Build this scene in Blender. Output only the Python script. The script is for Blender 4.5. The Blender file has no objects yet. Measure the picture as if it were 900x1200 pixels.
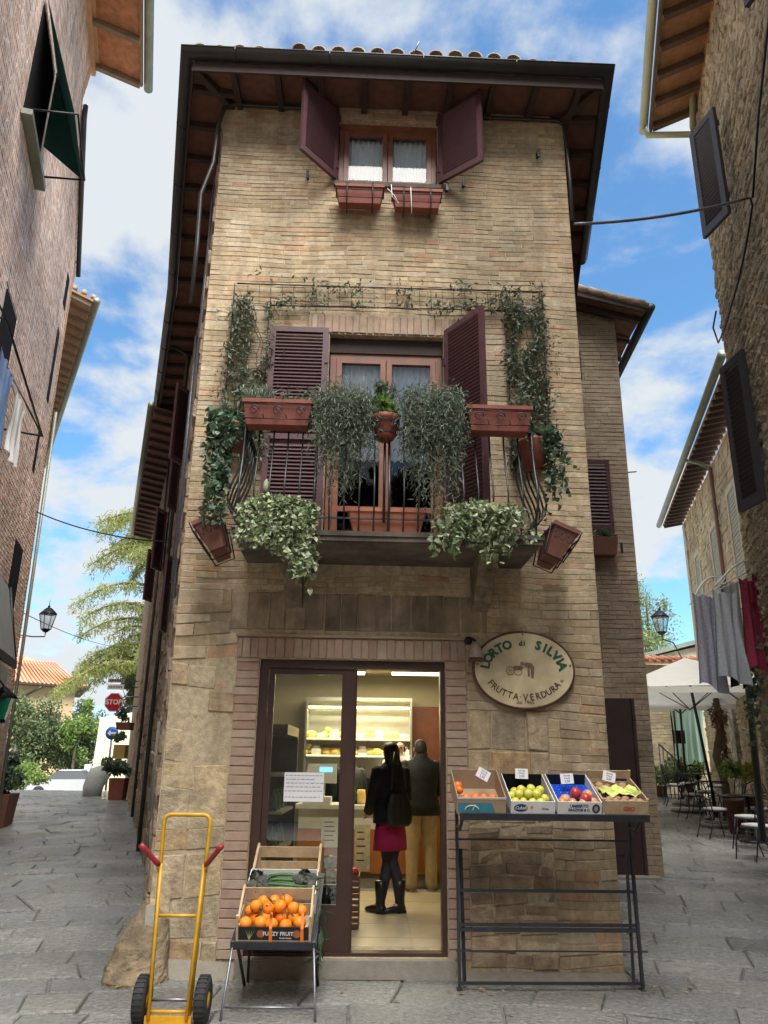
import bpy, math, random
from mathutils import Matrix, Vector, noise as mnoise
random.seed(7)
R = math.radians
PI = math.pi
sc = bpy.context.scene
col = sc.collection

# ---------------------------------------------------------------- camera
cam_d = bpy.data.cameras.new('camera')
cam = bpy.data.objects.new('camera', cam_d)
col.objects.link(cam)
sc.camera = cam
cam_d.sensor_fit = 'VERTICAL'
cam_d.sensor_height = 24
cam_d.lens = 24 * 901 / 1200
cam_d.clip_start = .05
cam_d.clip_end = 4000
th, ro = R(17.86), R(.78)
cf = Vector((0, math.cos(th), math.sin(th)))
r0 = Vector((1, 0, 0)); u0 = Vector((0, -math.sin(th), math.cos(th)))
cr = r0 * math.cos(ro) + u0 * math.sin(ro)
cu = u0 * math.cos(ro) - r0 * math.sin(ro)
mw = Matrix((cr, cu, -cf)).transposed().to_4x4()
mw.translation = Vector((0, 0, 1.6))
cam.matrix_world = mw

# ---------------------------------------------------------------- sky, sun, exposure
SUN_EL, SUN_AZ = 62, 157          # azimuth clockwise from +Y
world = bpy.data.worlds.new('World'); sc.world = world
world.use_nodes = True
wn = world.node_tree; wn.nodes.clear()
def wnode(t, **k):
    n = wn.nodes.new(t)
    for a, b in k.items(): setattr(n, a, b)
    return n
wo = wnode('ShaderNodeOutputWorld'); bg = wnode('ShaderNodeBackground')
bg.inputs['Strength'].default_value = .085
wn.links.new(bg.outputs[0], wo.inputs[0])
sky = wnode('ShaderNodeTexSky', sky_type='NISHITA')
sky.sun_disc = False
sky.sun_elevation = R(SUN_EL); sky.sun_rotation = R(SUN_AZ)
sky.air_density = 1.0; sky.dust_density = .6; sky.ozone_density = 2.2
tc = wnode('ShaderNodeTexCoord')
sep = wnode('ShaderNodeSeparateXYZ'); wn.links.new(tc.outputs['Generated'], sep.inputs[0])
def wmath(op, a, b=None, clamp=False):
    n = wnode('ShaderNodeMath', operation=op); n.use_clamp = clamp
    for i, v in enumerate((a, b)):
        if v is None: continue
        if isinstance(v, (int, float)): n.inputs[i].default_value = v
        else: wn.links.new(v, n.inputs[i])
    return n.outputs[0]
zz = wmath('ADD', wmath('MAXIMUM', sep.outputs[2], 0), .32)
cx = wmath('DIVIDE', sep.outputs[0], zz); cy = wmath('DIVIDE', sep.outputs[1], zz)
comb = wnode('ShaderNodeCombineXYZ'); wn.links.new(cx, comb.inputs[0]); wn.links.new(cy, comb.inputs[1])
comb.inputs[2].default_value = 3.7
nz = wnode('ShaderNodeTexNoise'); nz.inputs['Scale'].default_value = 3.1
nz.inputs['Detail'].default_value = 9; nz.inputs['Roughness'].default_value = .56; nz.inputs['Distortion'].default_value = .15
wn.links.new(comb.outputs[0], nz.inputs['Vector'])
# more cloud low down to the left, clearer overhead
low = wmath('MULTIPLY', wmath('SUBTRACT', .75, sep.outputs[2]), .17)
left = wmath('MULTIPLY', sep.outputs[0], -.10)
cv = wmath('ADD', wmath('ADD', nz.outputs[0], low), left)
mr = wnode('ShaderNodeMapRange'); mr.interpolation_type = 'SMOOTHSTEP'
mr.inputs['From Min'].default_value = .475; mr.inputs['From Max'].default_value = .63
mr.inputs['To Max'].default_value = .97
wn.links.new(cv, mr.inputs['Value'])
tint = wnode('ShaderNodeMix', data_type='RGBA', blend_type='MULTIPLY'); tint.inputs[0].default_value = 1
wn.links.new(sky.outputs[0], tint.inputs[6]); tint.inputs[7].default_value = (.74, 1.08, 1.2, 1)
mx = wnode('ShaderNodeMix', data_type='RGBA')
wn.links.new(mr.outputs[0], mx.inputs[0]); wn.links.new(tint.outputs[2], mx.inputs[6])
mx.inputs[7].default_value = (3.75, 3.95, 4.1, 1)
wn.links.new(mx.outputs[2], bg.inputs['Color'])

sun_d = bpy.data.lights.new('sun', 'SUN'); sun = bpy.data.objects.new('sun', sun_d); col.objects.link(sun)
sun_d.energy = 4.9; sun_d.angle = R(58); sun_d.color = (1, .955, .885)
sd = Vector((math.sin(R(SUN_AZ)) * math.cos(R(SUN_EL)), math.cos(R(SUN_AZ)) * math.cos(R(SUN_EL)), math.sin(R(SUN_EL))))
sun.rotation_euler = sd.to_track_quat('Z', 'Y').to_euler()
vs = sc.view_settings
vs.view_transform = 'Standard'; vs.look = 'None'; vs.exposure = 1.34; vs.gamma = 1; vs.use_curve_mapping = False
sc.cycles.use_denoising = True
sc.cycles.max_bounces = 7; sc.cycles.transparent_max_bounces = 12
sc.cycles.diffuse_bounces = 4; sc.cycles.glossy_bounces = 3

# ---------------------------------------------------------------- materials
MATS = {}
def mat(name, c, rough=.75, var=.18, ns=9, bump=0, bs=60, metal=0, island=None, spec=.4, emit=0, trans=0, alpha=1, big=0, bdist=.01, streak=0, rust=None, rvar=0):
    """c: base colour; island: list of colours picked per loose piece; bump: height of fine noise"""
    if name in MATS: return MATS[name]
    m = bpy.data.materials.new(name); m.use_nodes = True; MATS[name] = m
    nt = m.node_tree; N = nt.nodes; L = nt.links
    bs_ = N['Principled BSDF']; out = N['Material Output']
    bs_.inputs['Roughness'].default_value = rough; bs_.inputs['Metallic'].default_value = metal
    bs_.inputs['Specular IOR Level'].default_value = spec
    t = N.new('ShaderNodeTexCoord')
    nz = N.new('ShaderNodeTexNoise'); nz.inputs['Scale'].default_value = ns; nz.inputs['Detail'].default_value = 6
    nz.inputs['Roughness'].default_value = .6
    L.new(t.outputs['Object'], nz.inputs['Vector'])
    mr = N.new('ShaderNodeMapRange'); mr.inputs['From Min'].default_value = .3; mr.inputs['From Max'].default_value = .7
    mr.inputs['To Min'].default_value = 1 - var; mr.inputs['To Max'].default_value = 1 + var
    L.new(nz.outputs[0], mr.inputs['Value'])
    mul = N.new('ShaderNodeMix'); mul.data_type = 'RGBA'; mul.blend_type = 'MULTIPLY'; mul.inputs[0].default_value = 1
    if island:
        g = N.new('ShaderNodeNewGeometry'); cr_ = N.new('ShaderNodeValToRGB'); e = cr_.color_ramp
        e.interpolation = 'LINEAR'
        while len(e.elements) < len(island): e.elements.new(.5)
        for i, cc in enumerate(island):
            e.elements[i].position = i / max(1, len(island) - 1); e.elements[i].color = (*cc, 1)
        L.new(g.outputs['Random Per Island'], cr_.inputs[0]); L.new(cr_.outputs[0], mul.inputs[6])
    else:
        mul.inputs[6].default_value = (*c, 1)
    L.new(mr.outputs[0], mul.inputs[7])
    last = mul.outputs[2]
    if big:
        n2 = N.new('ShaderNodeTexNoise'); n2.inputs['Scale'].default_value = big; n2.inputs['Detail'].default_value = 4
        L.new(t.outputs['Object'], n2.inputs['Vector'])
        m2 = N.new('ShaderNodeMapRange'); m2.inputs['From Min'].default_value = .35; m2.inputs['From Max'].default_value = .65
        m2.inputs['To Min'].default_value = .68; m2.inputs['To Max'].default_value = 1.12
        L.new(n2.outputs[0], m2.inputs['Value'])
        k = N.new('ShaderNodeMix'); k.data_type = 'RGBA'; k.blend_type = 'MULTIPLY'; k.inputs[0].default_value = 1
        L.new(last, k.inputs[6]); L.new(m2.outputs[0], k.inputs[7]); last = k.outputs[2]
    if streak:      # rain streaks and grime running down the wall
        mp = N.new('ShaderNodeMapping'); mp.inputs['Scale'].default_value = (3.2, 3.2, .42); L.new(t.outputs['Object'], mp.inputs[0])
        n4 = N.new('ShaderNodeTexNoise'); n4.inputs['Scale'].default_value = 1.5; n4.inputs['Detail'].default_value = 7; n4.inputs['Roughness'].default_value = .62; L.new(mp.outputs[0], n4.inputs['Vector'])
        m4 = N.new('ShaderNodeMapRange'); m4.inputs['From Min'].default_value = .38; m4.inputs['From Max'].default_value = .58; m4.inputs['To Min'].default_value = 1 - streak; m4.inputs['To Max'].default_value = 1.08
        L.new(n4.outputs[0], m4.inputs['Value']); k = N.new('ShaderNodeMix'); k.data_type = 'RGBA'; k.blend_type = 'MULTIPLY'; k.inputs[0].default_value = 1
        L.new(last, k.inputs[6]); L.new(m4.outputs[0], k.inputs[7]); last = k.outputs[2]
    if rust:
        n5 = N.new('ShaderNodeTexNoise'); n5.inputs['Scale'].default_value = rust[3]; n5.inputs['Detail'].default_value = 9; n5.inputs['Roughness'].default_value = .75; L.new(t.outputs['Object'], n5.inputs['Vector'])
        m5 = N.new('ShaderNodeMapRange'); m5.inputs['From Min'].default_value = rust[4]; m5.inputs['From Max'].default_value = rust[4] + .05; L.new(n5.outputs[0], m5.inputs['Value'])
        k = N.new('ShaderNodeMix'); k.data_type = 'RGBA'; L.new(m5.outputs[0], k.inputs[0]); L.new(last, k.inputs[6]); k.inputs[7].default_value = (*rust[:3], 1); last = k.outputs[2]
    if rvar:
        n6 = N.new('ShaderNodeTexNoise'); n6.inputs['Scale'].default_value = 1.3; n6.inputs['Detail'].default_value = 6; L.new(t.outputs['Object'], n6.inputs['Vector'])
        m6 = N.new('ShaderNodeMapRange'); m6.inputs['From Min'].default_value = .35; m6.inputs['From Max'].default_value = .65; m6.inputs['To Min'].default_value = rough - rvar; m6.inputs['To Max'].default_value = rough + rvar
        L.new(n6.outputs[0], m6.inputs['Value']); L.new(m6.outputs[0], bs_.inputs['Roughness'])
    L.new(last, bs_.inputs['Base Color'])
    if bump:
        n3 = N.new('ShaderNodeTexNoise'); n3.inputs['Scale'].default_value = bs; n3.inputs['Detail'].default_value = 5
        n3.inputs['Roughness'].default_value = .65
        L.new(t.outputs['Object'], n3.inputs['Vector'])
        b = N.new('ShaderNodeBump'); b.inputs['Strength'].default_value = bump; b.inputs['Distance'].default_value = bdist
        L.new(n3.outputs[0], b.inputs['Height']); L.new(b.outputs[0], bs_.inputs['Normal'])
    if emit:
        L.new(last, bs_.inputs['Emission Color']); bs_.inputs['Emission Strength'].default_value = emit
    sh = bs_.outputs[0]
    if trans:
        tr = N.new('ShaderNodeBsdfTranslucent'); L.new(last, tr.inputs[0])
        ms = N.new('ShaderNodeMixShader'); ms.inputs[0].default_value = trans
        L.new(sh, ms.inputs[1]); L.new(tr.outputs[0], ms.inputs[2]); sh = ms.outputs[0]
    if alpha < 1:
        tp = N.new('ShaderNodeBsdfTransparent'); ms = N.new('ShaderNodeMixShader'); ms.inputs[0].default_value = alpha
        L.new(tp.outputs[0], ms.inputs[1]); L.new(sh, ms.inputs[2]); sh = ms.outputs[0]
    L.new(sh, out.inputs['Surface'])
    return m
def glass_mat(name, tint=(.93, .96, .95), refl=1.0):
    m = bpy.data.materials.new(name); m.use_nodes = True; nt = m.node_tree; N = nt.nodes; N.clear()
    o = N.new('ShaderNodeOutputMaterial'); g = N.new('ShaderNodeBsdfGlossy'); g.inputs['Roughness'].default_value = .015
    t = N.new('ShaderNodeBsdfTransparent'); t.inputs[0].default_value = (*tint, 1)
    f = N.new('ShaderNodeFresnel'); f.inputs[0].default_value = 1.52
    k = N.new('ShaderNodeMath'); k.operation = 'MULTIPLY'; k.inputs[1].default_value = refl; k.use_clamp = True
    x = N.new('ShaderNodeMixShader')
    nt.links.new(f.outputs[0], k.inputs[0]); nt.links.new(k.outputs[0], x.inputs[0])
    nt.links.new(t.outputs[0], x.inputs[1]); nt.links.new(g.outputs[0], x.inputs[2]); nt.links.new(x.outputs[0], o.inputs[0])
    MATS[name] = m; return m
def sc3(c, k): return tuple(min(1, a * k) for a in c)

BR = [(.32, .245, .15), (.46, .36, .225), (.40, .30, .185), (.53, .43, .285), (.44, .34, .215), (.36, .285, .19), (.49, .385, .25), (.43, .27, .165), (.52, .425, .30), (.45, .37, .26), (.38, .30, .19)]
m_brick = mat('old_tan_brick', (.4, .28, .17), .88, .22, 17, .7, 48, island=BR, big=.7, streak=.16, bdist=.008)
m_mortar = mat('lime_mortar', (.45, .37, .25), .95, .3, 20, .9, 60, streak=.15)
m_brick2 = mat('door_surround_brick', (.36, .26, .2), .85, .15, 12, .4, 60, island=[(.30, .20, .15), (.38, .27, .2), (.34, .25, .18), (.40, .31, .24), (.33, .22, .17)])
m_stone = mat('golden_tuff_stone', (.42, .32, .19), .95, .30, 14, 1, 26, island=[(.42, .34, .22), (.52, .41, .25), (.46, .38, .26), (.50, .35, .19), (.42, .35, .25)], big=3.2, bdist=.018)
m_brickL = mat('rosy_grey_brick', (.4, .3, .25), .85, .25, 10, .6, 40, island=[(.56, .38, .29), (.70, .50, .39), (.62, .48, .40), (.74, .56, .45), (.62, .40, .28), (.55, .43, .36)], big=.5, streak=.22)
m_mortL = mat('pale_grey_mortar', (.56, .49, .42), .9, .15, 12, .3, 60)
m_orange = mat('orange_brick', (.45, .27, .15), .85, .15, 10, .3, 50, island=[(.42, .25, .14), (.50, .31, .18), (.46, .29, .18)])
m_rubble = mat('rubble_stone', (.38, .3, .2), .9, .3, 10, .9, 30, island=[(.46, .37, .24), (.58, .48, .33), (.52, .42, .28), (.64, .54, .39), (.50, .44, .33)], big=1.3, bdist=.03)
m_brickA = mat('grey_tan_brick', (.34, .25, .17), .88, .2, 10, .5, 50, island=[(.32, .25, .175), (.40, .31, .22), (.36, .28, .20), (.43, .34, .245), (.38, .27, .19)], big=.8)
m_farwall = mat('yellow_stone_wall', (.60, .50, .32), .9, .2, 6, .6, 25, island=[(.58, .47, .28), (.66, .56, .37), (.62, .53, .37), (.54, .45, .29)], big=1)
m_wood = mat('red_brown_frame', (.16, .055, .032), .45, .2, 6, .1, 80)
m_woodl = mat('varnished_window_wood', (.20, .08, .045), .4, .25, 8, .1, 80)
m_shut = mat('maroon_shutter_paint', (.085, .038, .045), .42, .15, 12, .08, 90, rust=(.17, .10, .10, 22, .66))
m_shutg = mat('charcoal_shutter_paint', (.06, .055, .065), .5, .15, 12, .08, 90)
m_doorf = mat('brown_door_frame', (.055, .028, .022), .4, .15, 5, .05, 60)
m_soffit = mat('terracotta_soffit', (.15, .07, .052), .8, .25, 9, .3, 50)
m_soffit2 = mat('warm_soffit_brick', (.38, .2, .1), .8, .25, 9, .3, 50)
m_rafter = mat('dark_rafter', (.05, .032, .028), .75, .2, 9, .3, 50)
m_gutter = mat('dark_brown_gutter', (.05, .05, .048), .35, .15, 4, .05, 40, metal=.3)
m_gutterg = mat('grey_green_gutter', (.20, .22, .17), .4, .2, 4, .05, 40, metal=.2)
m_guttery = mat('cream_gutter', (.42, .42, .26), .4, .12, 4, .05, 40)
m_tile = mat('old_clay_tile', (.3, .2, .13), .9, .3, 12, .5, 40, island=[(.22, .17, .12), (.30, .23, .16), (.26, .22, .17), (.32, .21, .14)])
m_tiler = mat('red_clay_tile', (.5, .2, .1), .9, .2, 8, .5, 20, island=[(.42, .17, .09), (.52, .24, .13), (.46, .2, .12)])
m_iron = mat('black_iron', (.02, .021, .024), .45, .2, 10, .1, 80, metal=.3)
m_railing = mat('worn_grey_iron', (.07, .07, .075), .35, .3, 14, .2, 60, metal=.5, rust=(.09, .055, .04, 12, .6))
m_steel = mat('worn_steel', (.22, .23, .26), .4, .2, 20, .1, 80, metal=.7, rust=(.14, .08, .05, 18, .64))
m_dsteel = mat('blue_black_steel', (.045, .05, .062), .45, .2, 14, .15, 80, metal=.4, rust=(.15, .10, .07, 14, .64))
m_terra = mat('terracotta_pot', (.21, .062, .042), .7, .18, 9, .2, 60)
m_terrad = mat('dull_brown_planter', (.17, .07, .05), .7, .18, 9, .2, 60)
m_soil = mat('potting_soil', (.03, .022, .016), .95, .3, 40, .8, 60)
m_rosem = mat('rosemary_leaf', (.1, .14, .09), .7, .2, 4, trans=.15, island=[(.07, .10, .07), (.14, .18, .13), (.22, .26, .20), (.11, .15, .10)])
m_ivy = mat('ivy_leaf', (.06, .1, .05), .5, .2, 4, trans=.2, island=[(.04, .08, .045), (.08, .14, .08), (.16, .22, .14), (.06, .11, .075)])
m_varie = mat('variegated_ivy_leaf', (.3, .34, .2), .5, .25, 30, trans=.2, island=[(.06, .12, .05), (.30, .36, .22), (.46, .48, .34), (.16, .24, .11), (.38, .42, .2)])
m_vine = mat('jasmine_leaf', (.1, .14, .08), .55, .2, 4, trans=.2, island=[(.045, .07, .04), (.10, .14, .085), (.21, .25, .18), (.11, .10, .065), (.14, .19, .12)])
m_bright = mat('fresh_green_leaf', (.15, .26, .05), .5, .2, 4, trans=.25, island=[(.10, .2, .035), (.2, .32, .07), (.14, .25, .06)])
m_twig = mat('twig_bark', (.09, .065, .045), .9, .2, 10, .4, 50)
m_trunk = mat('tree_bark', (.12, .09, .06), .95, .3, 3, .8, 12)
m_paper = mat('white_paper', (.75, .76, .78), .8, .05, 4)
m_ink = mat('blue_ink', (.05, .08, .2), .7, .1, 4)
m_cream = mat('cream_sign_enamel', (.62, .53, .34), .42, .12, 5, .05, 40, big=3)
m_green = mat('dark_green_paint', (.02, .09, .055), .5, .1, 4)
m_brownp = mat('brown_paint', (.10, .045, .03), .55, .15, 6)
m_yellow = mat('yellow_truck_paint', (.50, .28, .02), .4, .2, 14, .15, 60, rust=(.16, .075, .03, 16, .62))
m_rubber = mat('black_rubber', (.025, .026, .028), .8, .15, 20, .3, 120)
m_red = mat('red_grip', (.25, .02, .03), .45, .2, 20)
m_crate = mat('raw_crate_wood', (.46, .35, .22), .85, .2, 14, .3, 60)
m_litter = mat('dry_fallen_leaf', (.25, .15, .06), .8, .3, 3, island=[(.3, .18, .07), (.16, .1, .05), (.34, .28, .1)])
m_card = mat('brown_cardboard', (.38, .27, .18), .85, .1, 8)
m_cardw = mat('white_cardboard', (.72, .72, .7), .8, .06, 8)
m_blackp = mat('black_plastic', (.012, .012, .014), .35, .1, 8)
m_bluep = mat('blue_tray_plastic', (.01, .07, .5), .35, .1, 8)
m_teal = mat('teal_print', (.05, .24, .33), .7, .15, 12)
m_navy = mat('navy_print', (.02, .05, .13), .6, .1, 6)
m_orangef = mat('orange_peel', (.80, .24, .012), .45, .12, 6, .25, 160, spec=.5)
m_tanger = mat('tangerine_peel', (.85, .2, .02), .4, .15, 6, .2, 160, spec=.5)
m_applef = mat('yellow_apple_skin', (.62, .6, .10), .35, .15, 7, spec=.5)
m_appler = mat('red_apple_skin', (.5, .05, .05), .3, .35, 9, spec=.5)
m_applep = mat('blushed_apple_skin', (.62, .3, .13), .35, .35, 9, spec=.5)
m_potato = mat('brown_pear_skin', (.42, .25, .15), .7, .3, 12)
m_artich = mat('artichoke_leaf', (.07, .075, .06), .7, .3, 14)
m_leek = mat('leek_green', (.06, .13, .045), .5, .3, 10)
m_pear = mat('green_pear_skin', (.3, .36, .1), .5, .2, 8)
m_room = mat('shop_wall_paint', (.34, .30, .20), .8, .05, 3)
m_floor = mat('cream_floor_tile', (.62, .53, .36), .25, .07, 3, spec=.5)
m_counter = mat('cherry_wood_counter', (.48, .18, .05), .4, .15, 5)
m_plinth = mat('beige_plinth', (.3, .25, .17), .6, .1, 4)
m_lamp = mat('lit_tube', (1, .93, .66), emit=3)
m_strip = mat('lit_warm_strip', (1, .84, .38), emit=2)
m_chrome = mat('brushed_steel', (.5, .5, .48), .3, .1, 6, metal=.8)
m_cheese = mat('cheese_rind', (.75, .52, .16), .5, .15, 10)
m_white = mat('white_plastic', (.7, .7, .66), .4, .05, 5)
m_screen = mat('lit_blue_screen', (.2, .5, 1), emit=.9)
m_skin = mat('skin', (.5, .3, .22), .5, .06, 10, trans=.05)
m_hairb = mat('black_hair', (.012, .010, .010), .4, .2, 60)
m_hairg = mat('grey_hair', (.035, .03, .028), .6, .3, 60)
m_hairl = mat('fair_hair', (.4, .25, .12), .55, .3, 60)
m_blackc = mat('black_wool', (.014, .015, .022), .9, .4, 12, .5, 30)
m_navyc = mat('dark_navy_jacket', (.011, .014, .018), .7, .3, 12, .5, 20)
m_pink = mat('magenta_skirt_cloth', (.33, .012, .085), .8, .15, 10)
m_tights = mat('dark_tights', (.03, .027, .04), .7, .1, 10)
m_khaki = mat('khaki_cloth', (.45, .34, .2), .85, .15, 10)
m_leather = mat('black_leather', (.012, .012, .013), .35, .2, 14)
m_shoe = mat('grey_brown_suede', (.3, .25, .19), .8, .2, 14)
m_lace = mat('lace_curtain', (.88, .9, .92), .9, .08, 40, trans=.06, alpha=.97)
m_dark = mat('unlit_room', (.012, .011, .011), .95, .1, 3, spec=.1)  # shade of unlit interiors put into the colour; also eyes, cabinet base
m_glass = glass_mat('shop_glass', refl=2.6)
m_wglass = glass_mat('window_glass', refl=1.1)
m_slab = mat('balcony_stone', (.12, .10, .08), .9, .25, 9, .6, 40, big=3)
m_canvas = mat('off_white_canvas', (.78, .76, .70), .85, .04, 4, trans=.35)
m_concrete = mat('pale_concrete', (.27, .245, .205), .9, .15, 12, .5, 50)
m_cushion = mat('pale_cushion', (.5, .5, .47), .9, .1, 8)
m_hill = mat('hazy_blue_hill', (.16, .22, .30), 1, .1, .01)  # blue of distant haze put into the hill's own colour
m_pave = mat('worn_flagstone', (.27, .26, .235), .24, .36, 24, 1, 24, spec=.8, big=.75, bdist=.035, rvar=.13, rust=(.2, .19, .17, 9, .62),
             island=[(.18, .185, .18), (.28, .28, .265), (.22, .225, .22), (.32, .315, .29), (.25, .255, .25), (.28, .27, .24)])
m_joint = mat('dark_joint_grit', (.19, .18, .16), .9, .2, 12, .5, 60)

# ---------------------------------------------------------------- mesh builder
class MB:
    def __init__(s): s.v = []; s.f = []; s.m = []; s.cm = 0; s.sm = []; s.cs = False; s.x = None
    def add(s, vs, fs, smooth=None):
        b = len(s.v)
        if s.x is not None: vs = [s.x @ Vector(v) for v in vs]
        s.v.extend([tuple(v) for v in vs])
        sm = s.cs if smooth is None else smooth
        for f in fs: s.f.append(tuple(b + i for i in f)); s.m.append(s.cm); s.sm.append(sm)
        return s
    def box(s, x0, x1, y0, y1, z0, z1):
        return s.add([(x0, y0, z0), (x1, y0, z0), (x1, y1, z0), (x0, y1, z0), (x0, y0, z1), (x1, y0, z1), (x1, y1, z1), (x0, y1, z1)],
                     [(0, 3, 2, 1), (4, 5, 6, 7), (0, 1, 5, 4), (1, 2, 6, 5), (2, 3, 7, 6), (3, 0, 4, 7)], False)
    def hull8(s, p): return s.add(p, [(0, 3, 2, 1), (4, 5, 6, 7), (0, 1, 5, 4), (1, 2, 6, 5), (2, 3, 7, 6), (3, 0, 4, 7)], False)
    def bar(s, a, b, w, h, up=(0, 0, 1)):
        a, b = Vector(a), Vector(b); d = (b - a).normalized(); u = Vector(up)
        sx = d.cross(u)
        if sx.length < 1e-4: sx = d.cross(Vector((1, 0, 0)))
        sx.normalize(); u = sx.cross(d); sx *= w / 2; u *= h / 2
        return s.hull8([a - sx - u, a + sx - u, b + sx - u, b - sx - u, a - sx + u, a + sx + u, b + sx + u, b - sx + u])
    def tube(s, pts, r, n=8, cap=True, closed=False):
        pts = [Vector(p) for p in pts]; k = len(pts); rs = r if isinstance(r, (list, tuple)) else [r] * k
        rings = []; prev = None
        for i, p in enumerate(pts):
            if closed: d = pts[(i + 1) % k] - pts[i - 1]
            else: d = pts[min(i + 1, k - 1)] - pts[max(i - 1, 0)]
            if d.length < 1e-9: d = Vector((0, 0, 1))
            d.normalize()
            if prev is None:
                a = Vector((0, 0, 1)) if abs(d.z) < .9 else Vector((1, 0, 0))
                x = d.cross(a).normalized()
            else:
                x = (prev - d * prev.dot(d))
                x = x.normalized() if x.length > 1e-6 else d.orthogonal().normalized()
            prev = x; y = d.cross(x)
            rings.append([p + (x * math.cos(2 * PI * j / n) + y * math.sin(2 * PI * j / n)) * rs[i] for j in range(n)])
        vs = [v for g in rings for v in g]; fs = []
        for i in range(k if closed else k - 1):
            i2 = (i + 1) % k
            for j in range(n): fs.append((i * n + j, i * n + (j + 1) % n, i2 * n + (j + 1) % n, i2 * n + j))
        if cap and not closed:
            fs.append(tuple(range(n - 1, -1, -1))); fs.append(tuple((k - 1) * n + j for j in range(n)))
        return s.add(vs, fs, True)
    def lathe(s, prof, c=(0, 0, 0), n=16, axis='z', sy=1):
        vs = []; k = len(prof)
        for r, h in prof:
            for j in range(n):
                a = 2 * PI * j / n; p = (r * math.cos(a), r * math.sin(a) * sy, h)
                if axis == 'x': p = (p[2], p[0], p[1])
                if axis == 'y': p = (p[0], p[2], p[1])
                vs.append((c[0] + p[0], c[1] + p[1], c[2] + p[2]))
        fs = [(i * n + j, i * n + (j + 1) % n, (i + 1) * n + (j + 1) % n, (i + 1) * n + j) for i in range(k - 1) for j in range(n)]
        fs.append(tuple(range(n - 1, -1, -1))); fs.append(tuple((k - 1) * n + j for j in range(n)))
        return s.add(vs, fs, True)
    def ball(s, c, rx, ry=None, rz=None, n=12, k=8, dent=0):
        ry = ry or rx; rz = rz or rx; vs = [(c[0], c[1], c[2] - rz)]; fs = []
        for i in range(1, k):
            a = -PI / 2 + PI * i / k
            for j in range(n):
                b = 2 * PI * j / n; vs.append((c[0] + rx * math.cos(a) * math.cos(b), c[1] + ry * math.cos(a) * math.sin(b), c[2] + rz * math.sin(a)))
        vs.append((c[0], c[1], c[2] + rz * (1 - dent))); t = len(vs) - 1
        for j in range(n): fs.append((0, 1 + (j + 1) % n, 1 + j)); fs.append((t, 1 + (k - 2) * n + j, 1 + (k - 2) * n + (j + 1) % n))
        for i in range(k - 2):
            for j in range(n): fs.append((1 + i * n + j, 1 + i * n + (j + 1) % n, 1 + (i + 1) * n + (j + 1) % n, 1 + (i + 1) * n + j))
        return s.add(vs, fs, True)
    def loft(s, rings, n=14, cap=True):
        """rings: (centre, rx, ry[, tilt matrix]) closed tapered shell"""
        vs = []
        for g in rings:
            c, rx, ry = Vector(g[0]), g[1], g[2]
            for j in range(n):
                a = 2 * PI * j / n; p = Vector((rx * math.cos(a), ry * math.sin(a), 0))
                if len(g) > 3: p = g[3] @ p
                vs.append(c + p)
        k = len(rings)
        fs = [(i * n + j, i * n + (j + 1) % n, (i + 1) * n + (j + 1) % n, (i + 1) * n + j) for i in range(k - 1) for j in range(n)]
        if cap: fs.append(tuple(range(n - 1, -1, -1))); fs.append(tuple((k - 1) * n + j for j in range(n)))
        return s.add(vs, fs, True)
    def prism(s, poly, y0, y1):
        """poly: (x, z) outline, extruded along y"""
        n = len(poly); vs = [(x, y0, z) for x, z in poly] + [(x, y1, z) for x, z in poly]
        fs = [tuple(range(n)), tuple(range(2 * n - 1, n - 1, -1))] + [(i, i + n, (i + 1) % n + n, (i + 1) % n) for i in range(n)]
        return s.add(vs, fs, False)
    def slab(s, poly, z0, z1):
        n = len(poly); vs = [(x, y, z0) for x, y in poly] + [(x, y, z1) for x, y in poly]
        fs = [tuple(range(n - 1, -1, -1)), tuple(range(n, 2 * n))] + [(i, (i + 1) % n, (i + 1) % n + n, i + n) for i in range(n)]
        return s.add(vs, fs, False)
    def leaf(s, p, size, asp=.5, up=.3, lobes=0):
        d = Vector((random.gauss(0, 1), random.gauss(0, 1), random.gauss(0, 1) - up)).normalized()
        n_ = Vector((random.gauss(0, 1), random.gauss(0, 1), random.gauss(0, 1) + .4)); x = d.cross(n_)
        if x.length < 1e-4: return s
        x.normalize(); nn = x.cross(d); L = size * random.uniform(.7, 1.25); w = L * asp; p = Vector(p)
        if lobes:
            return s.add([p, p + x * w * .9 + d * L * .12, p + x * w * .55 + d * L * .62 + nn * L * .1, p + d * L, p - x * w * .55 + d * L * .62 + nn * L * .1, p - x * w * .9 + d * L * .12],
                         [(0, 1, 2, 3), (0, 3, 4, 5)], False)
        return s.add([p, p + x * w * .5 + d * L * .45 + nn * L * .08, p + d * L, p - x * w * .5 + d * L * .45 + nn * L * .08], [(0, 1, 2), (0, 2, 3)], False)
    def build(s, name, mats, parent=None, loc=None, rot=None, world=False, label=None, cat=None, group=None, kind=None):
        if world and parent is not None:
            inv = parent.matrix_basis.inverted()
            s.v = [tuple(inv @ Vector(v)) for v in s.v]
        me = bpy.data.meshes.new(name); me.from_pydata(s.v, [], s.f)
        if not isinstance(mats, (list, tuple)): mats = [mats]
        for m in mats: me.materials.append(m)
        me.polygons.foreach_set('material_index', s.m); me.polygons.foreach_set('use_smooth', s.sm)
        me.update()
        o = bpy.data.objects.new(name, me); col.objects.link(o)
        if parent is not None: o.parent = parent
        if loc is not None: o.location = loc
        if rot is not None: o.rotation_euler = rot
        tag(o, label, cat, group, kind)
        return o
def tag(o, label=None, cat=None, group=None, kind=None):
    if label: o['label'] = label
    if cat: o['category'] = cat
    if group: o['group'] = group
    if kind: o['kind'] = kind
    return o
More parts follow.
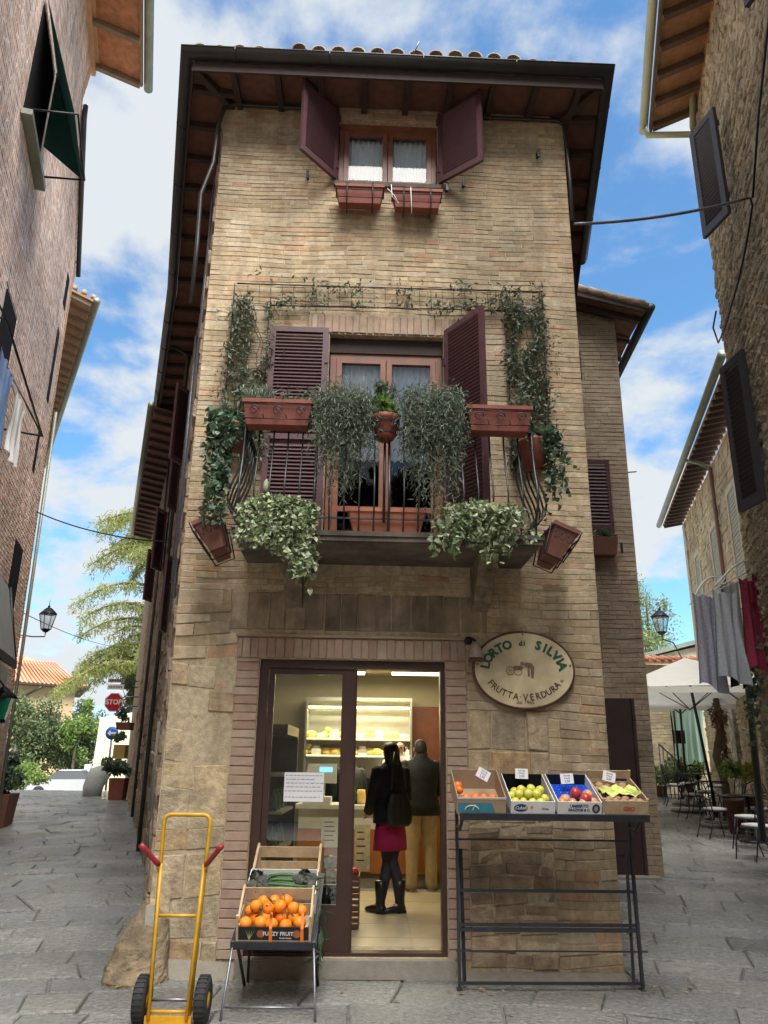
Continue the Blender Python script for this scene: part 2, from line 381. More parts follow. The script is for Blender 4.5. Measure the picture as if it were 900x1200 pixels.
def thing(name, label, cat, loc=(0, 0, 0), rz=0, group=None, rx=0):
    o = bpy.data.objects.new(name, None); col.objects.link(o)
    o.location = loc; o.rotation_euler = (rx, 0, rz); o.empty_display_size = .2
    o.matrix_basis  # settles the transform
    return tag(o, label, cat, group)
def M4(loc=(0, 0, 0), rz=0, rx=0, ry=0):
    return Matrix.Translation(Vector(loc)) @ Matrix.Rotation(rz, 4, 'Z') @ Matrix.Rotation(ry, 4, 'Y') @ Matrix.Rotation(rx, 4, 'X')
def copy_tree(o, parent=None):
    c = o.copy(); col.objects.link(c)
    if parent is not None: c.parent = parent
    for ch in list(o.children): copy_tree(ch, c)
    return c

def cut(iv, a, b):
    o = []
    for p, q in iv:
        if b <= p or a >= q: o.append((p, q)); continue
        if a > p: o.append((p, a))
        if b < q: o.append((b, q))
    return o
def bricks(mb, x0, x1, z0, z1, ch, ln, holes=(), p=.012, gap=.007, jit=.003, edge=None, chamf=.004, y=0, soldier=False, wav=.0, keep=1.0):
    """courses of single bricks standing proud of the plane y; holes are (x0, x1, z0, z1)"""
    z = z0; zs = []
    while z < z1 - .01:
        h = ch * random.uniform(.92, 1.08) if isinstance(ch, (int, float)) else random.uniform(*ch)
        if z + h > z1: h = z1 - z
        if z1 - (z + h) < .03: h = z1 - z
        zs.append((z, z + h)); z += h
    for a, b in zs:
        zm = (a + b) / 2
        lo, hi = (edge(zm) if edge else (x0, x1))
        iv = [(max(lo, x0) if not edge else lo, min(hi, x1) if not edge else hi)]
        for hx0, hx1, hz0, hz1 in holes:
            if b > hz0 + .012 and a < hz1 - .012: iv = cut(iv, hx0, hx1)
        for lo, hi in iv:
            x = lo; first = True
            while x < hi - .005:
                L = random.uniform(*ln) * (random.choice((.5, 1)) if first else 1); first = False
                if hi - (x + L) < ln[0] * .35: L = hi - x
                L = min(L, hi - x)
                if random.random() < keep:
                    g = gap / 2
                    X0, X1, A, B = x + g, x + L - g, a + g, b - g
                    if X1 - X0 > .01 and B - A > .008:
                        j = lambda k=1: random.uniform(-jit, jit) * k
                        pp = p + j(1.6); c = min(chamf, (B - A) * .3)
                        w0 = wav * (mnoise.noise(Vector((X0 * 1.3, a * 1.9, 7.1)))); w1 = wav * (mnoise.noise(Vector((X1 * 1.3, a * 1.9, 7.1))))
                        v = [(X0, y + .006, A + w0), (X1, y + .006, A + w1), (X1, y + .006, B + w1), (X0, y + .006, B + w0)]
                        m_ = [(X0 + j(), y - pp + c, A + j() + w0), (X1 + j(), y - pp + c, A + j() + w1), (X1 + j(), y - pp + c, B + j() + w1), (X0 + j(), y - pp + c, B + j() + w0)]
                        f_ = [(m_[0][0] + c, y - pp + j(.5), m_[0][2] + c), (m_[1][0] - c, y - pp + j(.5), m_[1][2] + c), (m_[2][0] - c, y - pp + j(.5), m_[2][2] - c), (m_[3][0] + c, y - pp + j(.5), m_[3][2] - c)]
                        fs = []
                        for o in (0, 4):
                            for k in range(4): fs.append((o + k, o + (k + 1) % 4, o + 4 + (k + 1) % 4, o + 4 + k))
                        fs.append((8, 9, 10, 11))
                        mb.add(v + m_ + f_, fs, False)
                x += L
def wall_holes(mb, x0, x1, z0, z1, holes, y0=0, y1=.35, top=None):
    """a solid wall sheet with thickness and real openings"""
    xs = sorted({x0, x1, *[h[0] for h in holes], *[h[1] for h in holes]}); zs = sorted({z0, z1, *[h[2] for h in holes], *[h[3] for h in holes]})
    for a, b in zip(xs, xs[1:]):
        for c, d in zip(zs, zs[1:]):
            xm, zm = (a + b) / 2, (c + d) / 2
            if any(h[0] < xm < h[1] and h[2] < zm < h[3] for h in holes): continue
            mb.add([(a, y0, c), (b, y0, c), (b, y0, d), (a, y0, d), (a, y1, c), (b, y1, c), (b, y1, d), (a, y1, d)], [(0, 1, 2, 3), (5, 4, 7, 6)], False)
    for a, b, c, d in holes:
        mb.add([(a, y0, c), (b, y0, c), (b, y0, d), (a, y0, d), (a, y1, c), (b, y1, c), (b, y1, d), (a, y1, d)],
               [(0, 4, 5, 1), (1, 5, 6, 2), (2, 6, 7, 3), (3, 7, 4, 0)], False)
    mb.add([(x0, y0, z0), (x0, y1, z0), (x0, y1, z1), (x0, y0, z1), (x1, y0, z0), (x1, y1, z0), (x1, y1, z1), (x1, y0, z1)],
           [(0, 3, 2, 1), (4, 5, 6, 7), (3, 7, 6, 2)], False)
def zg(x, y):
    k, c = (.045, 13) if x < 0 else (.055, 14)
    if -1.5 < x < 1.5: k = .05
    t = min(max(y - 6.8, 0), c)
    z = k * t
    if x < 0 and y > 25: z -= (min(y, 50) - 25) * .06
    return z
def text_mesh(mb, txt, size, at=(0, 0), bold=0, depth=.001, rot=0, y=0, xs=1, align='CENTER', shear=0):
    """lettering as thin solid shapes on the plane y (x right, z up)"""
    cu_ = bpy.data.curves.new('lettering', 'FONT'); cu_.body = txt; cu_.size = size; cu_.extrude = depth; cu_.offset = bold
    cu_.align_x = align; cu_.align_y = 'CENTER'; cu_.shear = shear; cu_.resolution_u = 2
    o = bpy.data.objects.new('lettering', cu_); col.objects.link(o)
    dg = bpy.context.evaluated_depsgraph_get(); me = bpy.data.meshes.new_from_object(o.evaluated_get(dg))
    c, s_ = math.cos(rot), math.sin(rot)
    vs = []
    for v in me.vertices:
        x, z = v.co.x * xs, v.co.y
        vs.append((at[0] + x * c - z * s_, y - v.co.z, at[1] + x * s_ + z * c))
    mb.add(vs, [tuple(p.vertices) for p in me.polygons], False)
    bpy.data.objects.remove(o); bpy.data.meshes.remove(me); bpy.data.curves.remove(cu_)
def shutter(parent, w, h, loc, rz, m=None, th=.035, fr=.055, pitch=.042, name='shutter', mid=False, flip=False):
    """a louvred leaf hinged at x = 0; its slats are a sub-part"""
    m = m or m_shut; f = MB()
    s_ = 1 if w > 0 else -1; W = abs(w)
    def bx(a, b, c, d, e, g): f.box(min(s_ * a, s_ * b), max(s_ * a, s_ * b), c, d, e, g)
    bx(0, fr, -th / 2, th / 2, 0, h); bx(W - fr, W, -th / 2, th / 2, 0, h)
    bx(fr, W - fr, -th / 2, th / 2, 0, fr * 1.3); bx(fr, W - fr, -th / 2, th / 2, h - fr, h)
    if mid: bx(fr, W - fr, -th / 2, th / 2, h * .45, h * .45 + fr)
    bx(-.012, .03, -th / 2 - .012, -th / 2 - .001, h * .14, h * .14 + .09); bx(-.012, .03, -th / 2 - .012, -th / 2 - .001, h * .82, h * .82 + .09)
    o = f.build(name, m, parent, loc, (0, 0, rz))
    g = MB(); z = fr * 1.3 + pitch * .6
    while z < h - fr - pitch * .4:
        if not (mid and h * .45 - .02 < z < h * .45 + fr + .02):
            a, b = sorted((s_ * (fr + .001), s_ * (W - fr - .001)))
            t = .006; q = pitch * .56 * (-1 if flip else 1)
            g.hull8([(a, -th * .42, z - q), (b, -th * .42, z - q), (b, th * .42, z + q - t), (a, th * .42, z + q - t),
                     (a, -th * .42, z - q + t), (b, -th * .42, z - q + t), (b, th * .42, z + q), (a, th * .42, z + q)])
        z += pitch
    g.build('slats', m, o)
    return o

# ================================================================ GROUND
def gpoly(): 
    mb = MB(); xs = [-900, -300, -100, -60, -40, -30, -25] + [-22 + i * .9 for i in range(50)] + [25, 32, 45, 70, 120, 300, 900]
    ys = [-300, -80, -30, -12] + [-8 + i * .9 for i in range(52)] + [42, 46, 50, 56, 62, 75, 100, 160, 300, 600, 1500]
    vs = [(x, y, zg(x, y) - .03 - (.0 if y < 100 else .0)) for y in ys for x in xs]; w = len(xs)
    fs = [(j * w + i, j * w + i + 1, (j + 1) * w + i + 1, (j + 1) * w + i) for j in range(len(ys) - 1) for i in range(w - 1)]
    mb.add(vs, fs, True); mb.build('ground', m_joint, kind='structure')
gpoly()
# flagstones: arcs of slabs round the little square, running on into both alleys
def paving():
    mb = MB(); cy0 = -3.2; r = 4.6
    def warp(x, y):
        v = Vector((x * .55, y * .55, 0)); k = .34
        return x + k * mnoise.noise(v), y + k * mnoise.noise(v + Vector((9, 3, 1)))
    rnd = random.Random(3)
    while r < 31:
        h = rnd.uniform(.26, .52); a = -.62 + rnd.uniform(0, .05)
        amax = .62
        sk = rnd.uniform(-.05, .05)
        while a < amax:
            w = rnd.uniform(.34, 1.0) / r; g = rnd.uniform(.003, .008)
            X = r * math.sin(a + w / 2); Y = cy0 + r * math.cos(a + w / 2)
            keep = X < -.25 * (Y) + 3.2 + 2 and True
            inside = (-1.5 < X < 1.6 and Y > 7.0) or (abs(X) < 2.4 and Y > 9.0)
            if not inside:
                pts = []
                g2 = g * 2.2
                for (rr, aa) in ((r + g2, a + g / r), (r + g2, a + w - g / r), (r + h - g2, a + w - g / r + sk * .1), (r + h - g2, a + g / r + sk * .1)):
                    x, y = warp(rr * math.sin(aa), cy0 + rr * math.cos(aa)); pts.append((x, y))
                dz = rnd.uniform(-.004, .006); tx, ty = rnd.gauss(0, .010), rnd.gauss(0, .014)
                cxm = sum(p[0] for p in pts) / 4; cym = sum(p[1] for p in pts) / 4
                Z = lambda x, y: zg(x, y) + dz + tx * (x - cxm) + ty * (y - cym)
                low_ = [(x, y, zg(x, y) - .04) for x, y in pts]
                mid = [(x, y, Z(x, y) - .012) for x, y in pts]
                top = [(x + (cxm - x) * .03, y + (cym - y) * .035, Z(x, y)) for x, y in pts]
                fs = [(o + k, o + (k + 1) % 4, o + 4 + (k + 1) % 4, o + 4 + k) for o in (0, 4) for k in range(4)] + [(8, 9, 10, 11)]
                mb.add(low_ + mid + top, fs, False)
            a += w
        r += h
    mb.build('paving', m_pave, kind='structure')
paving()
mb = MB(); rl = random.Random(8)
for _ in range(150):
    x, y = (rl.uniform(-4.5, 5), rl.uniform(4.8, 13)) if _ % 3 else (rl.choice((-1.9, 2.1, .7, -1.2)) + rl.gauss(0, .12), rl.uniform(6.3, 6.6))
    if -1.7 < x < 2 and y > 6.62: continue
    a = rl.uniform(0, 6.28); s_ = rl.uniform(.012, .03); z = zg(x, y) + .014; c, d = math.cos(a) * s_, math.sin(a) * s_
    mb.add([(x - c, y - d, z), (x + d * .5, y - c * .5, z + .004), (x + c, y + d, z + .002), (x - d * .5, y + c * .5, z + .006)], [(0, 1, 2, 3)])
mb.build('fallen_leaves', m_litter, kind='stuff')

# ================================================================ THE SHOP HOUSE
A2 = R(2)
H = thing('brick_house', 'narrow three storey tan brick corner house with a greengrocer shop, planted balcony and dark eaves', 'house', (0, 6.75, 0), A2)
def FW(s, y, z): return (s * math.cos(A2) - y * math.sin(A2), 6.75 + s * math.sin(A2) + y * math.cos(A2), z)
XL, XR, ZT = -1.80, 1.93, 8.47
DOOR = (-1.05, .55, .13, 2.42); W2 = (-.56, .57, 3.38, 5.62); W3 = (-.55, .53, 7.44, 8.3)
mb = MB(); wall_holes(mb, XL, XR, -.1, ZT, [DOOR, W2, W3], 0, .38)
mb.build('front_wall', m_mortar, H)
mb = MB()
w2b = (W2[0] - .0, W2[1] + .0, W2[2], W2[3])
lint2 = (-.78, .80, 5.62, 5.84); lint3 = (-.66, .64, 8.3, 8.38)
soldA = (-1.25, .73, 0, 2.63); soldB = (-1.33, .93, 2.63, 3.02)
bricks(mb, XL, XR, 3.02, ZT, (.046, .062), (.14, .28), [w2b, W3, lint2, lint3, (-1.2, 1.22, 3.2, 3.37)], p=.0045, jit=.002, wav=.035, gap=.0045, chamf=.003, keep=.994)
bricks(mb, XL, -1.25, 2.42, 3.02, (.07, .11), (.2, .4), [soldB], p=.009, jit=.005, wav=.05, gap=.006, keep=.99)
bricks(mb, .73, XR, 2.02, 3.02, (.06, .08), (.17, .34), [soldB], p=.008, jit=.003, gap=.005, wav=.04)
bricks(mb, 1.42, XR, .0, 2.02, (.065, .09), (.16, .34), [], p=.008, jit=.004, gap=.006, wav=.05)
mb.build('brickwork', m_brick, H)
mb = MB()
bricks(mb, -1.25, -1.052, .12, 2.42, (.066, .076), (.24, .26), [], p=.016, jit=.003, gap=.006)
mb.build('door_jamb', m_brick2, H); mb = MB()
bricks(mb, .552, .73, .12, 2.42, (.066, .076), (.24, .26), [], p=.016, jit=.003, gap=.006)
mb.build('door_jamb', m_brick2, H); mb = MB()
bricks(mb, -1.25, .73, 2.425, 2.60, .18, (.062, .085), [], p=.016, jit=.003, gap=.006)
mb.build('door_lintel', m_brick2, H); mb = MB()
bricks(mb, lint2[0], lint2[1], 5.63, 5.83, .2, (.06, .08), [], p=.016, jit=.003)
mb.build('window_lintel', m_brick2, H); mb = MB()
bricks(mb, lint3[0], lint3[1], 8.31, 8.385, .07, (.2, .3), [], p=.02, jit=.003)
mb.build('window_lintel', m_brick2, H)
mb = MB(); mb.box(-1.27, .76, -.038, .0, 2.605, 2.628)
mb.build('ledge', m_brick2, H)
mb = MB(); bricks(mb, -1.33, .93, 2.67, 3.0, .33, (.12, .2), [], p=.008, jit=.004, gap=.005)
mb.build('relieving_course', mat('dark_stained_brick', (.25, .17, .12), .9, .3, 6, .8, 30, big=1.5, streak=.3, island=[(.27, .21, .15), (.33, .26, .185), (.30, .235, .165)]), H)
mb = MB()
bricks(mb, XL, -1.25, .0, 2.42, (.16, .33), (.22, .36), [], p=.006, jit=.008, gap=.008, chamf=.007, wav=.07)
mb.build('corner_stones', m_stone, H); mb = MB()
bricks(mb, .73, 1.42, 1.42, 2.02, (.24, .33), (.26, .42), [], p=.010, jit=.008, gap=.009, chamf=.010)
mb.build('corner_stones', m_stone, H)
mb = MB()
bricks(mb, .73, 1.42, .06, 1.42, (.07, .13), (.16, .4), [], p=.012, jit=.010, gap=.010, chamf=.008, wav=.05, keep=.97)
mb.build('worn_footing', mat('worn_brick', (.34, .25, .16), .95, .3, 8, .9, 30, island=[(.30, .2, .13), (.38, .28, .18), (.35, .27, .19), (.4, .3, .19)], big=2, bdist=.02), H)
# doorstep and floor
mb = MB(); mb.box(-1.1, .60, -.07, .38, .0, .128)
mb.build('doorstep', m_concrete, H)
# side walls (the left one bends with the alley) and back
Wl0 = Vector((-1.80 * math.cos(A2), 6.75 - 1.8 * math.sin(A2), 0)); Wl1 = Vector((-3.0, 10.9, 0)); Wl2 = Vector((-6.12, 20.0, 0))
Wr0 = Vector(FW(XR, 0, 0)); Wr1 = Vector((2.52, 11.6, 0))
m_side = mat('rough_side_stone', (.3, .23, .16), .95, .25, 5, 1, 16, island=[(.25, .19, .14), (.33, .26, .18), (.29, .22, .16)], bdist=.03)
def side(name, P, Q, z1, m, off=0, ch=(.12, .22), ln=(.2, .5), holes=(), mort=m_mortar):
    """wall from far point Q to near point P facing west; local x runs towards the viewer"""
    d = (P - Q); ang = math.atan2(d.y, d.x); L = d.length
    b = MB(); b.x = M4((Q.x, Q.y, 0), ang)
    wall_holes(b, 0, L, -.1, z1, list(holes), 0, .3)
    b.build(name, mort, H, world=True)
    b = MB(); b.x = M4((Q.x, Q.y, 0), ang)
    bricks(b, 0, L, 0, z1, ch, ln, holes, p=.02, jit=.012, chamf=.01, wav=.05)
    b.build(name.replace('wall', 'stonework'), m, H, world=True)
    return ang, L
side('side_wall', Wl0 + Vector((.0, .02, 0)), Wl1, ZT, m_side)
side('side_wall', Wl1, Wl2, ZT, m_side)
mb = MB(); d = (Wr1 - Wr0)
mb.add([tuple(Wr0 + Vector((0, .02, -.1))), tuple(Wr1 + Vector((0, 0, -.1))), tuple(Wr1 + Vector((0, 0, ZT))), tuple(Wr0 + Vector((0, .02, ZT))),
        tuple(Wr0 + Vector((-.3, .02, -.1))), tuple(Wr1 + Vector((-.3, 0, -.1))), tuple(Wr1 + Vector((-.3, 0, ZT))), tuple(Wr0 + Vector((-.3, .02, ZT)))],
       [(0, 1, 2, 3), (5, 4, 7, 6), (0, 3, 7, 4), (1, 5, 6, 2)], False)
mb.build('side_wall', m_brickA, H, world=True)
mb = MB(); mb.add([(-6.12, 20, -.1), (2.5, 20, -.1), (2.5, 20, ZT), (-6.12, 20, ZT), (-6.12, 20.3, -.1), (2.5, 20.3, -.1), (2.5, 20.3, ZT), (-6.12, 20.3, ZT)], [(0, 1, 2, 3), (5, 4, 7, 6)])
mb.build('back_wall', m_mortar, H, world=True)
# ---- roof
GF = [(-2.07, 6.08), (2.27, 6.24), (2.80, 9.45), (3.1, 11.2)]
GL = [(-2.07, 6.08), (-3.32, 10.3), (-6.36, 19.4)]
zs0, zs1 = 8.385, 8.47
mb = MB()
rim = [(-2.02, 6.13), (2.22, 6.29), (3.0, 11.0), (3.2, 20), (-6.5, 19.6), (-3.25, 10.3)]
inn = [(-1.75, 6.75), (1.9, 6.88), (2.45, 11.0), (2.6, 19.6), (-5.8, 19.4), (-2.85, 10.9)]
vs = [(x, y, zs0) for x, y in rim] + [(x, y, zs1) for x, y in inn]
mb.add(vs, [(i, (i + 1) % 6, (i + 1) % 6 + 6, i + 6) for i in range(6)] + [tuple(range(6, 12))])
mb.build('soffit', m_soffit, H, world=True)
mb = MB()
vs = [(x, y, zs0 + .06) for x, y in rim] + [(0.1, 10.5, 9.5), (-1.6, 17, 9.8)]
mb.add(vs, [(0, 1, 6), (1, 2, 6), (2, 3, 7, 6), (3, 4, 7), (4, 5, 6, 7), (5, 0, 6)])
roof = mb.build('roof', m_tile, H, world=True)
mb = MB()   # fascia and rafters
def along(P, Q, inset, step, ztop, L=.62, w=.06, hh=.07):
    P, Q = Vector((*P, 0)), Vector((*Q, 0)); d = (Q - P); n = Vector((-d.y, d.x, 0)).normalized(); k = int(d.length / step)
    for i in range(1, k + 1):
        c = P + d * (i / (k + .6)); a = c + n * inset; b = c + n * (inset + L)
        mb.bar((a.x, a.y, ztop), (b.x, b.y, ztop + .07), w, hh)
along(GF[0], GF[1], .07, .47, 8.345)
along(GL[1], GL[0], .07, .5, 8.345, L=.5)
along(GL[2], GL[1], .07, .5, 8.345, L=.5)
along(GF[1], GF[2], .07, .5, 8.345, L=.5); along(GF[2], GF[3], .07, .5, 8.345, L=.5)
mb.bar((-2.0, 6.15, 8.34), (-1.72, 6.72, 8.41), .07, .07); mb.bar((2.2, 6.31, 8.34), (1.88, 6.85, 8.41), .07, .07)
for P, Q in (((-2.03, 6.14), (2.23, 6.30)), ((2.23, 6.30), (3.02, 11.0)), ((-2.03, 6.14), (-3.27, 10.3)), ((-3.27, 10.3), (-6.3, 19.4))):
    mb.bar((*P, 8.37), (*Q, 8.37), .025, .12)
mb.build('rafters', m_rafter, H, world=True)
def gutter(name, pts, r, m, parent, z, brk=.9):
    g = MB()
    P = [Vector((*p, z)) for p in pts]; K = 9; N_ = []
    for i in range(len(P)):
        ds = [(P[j + 1] - P[j]).normalized() for j in (i - 1, i) if 0 <= j < len(P) - 1]; ns = [Vector((-d.y, d.x, 0)) for d in ds]; n = sum(ns, Vector()).normalized()
        N_.append(n / max(.4, n.dot(ns[0])))
    for rr_ in (r, r - .006):
        vs = [q + n * (rr_ * math.cos(PI * j / (K - 1))) - Vector((0, 0, rr_ * math.sin(PI * j / (K - 1)))) for q, n in zip(P, N_) for j in range(K)]
        fs = [(i * K + j, i * K + j + 1, (i + 1) * K + j + 1, (i + 1) * K + j) for i in range(len(P) - 1) for j in range(K - 1)]
        g.add(vs, fs if rr_ == r else [tuple(reversed(f)) for f in fs], True)
    g.cs = True
    for s_ in (1, -1): g.tube([q + n * (s_ * r) + Vector((0, 0, .004)) for q, n in zip(P, N_)], .009, 6)
    for i in range(len(P) - 1):
        a, b = P[i], P[i + 1]; d = (b - a).normalized(); n = Vector((-d.y, d.x, 0)); L = (b - a).length; k = int(L / brk)
        for q in range(1, k + 1):
            c = a + d * (L * q / (k + .5))
            g.tube([c + n * ((r + .005) * math.cos(PI * j / 8)) - Vector((0, 0, (r + .005) * math.sin(PI * j / 8))) for j in range(9)], .006, 5)
    return g.build(name, m, parent, world=True)
gutter('gutter', [(2.80, 9.45), (2.27, 6.24), (-2.07, 6.08), (-3.32, 10.3), (-6.36, 19.4)], .075, m_gutter, H, 8.50)
mb = MB()   # first courses of barrel tiles over the front gutter
for i in range(21):
    x = -1.98 + i * .205; y = 6.12 + (x + 2) * .037
    z = 8.64 + random.uniform(-.012, .012)
    if i in (0, 1, 2, 3, 4, 17, 18, 19, 20): z -= .06
    for k in range(3):
        r = .085 - .006 * k; yy = y + k * .36; pts = []
        K = 7; vs = []
        for e, (q, rr) in enumerate(((yy, r), (yy + .42, r * .84))):
            for j in range(K): t = PI * j / (K - 1); vs.append((x + rr * math.cos(t), q, z + k * .10 + e * .10 + rr * math.sin(t)))
            for j in range(K): t = PI * j / (K - 1); vs.append((x + (rr - .015) * math.cos(t), q, z + k * .10 + e * .10 + (rr - .015) * math.sin(t)))
        fs = [(j, j + 1, 2 * K + j + 1, 2 * K + j) for j in range(K - 1)] + [(K + j + 1, K + j, 3 * K + j, 3 * K + j + 1) for j in range(K - 1)] + [(j + 1, j, K + j, K + j + 1) for j in range(K - 1)]
        mb.add(vs, fs, True)
mb.build('roof_tiles', m_tile, H, world=True)
# ---- pipes and conduits on the front and left edge
mb = MB(); mb.cs = True
mb.tube([(-.55, -.05, 8.37), (-1.0, -.05, 8.385), (-1.70, -.05, 8.40), (-1.80, -.06, 8.33), (-1.845, -.06, 8.1), (-1.86, -.06, 7.6), (-1.96, -.05, 7.2), (-1.95, -.03, 6.6), (-1.95, -.03, 5.9)], .022, 8)
mb.tube([(.53, -.04, 8.37), (1.2, -.04, 8.37), (1.86, -.04, 8.37), (1.93, -.05, 8.3), (1.95, -.05, 7.6), (1.95, -.04, 7.05)], .02, 8)
mb.build('conduit', m_gutter, H)
mb = MB()
mb.tube([(-.55, -.52, 8.62), (.62, -.50, 8.62)], .012, 6); mb.tube([(.20, -.5, 8.62), (.28, -.62, 8.75)], .008, 6)
mb.build('awning_rod', m_steel, H)
# ---- windows
def casement(parent, x0, x1, z0, z1, y, m, leaves=2, rail=0, fr=.05, curt=None, transom=0):
    f = MB()
    f.box(x0, x0 + fr, y, y + .07, z0, z1); f.box(x1 - fr, x1, y, y + .07, z0, z1)
    f.box(x0 + fr, x1 - fr, y, y + .07, z1 - fr, z1); f.box(x0 + fr, x1 - fr, y, y + .07, z0, z0 + fr)
    w = (x1 - x0 - 2 * fr) / leaves; o = f.build('window_frame', m, parent)
    for i in range(leaves):
        a = x0 + fr + i * w + .004; b = a + w - .008; q = MB(); t = .052; yy = y - .018
        q.box(a, a + t, yy, yy + .05, z0 + fr, z1 - fr); q.box(b - t, b, yy, yy + .05, z0 + fr, z1 - fr)
        q.box(a + t, b - t, yy, yy + .05, z1 - fr - t, z1 - fr); q.box(a + t, b - t, yy, yy + .05, z0 + fr, z0 + fr + t)
        if rail: q.box(a + t, b - t, yy, yy + .05, z0 + rail, z0 + rail + t)
        c = q.build('casement', m, o)
        g = MB(); g.add([(a + t, yy + .025, z0 + fr + t), (b - t, yy + .025, z0 + fr + t), (b - t, yy + .025, z1 - fr - t), (a + t, yy + .025, z1 - fr - t)], [(0, 1, 2, 3)])
        g.build('pane', m_wglass, o)
        if curt:
            k = MB(); n = 44; cz0, cz1 = curt; vs = []
            for e in range(2):
                for j in range(n + 1):
                    xx = a + t - .01 + (b - a - 2 * t + .02) * j / n; ph = j * .95 + i
                    vs.append((xx, yy + .10 + .018 * math.sin(ph) + .006 * math.sin(ph * 2.7), (cz0 + .012 * math.sin(j * .9)) if e == 0 else cz1))
            k.add(vs, [(j, j + 1, n + 2 + j, n + 1 + j) for j in range(n)], True); k.build('lace_curtain', m_lace, o)
            if z1 - z0 > 1.5:      # embroidered medallion
                k = MB(); mx_ = (a + b) / 2
                for q_ in range(3):
                    k.tube([(mx_ + (.09 - .03 * q_) * math.cos(t_ * .39), yy + .078, cz1 - .42 + (.12 - .04 * q_) * math.sin(t_ * .39)) for t_ in range(16)], .007, 4, closed=True)
                k.build('embroidery', m_lace, o)
    return o
casement(H, W3[0] + .01, W3[1] - .01, W3[2] + .0, W3[3] - .06, .07, m_woodl, curt=(7.52, 8.2))
mb = MB(); mb.box(W3[0], W3[1], .065, .21, W3[3] - .06, W3[3]); mb.build('window_head', m_woodl, H)
casement(H, W2[0] + .01, W2[1] - .01, W2[2] + .0, W2[3] - .16, .10, m_woodl, rail=.42, fr=.06, curt=(4.35, 5.4))
mb = MB(); mb.box(W2[0], W2[1], .08, .20, W2[3] - .16, W2[3]); mb.build('window_head', m_rafter, H)
mb = MB()   # rooms behind
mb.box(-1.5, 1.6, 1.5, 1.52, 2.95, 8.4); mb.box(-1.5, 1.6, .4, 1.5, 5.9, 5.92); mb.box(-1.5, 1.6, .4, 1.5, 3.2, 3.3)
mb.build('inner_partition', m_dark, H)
mb = MB(); mb.box(W3[0] - .03, W3[1] + .03, -.05, .12, W3[2] - .05, W3[2] - .001); mb.build('window_sill', m_slab, H)
# ---- shutters
shutter(H, -.55, .93, (W3[0] - .01, -.03, 7.46), R(50), pitch=.032, flip=True)
shutter(H, .55, .93, (W3[1] + .01, -.03, 7.46), R(-41), pitch=.032, flip=True)
shutter(H, -.57, 2.18, (W2[0] - .01, -.05, 3.47), 0, mid=True, pitch=.038)
shutter(H, .57, 2.20, (W2[1] + .01, -.05, 3.46), R(-58), mid=True, pitch=.038, flip=True)
for x, z in ((-.86, 7.53), (.80, 7.5), (.62, 7.44), (1.62, 7.93)): mb = MB(); mb.box(x - .012, x + .012, -.07, 0, z - .06, z); mb.box(x - .014, x + .014, -.085, -.07, z - .10, z + .0); mb.build('shutter_stay', m_iron, H)
# ---- balcony
mb = MB(); mb.prism([(-1.22, 3.265), (1.25, 3.265), (1.25, 3.36), (-1.22, 3.36)], -.76, 0)
mb.prism([(-1.25, 3.315), (1.28, 3.315), (1.28, 3.355), (-1.25, 3.355)], -.79, -.761)
mb.box(-1.24, 1.27, -.775, -.762, 3.275, 3.313)
mb.build('balcony_slab', m_slab, H)
for cxp in (-.78, .86):
    mb = MB()
    prof = [(0, 3.264), (-.56, 3.264), (-.56, 3.21), (-.50, 3.16), (-.44, 3.15), (-.42, 3.08), (-.34, 3.03), (-.26, 3.02), (-.23, 2.96), (-.19, 2.90), (-.10, 2.88), (0, 2.86)]
    n = len(prof); vs = [(cxp - .075, y, z) for y, z in prof] + [(cxp + .075, y, z) for y, z in prof]
    mb.add(vs, [tuple(range(n)), tuple(range(2 * n - 1, n - 1, -1))] + [(i, i + n, (i + 1) % n + n, (i + 1) % n) for i in range(n)])
    mb.build('corbel', mat('weathered_corbel', (.22, .18, .125), .95, .35, 12, .8, 40, big=3, bdist=.02), H)
rail = MB(); rx0, rx1, ry, rz1 = -1.2, 1.22, -.76, 4.27
rail.bar((rx0, ry, rz1), (rx1, ry, rz1), .045, .014); rail.bar((rx0, ry, rz1), (rx0, 0, rz1), .045, .014); rail.bar((rx1, ry, rz1), (rx1, 0, rz1), .045, .014)
rail.bar((rx0, ry, 3.47), (rx1, ry, 3.47), .02, .012); rail.bar((rx0, ry, 3.47), (rx0, 0, 3.47), .02, .012); rail.bar((rx1, ry, 3.47), (rx1, 0, 3.47), .02, .012)
def belly(x, y, nx, ny, s=.0095):
    rail.tube([(x + nx * o, y + ny * o, z) for o, z in ((0, rz1), (.01, 4.1), (.05, 3.92), (.105, 3.78), (.13, 3.67), (.11, 3.57), (.04, 3.50), (0, 3.46), (0, 3.36))], s, 6)
k = 20
for i in range(k + 1):
    x = rx0 + (rx1 - rx0) * i / k; belly(x, ry, 0, -1, .012 if i in (0, 5, 10, 15, k) else .0078)
for i in range(1, 7):
    y = ry * (1 - i / 6.5); belly(rx0, y, -1, 0); belly(rx1, y, 1, 0)
for x in (rx0, rx1): rail.tube([(x, ry, 3.36), (x + (.05 if x > 0 else -.05), ry - .05, 3.36)], .01, 6)
rail.build('balcony_railing', m_railing, H)
